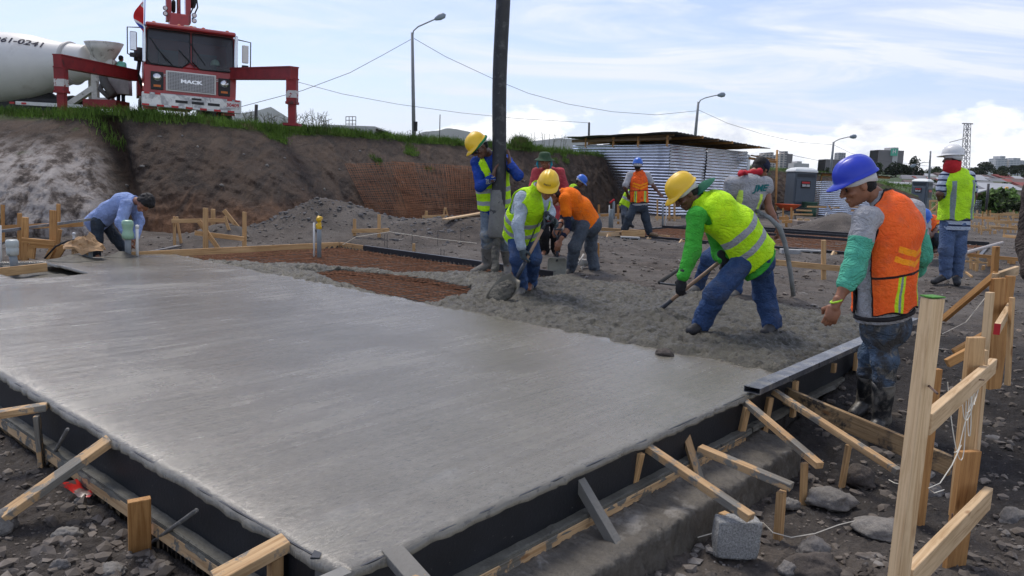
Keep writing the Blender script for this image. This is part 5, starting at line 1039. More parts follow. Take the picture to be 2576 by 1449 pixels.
for sgn in (-1, 1):
    pts = [(.03, 2.42), (1.02, 2.42), (1.05, 2.34), (1.06, 1.62), (.97, 1.52), (.22, 1.50), (.03, 1.68)]
    w = lb(MB().prism([(sgn*x, fy(z), z) for x, z in (pts if sgn > 0 else pts[::-1])], (0, -.012, 0)), 'windscreen', GLS, tr)
    fr_pts = [np.array((sgn*x, fy(z)-.008, z)) for x, z in pts]; lb(MB().tube(fr_pts+[fr_pts[0]], .018, 6), 'seal', BLK, w)
    lb(MB().tube([(sgn*.10-.35+.35*(sgn > 0), fy(1.55)-.05, 1.52), (sgn*.10-.75+.35*(sgn > 0), fy(2.0)-.04, 1.95)], .016, 6).tube([(-.55+.95*(sgn > 0)-.45, fy(2.2)-.03, 2.2), (-.55+.95*(sgn > 0)-.05, fy(1.6)-.03, 1.62)], .012, 6), 'wiper', BLK, tr)
    b = lb(MB().box((sgn*.83, -.005, 1.10), (.30, .05, .46)), 'headlight', BLK, tr, bevel=.01)
    lb(MB().lathe((sgn*.83, -.03, 1.19), [(.105, 0), (.10, .03), (.06, .045), (.001, .05)], 16, ax=(0, -1, 0)), 'lens', CHR, b, smooth=True)
    lb(MB().box((sgn*.83, -.035, .965), (.17, .02, .055)), 'indicator', AMB, b)
    lb(MB().box((sgn*1.13, .02, 2.02), (.09, .06, .95)), 'pillar_guard', CHR, tr, bevel=.02)
    mx = sgn*1.38; m_ = lb(MB().box((mx, .1, 2.05), (.17, .07, .48)), 'mirror', WHT if sgn > 0 else CHR, tr, bevel=.02)
    lb(MB().tube([(sgn*1.12, .1, 2.42), (sgn*1.52, .1, 2.38), (sgn*1.52, .1, 1.72), (sgn*1.12, .12, 1.55)], .018, 6).lathe((mx, .1, 1.70), [(.001, -.06), (.09, -.05), (.09, .05), (.001, .06)], 12), 'mirror_arm', BLK, m_)
    for k in range(2): lb(MB().box((sgn*.64, -.0, 1.24+.04*k), (.10, .008, .012)), 'trim_line', WHTT, tr)
g = lb(MB().box((0, -.0, 1.13), (1.24, .05, .52)), 'grille', WHT, tr, bevel=.01)
mesh_ = MB()
for k in range(30): mesh_.box((-.57+k*1.14/29, -.035, 1.13), (.014, .012, .44))
for k in range(12): mesh_.box((0, -.036, .93+k*.40/11), (1.15, .012, .014))
lb(mesh_, 'grille_mesh', GRL, g); lb(MB().box((0, -.022, 1.13), (1.16, .02, .45)), 'backing', BLK, g)
text_on('lettering', 'MACK', .125, (0, -.05, 1.14), (1, 0, 0), (0, 0, 1), CHR, local=g, bold=.006, xs=1.5)
bm_ = lb(MB().box((.03, -.06, .60), (2.46, .22, .36)), 'bumper', mat('dented_white_bumper', (.55, .55, .54), .3, .1, 4, .3, 8, metal=.3, spots=[((.30, .30, .31), 3, .52, .06)], bdist=.02), tr, bevel=.02)
tp = MB()
for k in range(14):
    if k % 2 == 0 or True: tp.box((-1.11+k*.175, -.175, .455), (.17, .01, .05), mi=k % 2)
for x in (-1.08, -.82, .95, 1.15): tp.box((x, -.175, .755), (.13, .01, .045))
lb(tp, 'reflective_tape', [REDT, WHTT], bm_)
for x in (-.25, .15, .55): lb(MB().box((x, -.173, .60 if x != .15 else .60), (.30, .01, .07)), 'slot', BLK, bm_)
lb(MB().box((.12, -.173, .70), (.24, .01, .05)), 'slot', BLK, bm_)
pl = lb(MB().box((1.03, -.19, .63), (.30, .012, .16)), 'number_plate', WHTT, bm_); text_on('plate_text', '30409', .13, (1.03, -.20, .625), (1, 0, 0), (0, 0, 1), REDT, local=pl, extr=.002, bold=.003)
for x in (-.9, -.3, 0, .3, .9): lb(MB().lathe((x, .02, 2.56), [(.045, 0), (.045, .03), (.001, .05)], 8), 'marker_light', AMB, tr)
lb(MB().box((.0, .5, 2.62), (.32, .3, .08)), 'roof_hatch', mat('dusty_cream', (.45, .42, .36), .7, .1, 5, 0), tr, bevel=.02)
for sgn in (-1, 1):
    wl = lb(MB().lathe((sgn*.97, 1.0, .50), [(.001, -.15), (.30, -.15), (.33, -.11), (.50, -.13), (.53, 0), (.50, .13), (.33, .11), (.001, .1)], 24, ax=(1, 0, 0)), 'wheel', TYRE, tr, smooth=True)
    lb(MB().lathe((sgn*1.08, 1.0, .5), [(.29, 0), (.2, .04), (.08, .08), (.001, .09)], 16, ax=(sgn, 0, 0)), 'rim', WHT, wl)
    th = np.linspace(-.2, math.pi+.2, 14); lb(MB().grid(np.array([[(sgn*x, 1.0+math.cos(a)*.62, .5+math.sin(a)*.62) for a in th] for x in (.80, 1.16)])), 'fender', RED, tr)
    for y in (4.6, 5.9): lb(MB().lathe((sgn*.9, y, .5), [(.001, -.25), (.5, -.25), (.53, 0), (.5, .25), (.001, .25)], 20, ax=(1, 0, 0)), 'wheel', TYRE, tr, smooth=True)
lb(MB().box((0, 4.2, .95), (1.0, 6.4, .3)).box((-.85, 3.2, 1.0), (.3, 2.6, .5)).box((.85, 3.2, 1.0), (.3, 2.6, .5)), 'chassis', REDD, tr)
eng = MB().box((-.55, 2.3, 1.75), (.95, .9, 1.3))
for k in range(9): eng.box((-1.045, 2.3, 1.25+k*.12), (.03, .8, .05))
lb(eng, 'engine_cover', REDD, tr); lb(MB().box((.65, 2.4, 1.5), (.8, .9, .9)), 'tank', REDD, tr, bevel=.05)
lb(MB().beam((-1.05, 1.9, .75), (-1.05, 5.2, 1.5), .05, .25).box((-.9, 5.6, 1.3), (.6, 1.4, .5)), 'ladder_frame', REDD, tr)
lb(MB().lathe((-1.2, 1.95, 1.95), [(.001, -.2), (.14, -.18), (.14, .18), (.001, .2)], 12).tube([(-1.2, 1.9, 1.75), (-1.25, 1.85, 1.4), (-1.1, 1.9, 1.0)], .05, 8), 'air_filter', BLK, tr, smooth=True)
lb(MB().lathe((-.15, 2.6, 1.3), [(.5, 0), (.45, .8), (.36, 1.3), (.36, 1.62)], 16).box((-.15, 2.5, 3.0), (.52, .7, .50)), 'turret', RED, tr, bevel=.03)
def B3(mb, a, b, w, h): return mb.beam(a, b, w, h, up=(0, 1, 0))
lb(B3(B3(MB(), (-.42, 2.5, 3.05), (-.50, 2.6, 14.0), .14, .42), (.10, 2.5, 3.05), (-.02, 2.6, 14.0), .14, .42), 'boom_section', RED, tr)
lb(MB().tube([(-.16, 2.25, 3.1), (-.2, 2.2, 6.0)], .055, 10), 'hydraulic_ram', CHR, tr, smooth=True)
lb(MB().tube([(.2, 2.3, 3.15), (.34, 2.2, 3.5), (.25, 2.2, 4.2)], .02, 6).tube([(.15, 2.3, 3.3), (.27, 2.2, 3.6), (.2, 2.2, 4.2)], .018, 6), 'hydraulic_hose', BLK, tr)
for (x, z) in ((-.52, 3.33), (-.52, 3.18), (.24, 3.24), (.24, 3.09)):
    wlp = lb(MB().lathe((x, 2.1, z), [(.001, .06), (.055, .04), (.07, 0), (.06, -.02), (.001, -.02)], 12, ax=(0, 1, 0)), 'work_lamp', BLK, tr, smooth=True); lb(MB().lathe((x, 2.075, z), [(.05, 0), (.001, -.006)], 12, ax=(0, 1, 0)), 'lens', WHTT, wlp)
lb(MB().lathe((.22, 2.5, 3.75), [(.19, -.07), (.25, -.05), (.25, .05), (.19, .07)], 20, ax=(1, .2, 0)).lathe((-.28, 2.6, 3.5), [(.15, -.05), (.2, 0), (.15, .05)], 16, ax=(1, 0, 0)), 'hose_reel', TYRE, tr, smooth=True)
HOSE_X = At(1264, 0, 9.8)
def toL(p): q = np.asarray(p)-org; return np.array([q@tx, q@ty, q@tz])
hk = toL([HOSE_X[0]+.05, 9.8, 8.6]); lb(MB().beam((-.25, 2.6, 13.9), hk, .3, .35), 'boom_section', RED, tr)
# outriggers
for lab_, pts in (('left', [(338, 190, 22.2), (152, 154, 18.9), (155, 281, 18.9)]), ('right', [(575, 186, 22.0), (735, 184, 19.2), (733, 308, 19.2)])):
    a, b, c = [At(*p) for p in pts]; c = np.array([b[0], b[1], c[2]-.05]); d = nrm(b-a)
    o = MB().beam(a, b+d*.12, .20, .26).build('outrigger', REDD, tr); o.data.materials.clear(); o.data.materials.append(REDD)
    MB().beam(a+zup*.14, b+d*.12+zup*.14, .24, .03).beam(a-zup*.14, b+d*.12-zup*.14, .24, .03).build('flange', REDD, o)
    leg = MB().beam(b-zup*.12, b*.42+c*.58, .24, .20, up=(0, 1, 0)).build('outrigger_leg', REDD, o)
    MB().beam(b*.42+c*.58, c, .17, .14, up=(0, 1, 0)).box(b*.42+c*.58, (.27, .24, .06)).box(c-zup*.0, (.36, .36, .06)).build('jack', REDD, leg)
    MB().beam(b*.66+c*.34, b*.52+c*.48, .245, .206, up=(0, 1, 0)).build('white_band', mat('worn_white_band', (.5, .48, .46), .6, .1, 5, .1, 20, spots=[((.25, .03, .03), 9, .55, .04)]), leg)
# flag
fp = MB().tube([(-1.12, -.02, 2.45), (-1.10, -.02, 3.35)], .012, 6); lb(fp, 'flag_pole', mat('blue_pole', (.02, .08, .4), .5, 0, 1, 0), tr)
fg = np.zeros((16, 12, 3))
for i in range(16):
    for j in range(12):
        t, s_ = i/15, j/11; fg[i, j] = (-1.12-.24*s_*math.sin(math.pi*min(1, t*1.15))-.02, -.04+.05*math.sin(t*9+s_*4), 3.20-t*.85-.18*s_)
def flag_fx(nt, vec, col):
    at = N(nt, 'ShaderNodeAttribute', attribute_name='st').outputs['Fac']
    return ramp_(nt, at, [(0, (.6, .6, .6)), (.16, (.50, .015, .02)), (.62, (.6, .6, .6)), (.70, (.02, .06, .30)), (.84, (.50, .015, .02))], 'CONSTANT'), None
fo = MB().grid(fg).build('flag', mat('striped_flag', (.5, .02, .02), .8, .1, 5, 0, fx=flag_fx), None, smooth=True, attrs={'st': np.clip(np.tile(np.linspace(0, 1, 12), 16)*.35+np.repeat(np.linspace(0, 1, 16), 12)*.9-.18, 0, 1)}); fo.parent = tr
helmet(None, org+tx*.62+ty*.24+tz*1.68, -ty, tz, HG, 1.0, harness=False); o = [q for q in COL.objects if q.name.startswith('hard_hat')][-1]
tag(o, 'pale green hard hat showing behind the truck windscreen', 'hard hat')
# windscreen must let the hat show
gm = GLS.node_tree; gb = gm.nodes['Principled BSDF']; gb.inputs['Transmission Weight'].default_value = .0; gb.inputs['Alpha'].default_value = .38
# mixer truck
ya_, yb_ = At(-190, 186, 24.6), At(226, 156, 23.6); dax = nrm(yb_-ya_); DL = np.linalg.norm(yb_-ya_)
mr = empty('mixer_truck', [float(ya_[0]+2), float(ya_[1]), 2.4]); tag(mr, 'white concrete mixer truck cut off by the left picture edge, behind the red outrigger', 'truck')
dprof = [(.45, 0), (.85, .35), (1.06, 1.0), (1.10, 2.0), (1.06, 2.9), (.92, 3.9), (.66, 4.75), (.48, DL-.02), (.46, DL+.05)]
def dr(h): return float(np.interp(h, [p[1] for p in dprof], [p[0] for p in dprof]))
hs = np.linspace(0, DL+.05, 60); rs = [dr(h) for h in hs]; rs = list(np.convolve(np.pad(rs, 3, 'edge'), np.ones(7)/7, 'valid'))
drum = MB().lathe(ya_, list(zip(rs, hs)), 48, ax=dax).build('drum', mat('dusty_white_drum', (.60, .59, .56), .45, .06, 1.2, .05, 9, spots=[((.45, .42, .38), 1.6, .56, .25), ((.3, .27, .24), 5, .70, .1)]), mr, smooth=True)
MB().lathe(ya_+dax*(DL-.62), [(dr(DL-.62)+.03, 0), (dr(DL-.6)+.05, .06), (dr(DL-.5)+.03, .12)], 40, ax=dax).build('drum_ring', mat('grey_ring', (.4, .39, .37), .5, .1, 5, .1, 30), mr, smooth=True)
V, F = text_mesh('261-0241', .30, .002, .006, 1.25); side_ = nrm(np.cross(dax, zup)); upd = nrm(np.cross(side_, dax)); side_ = side_ if side_[1] < 0 else -side_
hC = (At(76, 104, 23.7)-ya_)@dax; Vn = []
for x, y, z in V:
    h = hC+x; r = np.interp(h, hs, rs)+.012; ph = rad(43)+y/r; Vn.append(ya_+dax*h+(side_*math.cos(ph)+upd*math.sin(ph))*r)
MB().add(Vn, F).build('lettering', mat('navy_lettering', (.03, .03, .07), .5, 0, 1, 0), drum)
HOPM = mat('dirty_white_steel', (.50, .48, .43), .6, .15, 4, .3, 20, spots=[((.2, .18, .16), 5, .56, .1)])
hc_ = At(262, 124, 23.4); MB().lathe(hc_-zup*.40, [(.16, -.05), (.2, .0), (.42, .36), (.53, .58), (.50, .56), (.38, .34), (.15, 0)], 20, sx=1.05, sy=.8).build('hopper', HOPM, mr, smooth=True)
def W3(*p): return [At(*q) for q in p]
fr = MB()
for a, b, w in ((W3((236, 124, 23.5), (242, 270, 23.5))+[.16]), (W3((228, 124, 24), (230, 270, 24.2))+[.14]), (W3((236, 125, 23.4), (290, 165, 23.4))+[.22]), (W3((240, 160, 23.4), (288, 166, 23.4))+[.3]), (W3((168, 268, 23.6), (236, 222, 23.5))+[.16]), (W3((240, 200, 23.4), (272, 205, 23.4))+[.08]), (W3((242, 255, 23.3), (285, 255, 23.3))+[.2]), (W3((270, 200, 23.3), (276, 255, 23.3))+[.07])):
    fr.beam(a, b, w, w)
fr.build('rear_frame', HOPM, mr)
MB().tube(W3((255, 165, 23.2), (262, 205, 23.1), (285, 240, 22.9)), .12, 10).tube(W3((262, 200, 23.2), (252, 225, 23), (275, 246, 22.9)), .07, 8).build('discharge_chute', mat('dark_chute', (.07, .065, .06), .7, .3, 5, .3, 20), mr, smooth=True)
ch = MB().beam(*W3((42, 259, 23.4), (225, 269, 23.2)), .1, .10).build('side_rail', WHT, mr)
tp = MB()
for u in (60, 118, 177, 30): a = At(u-6, 256.5+u*.055, 23.32); b = At(u+6, 257.1+u*.055, 23.32); tp.beam(a, b, .02, .055)
tp.build('red_marking', REDT, mr)
MB().beam(*W3((-160, 262, 24.4), (230, 268, 24.2)), .9, .35).build('chassis', BLK, mr)
for u in (70, 110, -20, -80):
    c = At(u, 275, 24.0); c[2] = 2.36+.45
    for dy in (0, 1.6): wl = MB().lathe(c+nv(0, dy, 0), [(.001, -.14), (.3, -.14), (.48, -.12), (.5, 0), (.48, .12), (.001, .14)], 20, ax=(0, 1, 0)).build('wheel', TYRE, mr, smooth=True)
MB().box(At(268, 256, 23.0)-nv(0, 0, .08), (.95, .8, .22)).build('step_platform', REDD, mr)
MB().box(At(300, 216, 23.5), (.6, .6, .5), .3).build('pump_hopper', mat('dusty_grey_steel', (.25, .23, .22), .7, .2, 5, .2, 20), tr)
# hanging hose
hz0, hz1 = At(1250, 588, 9.8), At(1264, 0, 9.8); hd_ = nrm(hz1-hz0); HM = mat('black_rubber_hose', (.022, .022, .025), .55, .3, 5, .3, 20, spots=[((.11, .11, .11), 7, .55, .2), ((.13, .13, .12), 30, .66, .03)], bdist=.006)
hr = empty('concrete_hose', hz0); tag(hr, 'thick black rubber hose hanging from above and pouring concrete', 'hose')
n_ = 40; topz = (8.5-hz0[2])/hd_[2]; pts = [hz0+hd_*(topz*i/n_)+nv(.012*math.sin(i*.5), 0, 0) for i in range(n_+1)]
MB().tube(pts, .088, 24).build('rubber_tube', HM, hr, smooth=True)
cend = [hz0+hd_*x for x in (.55, .35, .2, .1, -.02, -.05)]; MB().tube(cend, [.092, .096, .105, .112, .116, .10], 24).build('caked_end', mat('caked_hose_end', (.19, .185, .17), .8, .2, 9, .9, 40, spots=[((.06, .06, .06), 9, .58, .05)], bdist=.02), hr, smooth=True)
Fs = Field(.012, .02); bt = P(1243, 706, -.02); tpn = hz0
for k in range(46):
    t = rnd.random(); c = tpn*(1-t)+bt*t+nv(rnd.gauss(0, .022), rnd.gauss(0, .02), 0); s_ = rnd.uniform(.018, .036); Fs.ell(c, np.eye(3), (s_*.8, s_*.8, s_*1.5))
Fs.cap(tpn, bt, .05, .036, .012, 50, 4)
o = garment('concrete_stream', Fs, ROUGH, None, [lambda p, d: d-.006*vn(p*45, 3)]); tag(o, 'wet concrete stream falling from the hose end', 'concrete')
# ---------------------------------------------------------------- metal shed
CORR = mat('corrugated_zinc', (.80, .82, .86), .20, .05, 1.2, 0, 3, metal=.95, spots=[((.42, .44, .48), .9, .50, .2)])
def corr_wall(a, b, z0, z1, wave=.115, amp=.015, name='corrugated_wall', parent=None, m_=None, slope=None):
    a, b = np.asarray(a, float), np.asarray(b, float); nz = int((z1-z0)/wave*8); n = nrm(np.cross(b-a, zup)); G = np.zeros((14, nz+1, 3))
    for i in range(14):
        for j in range(nz+1): z = z0+(z1-z0)*j/nz; q = a+(b-a)*i/13; G[i, j] = [q[0], q[1], z]+n*(amp*math.sin(2*math.pi*(z-z0)/wave)+.012*math.sin(i*1.9+j*.05)+.010*float(vn([i*.6, z*2.1, 1])))
    return MB().grid(G).build(name, m_ or CORR, parent, smooth=True)
sc0 = At(1675, 541, 30.0); scl = At(1433, 520, 34.8); scr = At(1868, 530, 34.2)
sh = empty('metal_shed', [sc0[0], sc0[1], -.1]); tag(sh, 'large shiny corrugated metal shed with a wooden raftered roof', 'shed')
flr = -.12; tpz = 2.72
corr_wall(scl*[1, 1, 0], sc0*[1, 1, 0], flr, tpz, parent=sh); mid_ = sc0*.56+scr*.44
corr_wall(sc0*[1, 1, 0], mid_*[1, 1, 0], flr, tpz, parent=sh); off = nrm(np.cross(scr-sc0, zup))*-.03; corr_wall(mid_*[1, 1, 0]-off, scr*[1, 1, 0]-off, flr, tpz-.02, parent=sh)
bk = (scl+scr-sc0)*[1, 1, 0]; corr_wall(scr*[1, 1, 0], bk, flr, tpz, parent=sh); corr_wall(bk, scl*[1, 1, 0], flr, tpz, parent=sh)
MB().beam(scr*[1, 1, 0]+nv(.05, .0, 1.3), scr*[1, 1, 0]+nv(.62, 1.6, 1.3), .03, 2.6).build('plain_panel', mat('plain_zinc', (.45, .5, .56), .4, .1, 1, .1, 4, metal=.7), sh)
def lift(p, z): return np.array([p[0], p[1], z])
rafA = MB().beam(lift(scl, tpz+.16), lift(sc0, tpz+.20), .05, .09).build('rafter', mat('weathered_rafter', (.20, .13, .07), .9, .2, 3, .2, 20), sh)
dirR = nrm((scr-sc0)*[1, 1, 0]); dirL = nrm((scl-sc0)*[1, 1, 0]); LR, LL = np.linalg.norm((scr-sc0)[:2]), np.linalg.norm((scl-sc0)[:2])
for k in range(6):
    c = lift(sc0, tpz+.20-.035*k)+dirR*(.25+(LR-.25)*k/5.0); MB().beam(c-dirL*(.62 if k else -.05)+zup*.15, c+dirL*(LL+.3)-zup*.0, .06, .11).build('rafter', PINE2 if k % 2 else MATS['weathered_rafter'], sh)
for k, fr_q in enumerate((.15, .45, .7, .97)): MB().beam(lift(scl*(1-fr_q)+sc0*fr_q, tpz-.1), lift(scl*(1-fr_q)+sc0*fr_q, tpz+.3), .08, .08).build('post', PINE2, sh)
rg = np.zeros((90, 12, 3))
for i in range(90):
    for j in range(12):
        x = -.45+(LR+1.5)*i/89; y = -.6+(LL+.9)*j/11; rg[i, j] = lift(sc0, tpz+.40-.035*5*x/LR-.012*y+.018*math.sin(i*2.1)-.02*(j % 3 == 0))+dirR*x+dirL*y
MB().grid(rg).build('roof', mat('dull_zinc_roof', (.16, .17, .16), .6, .2, 1, .1, 8, metal=.2), sh, smooth=True)
# second smaller shed
s2a, s2b = At(2060, 524, 37), At(2190, 528, 36); s2 = empty('metal_shed', s2a); tag(s2, 'small corrugated metal hut with a low dark roof behind the blue helmet', 'shed')
corr_wall(s2a*[1, 1, 0], s2b*[1, 1, 0], -.1, 1.62, .09, parent=s2); corr_wall(s2b*[1, 1, 0], s2b*[1, 1, 0]+nv(.6, 2.2, 0), -.1, 1.62, .09, parent=s2); corr_wall(s2a*[1, 1, 0]+nv(.6, 2.2, 0), s2a*[1, 1, 0], -.1, 1.62, .09, parent=s2)
rg = np.zeros((50, 6, 3))
for i in range(50):
    for j in range(6): q = s2a+(s2b-s2a)*(-.35+i/49*1.75); rg[i, j] = [q[0]+j*.1, q[1]-.5+j*.55, 1.98+.018*math.sin(i*2.6)-.2*max(0, i/49-.55)-j*.01]
MB().grid(rg).build('roof', mat('rusty_roof', (.12, .10, .085), .7, .3, 2, .1, 8, metal=.3), s2, smooth=True)
MB().beam(lift(s2a, 1.9), lift(s2b+(s2b-s2a)*.3, 1.86), .05, .12).build('rafter', PINE2, s2)
for q in (s2a, (s2a+s2b)/2, s2b): MB().beam(lift(q, 1.6)+nv(0, .05, 0), lift(q, 1.9)+nv(0, .05, 0), .06, .06).build('post', PINE2, s2)
# portable toilets
PT = mat('slate_plastic', (.062, .078, .098), .55, .08, 2, .05, 20); PTW = mat('white_roof_plastic', (.62, .64, .62), .5, .05, 2, .03, 20); SGN = mat('black_sign', (.015, .014, .015), .5, 0, 1, 0)
def toilet(label, a, b, c, h, signs):
    """a, b, c: ground points: left corner, near corner, right corner"""
    r = empty('portable_toilet', b); tag(r, label, 'portable toilet'); a, b, c = [lift(q, -.05) for q in (a, b, c)]; d = a+c-b
    MB().prism([a, b, c, d], (0, 0, h)).build('cabin', PT, r, bevel=.03)
    cc = (a+c)/2; rg = []
    for k, (sc_, z) in enumerate(((1.05, h), (1.06, h+.05), (.98, h+.12), (.75, h+.19), (.4, h+.23), (.01, h+.24))): rg.append([cc+(q-cc)*sc_+zup*(z+.05*0) for q in (a, a*.5+b*.5, b, b*.5+c*.5, c, c*.5+d*.5, d, d*.5+a*.5)])
    mb = MB(); V = np.array(rg); V = V.reshape(-1, 3); F_ = [(i*8+k, i*8+(k+1) % 8, (i+1)*8+(k+1) % 8, (i+1)*8+k) for i in range(5) for k in range(8)]; mb.add(V, F_).build('roof', PTW, r, bevel=.01)
    for (p, q) in ((a, b), (b, c)):
        w = q-p; n = nrm(np.cross(w, zup)); n = n if n[1] < 0 else -n; m0 = (p+q)/2; wl = np.linalg.norm(w)
        MB().beam(p*.93+q*.07+n*.012+zup*h*.44, p*.07+q*.93+n*.012+zup*h*.44, .02, h*.78).build('panel', mat('slate_panel', (.07, .088, .112), .5, .08, 2, .05, 20), r, bevel=.01)
        vt_ = MB()
        for k in range(3): vt_.beam(p*.9+q*.1+n*.02+zup*(h-.10-.05*k), p*.1+q*.9+n*.02+zup*(h-.10-.05*k), .02, .018)
        vt_.build('vent', BLK, r)
    MB().beam(b+nv(0, -.03, .05), b+nv(0, -.03, h-.05), .07, .07).build('corner_trim', PT, r)
    for (side, f0, f1, z0, z1, txt, top) in signs:
        p, q = (a, b) if side == 0 else (b, c); w = nrm(q-p); n = nrm(np.cross(w, zup)); n = n if n[1] < 0 else -n
        s0, s1 = p+(q-p)*f0+n*.035, p+(q-p)*f1+n*.035; sg = MB().beam(s0+zup*(z0+z1)/2, s1+zup*(z0+z1)/2, .012, z1-z0).build('sign', SGN, r)
        MB().beam(s0*.93+s1*.07+n*.01+zup*(z1-(z1-z0)*.24), s1*.9+s0*.1+n*.01+zup*(z1-(z1-z0)*.24), .008, (z1-z0)*.24).build('red_band', REDT, sg)
        if txt: text_on('sign_text', txt, (z1-z0)*.36, (s0+s1)/2+n*.02+zup*(z0+(z1-z0)*.36), w, zup, WHTT, parent=sg, extr=.002, bold=.006, xs=.9)
    return r
toilet('larger grey portable toilet with a white domed roof left of the small hut', At(1969, 540, 37.4), At(1991, 552, 36.0), At(2046, 545, 36.6), 2.02, [(1, .27, .70, 1.28, 1.62, '2203-1353', 1), (0, .38, .78, 1.30, 1.62, '1135', 1)])
toilet('smaller grey portable toilet with white roof behind the standing men', At(2288, 520, 54.8), At(2327, 522, 53.5), At(2341, 520, 55), 2.02, [(0, .25, .68, 1.28, 1.60, '2203-1353', 1), (1, .2, .8, .95, 1.55, None, 1)])
ORD = 'first second third fourth fifth sixth seventh eighth ninth tenth eleventh twelfth thirteenth fourteenth fifteenth sixteenth seventeenth eighteenth nineteenth twentieth twenty-first twenty-second twenty-third twenty-fourth twenty-fifth twenty-sixth'.split()
# ================================================================ TOOLS
HAND_W = mat('worn_ash_handle', (.34, .22, .14), .6, .15, 6, .15, 60, spots=[((.20, .17, .14), 9, .6, .1)]); MUDM = mat('muddy_blade', (.13, .12, .09), .5, .2, 9, .5, 60, spots=[((.20, .19, .17), 5, .58, .1)], bdist=.008)
def shovel(label, a, b, tip, width, nml, square=False, grip=True, blade_m=MUDM):
    a, b, tip = [np.asarray(q, float) for q in (a, b, tip)]; r = empty('shovel', (a+b)/2); tag(r, label, 'shovel'); d = nrm(b-a); L_ = np.linalg.norm(b-a)
    MB().tube([a+d*(.16 if grip else 0), b-d*.20*min(1, L_)], .017, 10).build('handle', HAND_W, r, smooth=True)
    MB().tube([b-d*.28*min(1, L_), b-d*.1, b+d*.05], [.021, .022, .016], 10).build('socket', mat('dark_socket', (.03, .035, .045), .5, .2, 9, .1, 40), r, smooth=True)
    db = nrm(tip-b); nml = np.asarray(nml, float); nml = nrm(nml-db*(nml@db)); x = np.cross(db, nml); BL = np.linalg.norm(tip-b)
    if grip:
        g = MB(); MG = mat('grip_metal', (.04, .045, .055), .45, .2, 9, .1, 40)
        g.tube([a+d*.17, a+d*.11, a+x*.052+d*.055, a+x*.055, a-x*.055, a-x*.052+d*.055, a+d*.11], [.019, .014, .010, .014, .014, .010, .014], 8); g.build('grip', MG, r, smooth=True)
    G = np.zeros((14, 9, 3))
    for i in range(14):
        u = i/13; w = width/2*((min(1, .55+u*2.2) if u < .25 else 1)*(1 if square else math.sqrt(max(.0, 1-max(0, (u-.42)/.58)**2.1))))
        if square: w = width/2*(min(1, .72+u*3))*(1-.0*u)
        for j in range(9): v = (j-4)/4; G[i, j] = b+db*BL*(u*(1 if not square else .94+.06*(1-v*v)))+x*w*v+nml*(.035*(v*v)+.04*(u-.5)**2*4-.02)
    o = MB().grid(G).build('blade', blade_m, r, smooth=True); sm = o.modifiers.new('t', 'SOLIDIFY'); sm.thickness = .005
    return r
q = pc[1]
shovel('round pointed shovel full of wet concrete held by the pale shirt worker', At(1383, 541, 8.02), At(1299, 702, 7.86), At(1226, 768, 7.72), .25, (-.2, -.9, .55))
Fm = Field(.012, .03); c0 = At(1263, 736, 7.76); Fm.ell(c0, box3(nrm(At(1226, 768, 7.72)-At(1299, 702, 7.86)), (-.2, -.9, .55)), (.105, .17, .035)); o = garment('concrete_load', Fm, ROUGH, None, [lambda p, d: d-.008*vn(p*40, 3)-.006*vn(p*90, 4)]); tag(o, 'heap of wet concrete on the raised round shovel', 'concrete')
shovel('flat square shovel standing in the concrete under the orange shirt worker', At(1404, 577, 10.40), At(1401.5, 648, 10.36), At(1400, 697, 10.32), .255, (0, -1, .15), square=True, blade_m=mat('caked_square_blade', (.20, .195, .16), .7, .15, 9, .4, 60))
shovel('long handled shovel pushed into the concrete by the green sweater worker', At(1838, 636, 6.72), P(1637, 797, -.005), (lambda a, b: b+nrm(b-a)*.27)(At(1838, 636, 6.72), P(1637, 797, -.005)), .2, (.2, -.6, .9), grip=False)
vb = [At(*p) for p in ((1904, 531, 8.9), (1918, 538, 8.8), (1936, 548, 8.75), (1961, 572, 8.72), (1974, 610, 8.74), (1982, 645, 8.78), (1990, 695, 8.8), (1996, 744, 8.84))]
o = MB().tube(vb, [.024, .024, .024, .030, .027, .026, .025, .026], 12).build('vibrator_hose', mat('caked_grey_hose', (.21, .22, .21), .7, .2, 9, .4, 40, spots=[((.12, .11, .09), 6, .52, .15)]), smooth=True); tag(o, 'curved grey concrete vibrator hose held by the grey shirt worker', 'hose')
o = MB().tube([At(1659, 711, 8.4), At(1712, 674, 8.9), At(1730, 660, 9.1)], .022, 8).build('tool_handle', mat('dark_tool', (.045, .042, .038), .7, .2, 9, .3, 40), smooth=True); tag(o, 'dark tool handle lying on the rough concrete left of the green sweater worker', 'tool handle')
o = MB().tube([At(1660, 712, 8.35), At(1690, 716, 8.3), At(1704, 717, 8.3)], .012, 8).build('steel_rod', MATS['worn_steel_lip'], smooth=True); tag(o, 'thin pale steel rod on the rough concrete beside the dark tool handle', 'rod')
# ================================================================ BATTER BOARDS, STAKES, PIPES
BG = 'batter boards around the beds'
def frame(label, stakes, rails, zg=-.05, m_=PINE, name='batter_board', cat='batter board', group=BG, extra=(), dp=.035):
    us, vs = stakes[0][0], stakes[0][2]; r = empty(name, P(us, vs, zg)); tag(r, label, cat, group)
    for s_ in stakes:
        u, vt, vb_, w = s_[:4]; u2 = s_[4] if len(s_) > 4 else u; z0 = s_[5] if len(s_) > 5 else zg
        b = P(u2, vb_, z0); t = At(u, vt, b[1]-.05*(u != u2)); wm = w*b[1]/F_PX
        MB().beam(b-nrm(t-b)*.12, t, wm, dp, up=(0, 1, 0), j=.003).build('stake', m_, r, bevel=.002)
    for (u0, v0, u1, v1, h, Y0, Y1) in rails:
        a, b = At(u0, v0, Y0), At(u1, v1, Y1); MB().beam(a, b, .028, h*(Y0+Y1)/2/F_PX, j=.003).build('rail', m_, r, bevel=.002)
    return r
def yv(u, v, z=-.05): return P(u, v, z)[1]
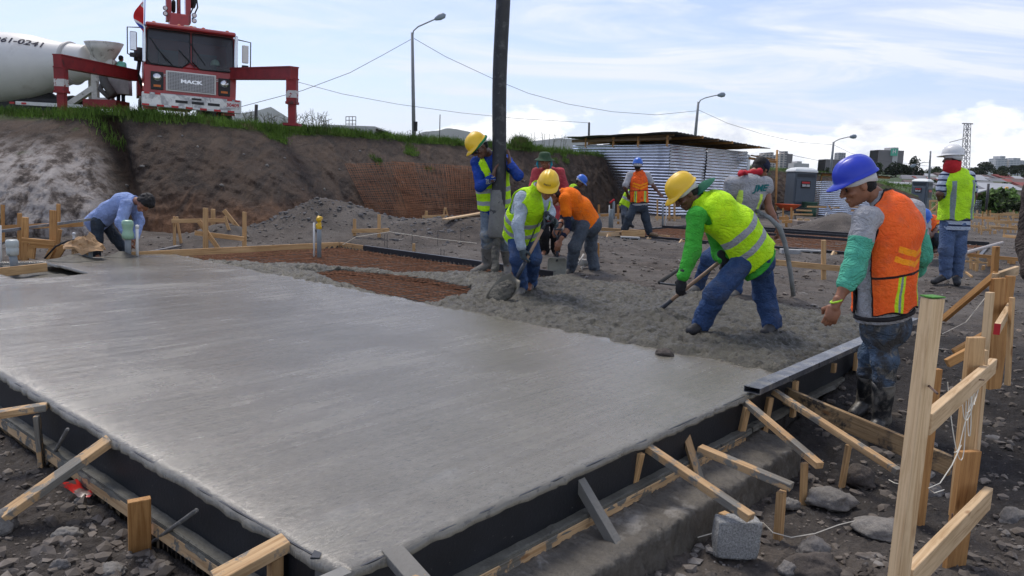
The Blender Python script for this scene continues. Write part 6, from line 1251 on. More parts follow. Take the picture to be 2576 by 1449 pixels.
Yl = yv(100, 650, -.05)
frame('tall orange pine stakes with a broken low rail behind the left slab end', [(49, 536, 643, 9), (63, 547, 648, 16), (134, 529, 650, 17)], [(55, 604, 138, 612, 13, Yl-.08, Yl-.08), (76, 618, 180, 622, 10, Yl-.05, Yl-.0)], m_=PINE2)
frame('thin stakes joined by a level orange rail under the pale bank', [(7, 515, 600, 8), (147, 513, 600, 9)], [(-20, 574, 208, 564, 12, yv(7, 600)-.06, yv(7, 600)-.06)], m_=PINE2)
for k, (u, vt, u2, vb_, w, lab) in enumerate([(82, 616, 78, 650, 18, 'short leaning board end left of the long orange stakes'), (158, 622, 140, 652, 15, 'slanted short board right of the broken orange stake'), (130, 628, 118, 652, 14, 'slanted board at the foot of the broken stake'), (150, 577, 142, 618, 12, 'splintered orange board leaning behind the paper bag')]):
    b = P(u2, vb_, -.05); t = At(u, vt, b[1]); board(lab, b, t, w*b[1]/F_PX, .03, PINE2, 'board', 'board', up=(0, 1, 0), group='short leaning boards behind the left slab end')
o = MB().beam(At(-30, 586, Yl-.15), At(228, 552, Yl+.6), .05, .035).build('steel_tube', MATS['wet_steel_tube']); tag(o, 'dark steel tube leaning across the stakes behind the left slab end', 'steel tube')
o = MB().tube([At(112, 650, Yl-.2), At(140, 620, Yl-.2), At(170, 606, Yl-.2), At(202, 600, Yl-.2)], .012, 6).build('cable', BLK, smooth=True); tag(o, 'black cable arching in front of the left stakes', 'cable')
Ym = yv(440, 616)
frame('low pine rail on a pair of splayed legs behind the long edge board', [(439, 545, 616, 6), (444, 545, 614, 6, 456)], [(432, 556, 565, 554, 10, Ym-.05, Ym-.05)])
frame('pine batter board with crooked braces in front of the brown bank', [(517, 523, 629, 12), (536, 526, 600, 10), (615, 533, 625, 10), (563, 529, 608, 10, 627), (565, 544, 611, 7, 587), (500, 556, 629, 11, 552)], [(490, 586, 614, 601, 11, yv(517, 629)-.06, yv(615, 625)-.06)])
frame('pine H shaped batter board in front of the grey gravel heap', [(892, 550.5, 613, 8), (954, 539, 615, 8)], [(885, 581, 979, 579, 10, yv(892, 613)-.05, yv(892, 613)-.05)])
frame('small stake standing beyond the black far form', [(1041, 613, 634, 7)], [], name='stake', cat='stake', group=None)
frame('far batter board with an A shaped end by the rusty wire sheets', [(1073, 530.6, 560, 7), (1070, 538, 560, 5, 1084), (1119, 523, 552, 4, 1114), (1121, 523, 552, 4, 1129)], [(1062, 546, 1126, 543, 7, 15.6, 15.4)], zg=.15)
board('long thin pale plank lying on top of the gravel heap', At(1118, 552, 14.6), At(1216, 535, 15.5), .12, .03, PALE, 'plank', 'plank')
for k, (u, v0, v1) in enumerate(((968, 588, 622), (974, 589, 624), (1037, 588, 620), (1101, 580, 622), (1159, 578, 622), (1109, 625, 641), (1117, 628, 642), (1560, 598, 604))):
    b = P(u, v1, -.02); o = MB().tube([b, At(u, v0, b[1])], .006, 5).build('rebar_stub', DARKBAR); tag(o, ('leftmost thin bar end behind the far slab form', 'thin bar end close beside the leftmost one', 'thin bar end holding the string, second place', 'thin bar end holding the string, third place', 'thin bar end nearest the hose man, holding the string', 'short bar end on the low step behind the slab, left one', 'short bar end on the low step behind the slab, right one', 'leaning thin rod left of the lone hollow block')[k], 'steel bar', 'thin bar ends behind the slab')
def string(label, pts, r=.0035, m_=STRING, name='string', cat='string'):
    o = MB().tube(pts, r, 4).build(name, m_); tag(o, label, cat); return o
string('white setting-out string stretched along the thin bar ends behind the slab', [At(862, 616, 13), At(895, 596, 12.9), At(980, 583, 13), At(1040, 592, 13), At(1101, 601, 13), At(1200, 612, 13)], .004)
def pipe(label, u, vt, vb_, w, m_=PVC, zg=-.03, du=0, name='pvc_pipe', Y=None, cat='pipe', n=12):
    b = P(u, vb_, zg) if Y is None else At(u, vb_, Y); t = At(u+du, vt, b[1]); rr = w*b[1]/F_PX/2; o = MB().tube([b-zup*.1, (b+t)/2, t], rr, n).build(name, m_, smooth=True); tag(o, label, cat, None); return b, t, rr
def cap_(t, rr, m_=PVCW): 
    return MB().lathe(t, [(rr*1.2, -rr*2.2), (rr*1.25, -rr*.2), (rr*.9, 0), (.001, .004)], 10).build('pipe_cap', m_, smooth=True)
b, t, rr = pipe('white pipe beside the yellow bagged grey pipe at the far slab edge', 790, 560, 642, 5, PVCW)
b, t, rr = pipe('grey pipe standing at the far slab edge, capped with a yellow bag', 803, 566, 645, 11, PVC)
Fb = Field(.01, .02); Fb.ell(t-zup*.02, np.eye(3), (.042, .042, .07)); Fb.ell(t+nv(-.0, 0, .09), np.eye(3), (.045, .04, .05)); o = garment('plastic_bag', Fb, mat('yellow_bag', (.75, .45, .02), .35, .2, 30, .5, 60, spots=[((.6, .6, .58), 16, .58, .05), ((.4, .03, .02), 18, .68, .03)]), None, [lambda p, d: d-.012*vn(p*30, 3)]); tag(o, 'yellow plastic bag wrapped over the grey pipe end', 'bag')
b, t, rr = pipe('white pipe at the far left picture edge', 1, 567, 655, 8, PVCW, du=-2)
b, t, rr = pipe('leftmost grey pipe, under a clear bottle, in the slab opening', 38, 640, 678, 18, PVC, du=-6)
BOT = mat('milky_bottle', (.42, .45, .43), .3, .1, 8, .1, 30, spots=[((.25, .27, .26), 10, .6, .1)]); GBOT = mat('green_bottle', (.26, .42, .30), .3, .1, 8, .2, 30, spots=[((.45, .5, .42), 14, .6, .1)])
o = MB().lathe(t-zup*.02, [(.040, 0), (.062, .02), (.066, .09), (.060, .095), (.068, .11), (.068, .17), (.055, .19), (.002, .175)], 16).build('bottle', BOT, smooth=True); tag(o, 'cut clear plastic bottle over the leftmost grey pipe', 'bottle')
b, t, rr = pipe('wide grey pipe wrapped in torn brown paper, near the bent man', 219, 608, 656, 25, PVC)
PAPER = mat('brown_paper', (.40, .25, .13), .85, .15, 8, .7, 20, bdist=.02); G = np.zeros((18, 9, 3)); R_ = np.random.RandomState(4)
for i in range(18):
    for j in range(9):
        a = 2*math.pi*i/17; rr_ = rr*(.5+.28*j)*(1+.35*R_.rand()); G[i, j] = t+nv(math.cos(a)*rr_*(1.6 if math.cos(a) < 0 else 1.15), math.sin(a)*rr_*.8, .05-.022*j*(1.2 if math.cos(a) > 0 else .8)+.035*R_.rand()+(.05*max(0, math.cos(a))))
G[17] = G[0]; o = MB().grid(G).build('paper_bag', PAPER); tag(o, 'torn brown cement paper draped over the wide grey pipe', 'paper')
G = np.zeros((7, 5, 3))
for i in range(7):
    for j in range(5): G[i, j] = At(180+i*7, 598+j*9+R_.rand()*5+abs(i-3)*1.5, b[1]-.12+R_.rand()*.05)
o = MB().grid(G).build('paper_bag', PAPER); tag(o, 'crumpled torn paper hanging between the broken stake and the wide pipe', 'paper')
b, t, rr = pipe('short white capped pipe behind the torn paper', 186, 585, 606, 6, PVCW, Y=yv(186, 620)); o = cap_(t, rr); o.parent = [q for q in COL.objects if q.name.startswith('pvc_pipe')][-1]
b, t, rr = pipe('grey pipe with a green bottle over it beside the bent man', 322, 597, 645, 15, PVC, Y=10.35)
o = MB().lathe(t-zup*.03, [(.042, 0), (.075, .02), (.078, .07), (.06, .12), (.066, .16), (.075, .20), (.072, .24), (.055, .26), (.002, .24)], 16).build('bottle', GBOT, smooth=True); tag(o, 'upturned green plastic bottle on the grey pipe beside the bent man', 'bottle')
b, t, rr = pipe('thin white speckled pipe right of the green bottle', 345, 566, 636, 7, PVCW, Y=10.4); o = cap_(t, rr*1.1); o.parent = [q for q in COL.objects if q.name.startswith('pvc_pipe')][-1]
for (lab, a, b, w) in (('dark steel strip lying on the soil right of the bent man', At(352, 640, 10.7), At(452, 619, 11.6), .07),): o = MB().beam(a, b, w, .03).build('steel_strip', MATS['wet_steel_tube']); tag(o, lab, 'steel strip')
for k, (pa_, pb_, r_q) in enumerate(((P(216, 648), P(216, 650), .2), (P(322, 642), P(322, 643), .14))):
    o = MB().lathe(np.array([pa_[0], (10.25 if k else yv(219, 655, 0)), -.01]), [(r_q*1.8, 0), (r_q*1.1, .02), (r_q*.6, .05), (r_q*.3, .075), (.001, .08)], 20).build('concrete_collar', ROUGH, smooth=True); tag(o, ('concrete heaped round the foot of the wide grey pipe', 'concrete heaped round the pipe with the green bottle')[k], 'concrete')
hb = MB().beam(P(-60, 692, -.02), P(117, 672, -.02), .03, .10).build('board', PINE, bevel=.002); tag(hb, 'clean pine board with a knot set in the slab opening at the left edge', 'board')
hs_ = MB().grid(np.array([[S(s, t, -.10+.02*float(fbm([s, t, 0], 6, 3, 9))) for t in np.linspace(.9, 2.4, 24)] for s in np.linspace(6.7, 9.4, 40)])).build('pit_floor', ROUGH, smooth=True); tag(hs_, kind='structure')
# middle distance
frame('small board frame left of the far orange vest worker', [(1555, 515, 551, 6), (1555, 557, 566, 6)], [(1547, 541, 1556, 541, 6, yv(1555, 551)-.05, yv(1555, 551)-.05), (1511, 542, 1531, 541, 6, yv(1555, 551)-.05, yv(1555, 551)-.05)], m_=PINE2)
frame('stake behind the bent orange shirt worker, before the shed', [(1506.6, 514.8, 540, 5)], [], name='stake', cat='stake', m_=PINE2)
frame('stake just right of the far striding worker', [(1641, 516, 541, 6)], [], name='stake', cat='stake', m_=PINE2)
frame('batter board of three stakes with a pointed rail under the shed corner', [(1653.8, 502, 557, 4), (1683.8, 504.5, 556, 5), (1696.7, 508, 557, 5)], [(1648, 547, 1713, 548, 6, yv(1680, 556)-.05, yv(1680, 556)-.05)])
frame('single stake with a leaning strut behind the orange shirt worker legs', [(1503.6, 611, 659, 8), (1500, 612, 658, 4, 1498)], [], name='stake', cat='stake', m_=PINE2)
pipe('thick grey pipe with ragged end in the second bed', 1537, 526, 572, 12, PVC, .03); b, t, rr = pipe('grey pipe with a red rag, behind the thick ragged pipe', 1544, 506, 545, 6, PVC, .03)
Fb = Field(.02, .02); Fb.cap(t+nv(-.12, 0, -.06), t+nv(.0, 0, .04), .03, .04); o = garment('rag', Fb, REDC, None); tag(o, 'red rag hooked on a grey pipe in front of the shed', 'rag')
pipe('tall grey pipe beside the three stake batter board', 1667.4, 509, 572, 5, PVC, .03); pipe('slim leaning white pipe beside the tall grey pipe', 1674, 507, 566, 2.6, PVCW, .03, du=4); pipe('short white pipe in front of the shed, by the ragged pipe', 1533, 516, 540, 3, PVCW); pipe('thin white capped pipe behind the orange shirt worker', 1500, 509, 530, 3, PVCW)
board('long yellow board across the left part of the second bed', At(1508, 576, 18.6), At(1622, 583, 17.6), .04, .075, PINE, 'board')
board('wide yellow board end left of the far striding worker', At(1564, 588, 16.9), At(1622, 588, 16.9), .04, .14, PINE, 'board'); board('pale plywood sheet on edge at the left end of the second bed', At(1500, 590, 17.4), At(1562, 588, 17.0), .04, .10, PALE, 'board')
board('scrap of wood lying on the mesh behind the far worker', At(1660, 592, 16.6), At(1682, 594, 16.4), .10, .03, PINE, 'wood_scrap')
def hblock(label, u, vb_, wpx, rz, up_=False, group='hollow concrete blocks'):
    b = P(u, vb_, -.09); k = b[1]/F_PX; L_ = .40; hh = .19; d = .19; a = nv(math.cos(rz), math.sin(rz), 0); n = nv(-math.sin(rz), math.cos(rz), 0); c = b+n*d/2
    mb = MB(); t_ = .032
    for z in (t_/2, hh-t_/2): mb.obox(c+zup*z, a, n, zup, L_, d, t_)
    for x in (-L_/2+t_/2, 0, L_/2-t_/2): mb.obox(c+a*x+zup*hh/2, a, n, zup, t_ if x else .04, d-.004, hh-2*t_)
    mb.obox(c+n*(d/2-.01)+zup*hh/2, a, n, zup, L_-.01, .015, hh-.01)
    o = mb.build('hollow_block', BLOCK, bevel=.004); tag(o, label, 'block', group); return o
hblock('hollow concrete block lying alone in front of the second bed', 1584, 619, 55, -.12); hblock('hollow block at the right of a pair near the grey vibrator hose', 2040, 655, 55, -.1)
o = MB().box(P(1990, 655, -.09)+nv(0, .1, .1), (.34, .2, .2), -.1).build('concrete_block', BLOCK, bevel=.01); tag(o, 'solid looking concrete block left of the pair, behind the vibrator hose', 'block')
frame('large pine batter board between the lime vest shoveller and the orange vest man', [(2072, 604, 716, 11)], [(1930, 658, 2124, 677, 14, yv(2072, 716)+.3, yv(2072, 716)-.15)], dp=.04)
board('splintered board piece on the dirt behind the vibrator hose', P(1993, 700, -.03), P(2032, 697, -.03), .14, .04, PALE, 'board')
# black and white cables near the orange worker
o = MB().tube([At(1440, 640, 11.5), At(1462, 660, 11.2), At(1500, 672, 11.1), At(1545, 686, 11)], .02, 6).tube([At(1450, 650, 11.6), At(1478, 668, 11.3), At(1530, 684, 11.2)], .018, 6).build('cable', BLK, smooth=True); tag(o, 'pair of black hoses on the ground behind the orange shirt worker', 'hose')
o = MB().tube([At(1468, 640, 11), At(1460, 655, 10.9), At(1449, 672, 10.9), At(1447, 686, 10.9)], .014, 6).box(At(1468, 660, 11), (.12, .08, .09)).tube([At(1476, 668, 11), At(1462, 673, 10.9), At(1466, 680, 10.9), At(1460, 688, 10.9)], .012, 6).build('power_box', mat('dirty_white_cable', (.5, .48, .44), .6, .1, 8, 0), smooth=True); tag(o, 'dirty white power box with looped cable by the orange worker feet', 'power box')
# far clutter left of the big figure
WB = mat('orange_barrow', (.62, .10, .03), .5, .15, 5, .1, 20); wb = P(1979, 552, -.05); wr_ = empty('wheelbarrow', wb); tag(wr_, 'orange wheelbarrow among the far stakes', 'wheelbarrow'); k = wb[1]/F_PX
MB().lathe(wb+zup*.36, [(.15, 0), (.34, .10), (.52, .24), (.54, .26), (.33, .12), (.14, .02)], 20, sy=.65).build('tray', WB, wr_, smooth=True); MB().lathe(wb+nv(-.55, 0, .16), [(.001, -.04), (.16, -.04), (.16, .04), (.001, .04)], 14, ax=(0, 1, 0)).build('wheel', TYRE, wr_); MB().tube([wb+nv(-.6, .1, .16), wb+nv(.3, .2, .38), wb+nv(.9, .2, .5)], .02, 6).tube([wb+nv(.3, 0, .35), wb+nv(.35, 0, 0)], .02, 6).build('frame', BLK, wr_)
MBX = mat('green_barrel', (.045, .10, .07), .5, .1, 4, .1, 20); b = P(2034, 545, -.05); o = MB().lathe(b, [(.3, 0), (.33, .3), (.34, .62), (.37, .64), (.36, .68), (.30, .66)], 16).build('barrel', MBX, smooth=True); tag(o, 'dark green barrel in front of the larger grey toilet', 'barrel')
plb = MB().box(P(2078, 580, -.05)+nv(0, .5, .1), (1.75, 1.0, .34), -.05).build('concrete_platform', mat('brown_concrete', (.20, .165, .14), .9, .2, 3, .5, 20), bevel=.02); tag(plb, 'low concrete plinth with tools lying on top', 'plinth'); pt_ = P(2078, 580, -.05)+nv(0, .35, .27)
o = MB().beam(pt_+nv(-.25, 0, .05), pt_+nv(.05, .05, .12), .10, .09).beam(pt_+nv(.05, .05, .12), pt_+nv(.14, .05, .22), .08, .08).build('power_drill', BLK, bevel=.02); tag(o, 'black and grey power tool lying on the plinth', 'power tool'); MB().beam(pt_+nv(.10, .03, .14), pt_+nv(.16, .03, .26), .07, .1).build('housing', mat('grey_housing', (.4, .42, .44), .5, .1, 4, 0), o)
o = MB().lathe(pt_+nv(.50, 0, .06), [(.001, 0), (.055, .01), (.06, .20), (.02, .25), (.02, .28)], 12, ax=(1, 0, 0)).build('bottle', BOT, smooth=True); tag(o, 'clear plastic bottle lying on the right end of the plinth', 'bottle')
for k, x in enumerate((-.72, -.5, .28)): o = MB().box(pt_+nv(x, 0, .03), (.16, .09, .06), .4*k).build('wood_scrap', PALE); tag(o, ('pale wood offcut at the left end of the plinth', 'pale wood offcut beside the power tool', 'small pale box right of the power tool')[k], 'offcut')
b = P(2129, 584, -.03); o = MB().lathe(b, [(.085, 0), (.10, .20), (.105, .2), (.09, .19)], 14).build('bucket', mat('white_bucket', (.5, .47, .47), .5, .1, 6, 0, spots=[((.5, .04, .04), 12, .56, .03)]), smooth=True); tag(o, 'small white paint bucket with red marks at the plinth end', 'bucket')
far = [('row of tall thin stakes with a rail right of the wheelbarrow', [(2010, 503, 527, 4.5), (1995, 513, 545, 4), (2042, 511, 542, 4)], [(1995, 539, 2044, 540, 4, 27, 27), (2003, 529, 2042, 530, 4, 28, 28)]),
       ('stakes with a rail in front of the wheelbarrow', [(1970, 523, 557, 4), (1991, 522, 573, 5), (1978, 541, 573, 6)], [(1967, 558, 1993, 557, 7, 22.5, 22.5), (1960, 549, 1985, 549, 8, 23, 23)]),
       ('far stakes and rail before the small hut, left', [(2055, 497, 534, 5), (2067, 503, 534, 4), (2077, 503, 534, 4)], [(2030, 520, 2079, 521, 4, 30, 30)]),
       ('far stakes before the small hut, middle', [(2095, 503, 530, 3.5), (2102, 511, 528, 3.5), (2114, 512, 531, 3.5)], [(2095, 523, 2112, 522, 3, 31, 31), (2085, 517, 2092, 527, 3, 31, 31)]),
       ('far stakes and rails just left of the blue helmet man', [(2121, 509, 530, 3.5), (2131, 506, 532, 3.5), (2140, 514, 538, 5)], [(2140, 521, 2165, 521, 4, 28, 28), (2141, 530, 2166, 531, 4, 28, 28)]),
       ('low frame at the far left of the toilet', [(1960, 518, 528, 4)], [(1948, 519, 1974, 519, 3, 33, 33)]),
       ('crossed stakes left of the white helmet man', [(2340, 506, 545, 5), (2356, 510, 548, 4), (2331, 524, 540, 3)], [(2338, 505, 2362, 506, 4, 24, 24), (2336, 534, 2362, 532, 4, 24, 24), (2340, 532, 2360, 514, 4, 24, 24)]),
       ('far right rail with four thin stakes, nearest row', [(2471.5, 532, 571, 2.5), (2482, 528, 555, 2.5), (2491, 529, 560, 3), (2513, 540, 575, 3)], [(2440, 545, 2502, 551, 5, 22, 21)]),
       ('far right rail running to the picture edge, upper', [(2521, 516, 538, 4), (2552, 524, 545, 3), (2564, 526, 545, 3), (2574, 526, 570, 3)], [(2491, 539, 2600, 541, 5, 26, 26), (2480, 555, 2567, 559, 5, 23, 23)]),
       ('far right rail running to the picture edge, lower', [(2526, 570, 595, 3), (2572, 545, 600, 7), (2503, 580, 593, 7)], [(2494, 572, 2600, 579, 6, 17.5, 17), (2524, 593, 2568, 598, 7, 15.5, 15)]),
       ('batter board with a wide upright behind the tall post', [(2506, 621, 692, 15, 2503), (2544.6, 651, 690, 18)], [(2434, 641, 2564, 653, 9, 11.7, 11.4)]),
       ('tangle of thin pine stakes right of the white helmet man boots', [(2460, 631, 694, 6, 2456), (2442, 650, 690, 4), (2450, 662, 692, 5), (2475, 668, 692, 6, 2470), (2487, 650, 690, 8)], [(2428, 657, 2484, 662, 4, 12, 12), (2436, 645, 2472, 662, 4, 12, 12), (2430, 685, 2445, 697, 4, 11.4, 11.2)]),
       ('leaning stake at the right edge beside the brown clothed person', [(2560, 609, 640, 6, 2556)], [])]
for k, (lab, st, rl_) in enumerate(far): frame(lab, st, rl_, m_=PINE2 if k % 3 == 1 else PINE)
R5 = np.random.RandomState(44)
for k in range(16):
    u = 2425+(k % 8)*19+R5.uniform(-5, 5); vb_ = (556 if k < 8 else 588)+R5.uniform(-9, 9); h_ = (26 if k < 8 else 33)*R5.uniform(.8, 1.2); Yk = yv(u, vb_)-.06; w_ = R5.uniform(10, 17)
    frame('small far batter board, %s from the left in the %s row at the right' % (ORD[k % 8], 'upper' if k < 8 else 'lower'), [(u-w_, vb_-h_, vb_, 3), (u+w_, vb_-h_*R5.uniform(.8, 1.1), vb_, 3)], [(u-w_-4, vb_-h_*.62, u+w_+4, vb_-h_*.60+1, 4.5, Yk, Yk)], m_=PINE if k % 2 else PALE, group='small far batter boards')
# near batter board on the right
nb = empty('batter_board', At(2280, 1449, 2.4)*[1, 1, 0]); tag(nb, 'nearest batter board with a tall green topped post, wide stakes and two sloping rails', 'batter board')
def post(name, u0, v0, u1, v1, Y0, w, dp, m_, upv=(0, 1, 0), ext=.35, Y1=None):
    t = At(u0, v0, Y0); b = At(u1, v1, Y1 or Y0); d = nrm(b-t); return MB().beam(b+d*ext, t, w, dp, up=upv, j=.001).build(name, m_, nb, bevel=.002)
pp = post('post', 2346, 750, 2262, 1440, 2.35, .050, .045, PALE, (-.35, 1, 0)); tt = At(2346, 748, 2.35); MB().obox(tt+zup*.003, nrm(nv(1, .35, 0)), nrm(nv(-.35, 1, 0)), zup, .052, .047, .004).build('green_paint', mat('green_spray', (.07, .22, .03), .7, .4, 30, .3, 60), pp)
post('stake', 2352, 928, 2306, 1335, 3.75, .065, .03, PINE2, (-.2, 1, 0), .15); post('stake', 2455, 848, 2425, 1140, 3.4, .078, .028, PINE, (-.15, 1, 0), .3); post('stake', 2478, 880, 2452, 1180, 3.43, .018, .03, PALE, (-.1, 1, 0), .1)
post('stake', 2440, 1134, 2398, 1440, 3.32, .105, .03, PINE2, (-.25, 1, 0), .15); post('stake', 2491, 735, 2466, 1000, 3.9, .028, .035, PALE, (-.3, 1, 0), .4)
MB().beam(At(2330, 1066, 2.42), At(2497, 920, 3.62), .032, .072).build('rail', PALE, nb, bevel=.002); MB().beam(At(2280, 1466, 2.38), At(2484, 1252, 3.28), .034, .098).build('rail', PALE, nb, bevel=.002)
NAIL = mat('rusty_nail', (.10, .06, .045), .6, .3, 30, 0); nl = MB().tube([At(2334, 968, 2.35), At(2358, 990, 2.2)], .0035, 6).tube([At(2395, 1312, 2.9), At(2396, 1292, 2.9)], .003, 6).tube([At(2434, 962, 3.1), At(2434, 952, 3.1)], .003, 6).tube([At(2455, 955, 3.2), At(2475, 956, 3.15)], .003, 6); nl.build('nails', NAIL, nb)
sp_ = MB(); R_ = np.random.RandomState(12)
for k in range(7):
    u0 = 2452+R_.randn()*6; L_ = (60, 110, 190, 150, 90, 210, 70)[k]; n_ = 14; pts = []
    for i in range(n_+1): t = i/n_; pts.append(At(u0-t*L_*.28*(k % 3 > 0)+10*math.sin(t*5+k)*(1-t), 948+L_*math.sin(t*math.pi*(.98 if k % 2 else .52)), 3.28-.08*t))
    sp_.tube(pts, .0022, 4)
for k in range(3): sp_.tube([At(2440+9*math.cos(a)+4*k, 958+10*math.sin(a), 3.22+.02*k) for a in np.linspace(0, 6.3, 12)], .0022, 4)
sp_.tube([At(2418, 1120, 3.2), At(2395, 1170, 3.1), At(2365, 1215, 3.0), At(2335, 1228, 2.9), At(2350, 1240, 2.95), At(2375, 1232, 3.0)], .0022, 4)
o = sp_.build('string_tangle', STRING); tag(o, 'tangle of white string looped over the upper rail of the nearest batter board', 'string')
string('white string lying across the dirt from the square block to the tall post', [P(1660, 1375, -.42), P(1720, 1362, -.42), P(1790, 1342, -.40), P(1920, 1315, -.40), P(1945, 1340, -.40), P(1990, 1352, -.40), P(2050, 1342, -.40), P(2110, 1320, -.40), P(2180, 1303, -.39), P(2250, 1306, -.38)], .003)
string('thin string running from the far batter board down to the dirt', [At(2500, 720, 5.6), At(2470, 760, 5.4), At(2430, 810, 5.3), At(2370, 840, 5.2)], .003)
string('short string end on the dirt left of the tall post', [P(2236, 1207, -.40), P(2250, 1215, -.40), P(2265, 1218, -.40)], .003)
b2_ = empty('batter_board', At(2510, 946, 4.6)*[1, 1, 0]); tag(b2_, 'second batter board with a wide knotted board, diagonal brace and red ended rail', 'batter board'); nb = b2_
post('stake', 2512, 700, 2500, 940, 4.9, .09, .03, PINE2, (-.2, 1, 0), .1); post('stake', 2542, 694, 2520, 860, 5.0, .06, .03, PINE2, (-.2, 1, 0), .3); post('stake', 2546, 748, 2536, 928, 4.5, .02, .03, PINE, (-.2, 1, 0), .1)
MB().beam(At(2374, 802, 5.6), At(2506, 690, 5.15), .03, .05, up=(0, 1, 0)).build('brace', PINE2, nb, bevel=.002); rl_ = MB().beam(At(2508, 828, 4.1), At(2546, 762, 5.2), .03, .06).build('rail', PALE, nb, bevel=.002)
a_q, b_q = At(2508, 828, 4.1), At(2546, 762, 5.2); MB().beam(a_q-nrm(b_q-a_q)*.002, a_q, .0305, .0605).build('red_end', REDT, rl_); MB().beam(At(2500, 702, 5.1), At(2558, 680, 6.2), .03, .07).build('rail', PALE, nb)
post('stake', 2506, 620, 2500, 700, 5.3, .04, .03, PINE2, (-.2, 1, 0), .1)
for (a, b, lab) in ((At(2382, 914, 4.3), At(2470, 868, 4.3), 'lower pointed board end sticking out left of the knotted board'), (At(2400, 888, 4.6), At(2480, 843, 4.6), 'upper pointed board end sticking out left of the knotted board')): board(lab, a, b, .03, .05, PINE2)
o = MB().tube([P(2462, 1060, -.28), P(2600, 1074, -.28)], .012, 10).build('pvc_pipe', mat('clean_grey_pvc', (.33, .36, .40), .4, .05, 4, 0), smooth=True); tag(o, 'grey pipe lying on the dirt right of the nearest batter board', 'pipe')
o = MB().tube([P(2530, 963, -.2), P(2600, 990, -.2)], .013, 10).build('pvc_pipe', PVCW, smooth=True); tag(o, 'white pipe end lying at the right picture edge', 'pipe')
o = board('pale splinter of wood on the dirt under the grey pipe', P(2460, 1076, -.3), P(2527, 1098, -.3), .022, .01, PALE, 'wood_scrap')
# ================================================================ STREET LIGHTS, POLES, WIRES
POLE = mat('galvanised_pole', (.20, .21, .22), .6, .1, 3, .1, 20); LAMPM = mat('lamp_housing', (.22, .26, .30), .5, .1, 3, 0)
def lightpole(label, b, t, arm, Y, r=.09, box=False):
    bp, tp_ = At(b[0], b[1], Y), At(t[0], t[1], Y); bp = bp-(tp_-bp)*.25; r0 = empty('street_light', bp); tag(r0, label, 'street light', 'street lights')
    MB().tube([bp, (bp+tp_)/2, tp_], [r*1.0, r*.85, r*.65], 10).build('pole', POLE, r0, smooth=True); ap = [At(u, v, Y) for u, v in arm]
    MB().tube([tp_-(tp_-bp)*.06]+ap, [r*.33]*(len(ap)+1), 6).build('arm', POLE, r0, smooth=True); d = nrm(ap[-1]-ap[-2]); MB().lathe(ap[-1]-d*.25, [(.001, 0), (r*.8, .1), (r*1.5, .35), (r*1.3, .6), (.001, .7)], 12, ax=d, sy=.7).build('lamp', LAMPM, r0, smooth=True)
    if box: MB().box(At(1045, 318, Y), (.2, .2, .5)).build('meter_box', BLK, r0)
lightpole('tall street light on the bank between the red truck and the black hose', (1041, 330), (1037, 82), [(1040, 78), (1052, 67), (1088, 51), (1102, 45)], 42, .11, True)
lightpole('street light rising behind the shed roof', (1748, 352), (1757, 256), [(1762, 252), (1775, 246), (1800, 240), (1811, 239)], 62, .13)
lightpole('street light between the shed and the blue helmet man', (2089, 440), (2097, 357), [(2100, 356), (2112, 350), (2132, 345), (2143, 344)], 70, .13)
lightpole('farthest street light left of the white helmet, its arm pointing left', (2336, 470), (2341, 380), [(2337, 410), (2325, 408), (2305, 414), (2300, 416)], 85, .13)
for (lab, u0, v0, u1, v1, Y, r) in (('thin dark pole rising behind the shed roof left end', 1481, 362, 1482, 308, 42, .06), ('short dark post on the bank between the truck and the right outrigger', 643, 320, 645, 263, 24, .05), ('thin bare pole on the bank right of the street light', 1106, 340, 1107, 288, 40, .025), ('thin wooden pole standing right of the metal shed', 1951, 522, 1955, 377, 33, .045), ('leaning thin pole at the far right by the white roofed shack', 2443, 500, 2449, 440, 38, .05), ('grey thin post at far right near the green field', 2481, 522, 2487, 462, 40, .06)):
    b = At(u0, v0, Y); t = At(u1, v1, Y); o = MB().tube([b-(t-b)*.15, t], r, 6).build('pole', PINE2 if 'wooden' in lab or 'leaning' in lab else mat('dark_post', (.06, .06, .065), .7, .1, 3, 0), smooth=True); tag(o, lab, 'pole')
o = MB().beam(At(1885, 398, 34), At(1955, 408, 33), .12, .1).beam(At(1890, 391, 35), At(1952, 402, 34), .10, .06).build('timber_rack', PINE2); tag(o, 'timber rack fixed between the shed and the thin wooden pole', 'rack')
WIRE = mat('dark_wire', (.03, .03, .035), .6, 0, 1, 0)
def wire(lab, pts, r=.018):
    r = r*.55
    P_ = [At(*p) for p in pts]; out = []
    for i in range(len(P_)-1):
        for k in range(8): out.append(P_[i]*(1-k/8)+P_[i+1]*k/8)
    out.append(P_[-1]); o = MB().tube(out, r, 4).build('wire', WIRE); tag(o, lab, 'wire', 'overhead wires')
wire('overhead wire from the tall street light down to the left behind the outrigger', [(1034, 99, 42), (960, 140, 40), (880, 183, 38), (760, 228, 36), (600, 270, 34)], .022)
wire('overhead wire from the tall street light to the light behind the shed', [(1042, 97, 42), (1120, 142, 45), (1240, 198, 49), (1330, 235, 52), (1430, 262, 55), (1540, 281, 57), (1650, 289, 60), (1752, 279, 62)], .026)
wire('long faint wire running behind the black hose to the thin dark pole', [(745, 205, 36), (860, 236, 38), (1000, 262, 40), (1160, 284, 42), (1300, 298, 42), (1400, 304, 42), (1482, 309, 42)], .018)
wire('overhead wire from the shed light to the next street light', [(1758, 277, 62), (1830, 310, 64), (1920, 338, 66), (2010, 358, 68), (2094, 364, 70)], .026)
wire('wire from the thin wooden pole towards the street light', [(1956, 379, 33), (2000, 392, 40), (2060, 404, 55), (2092, 408, 70)], .02)
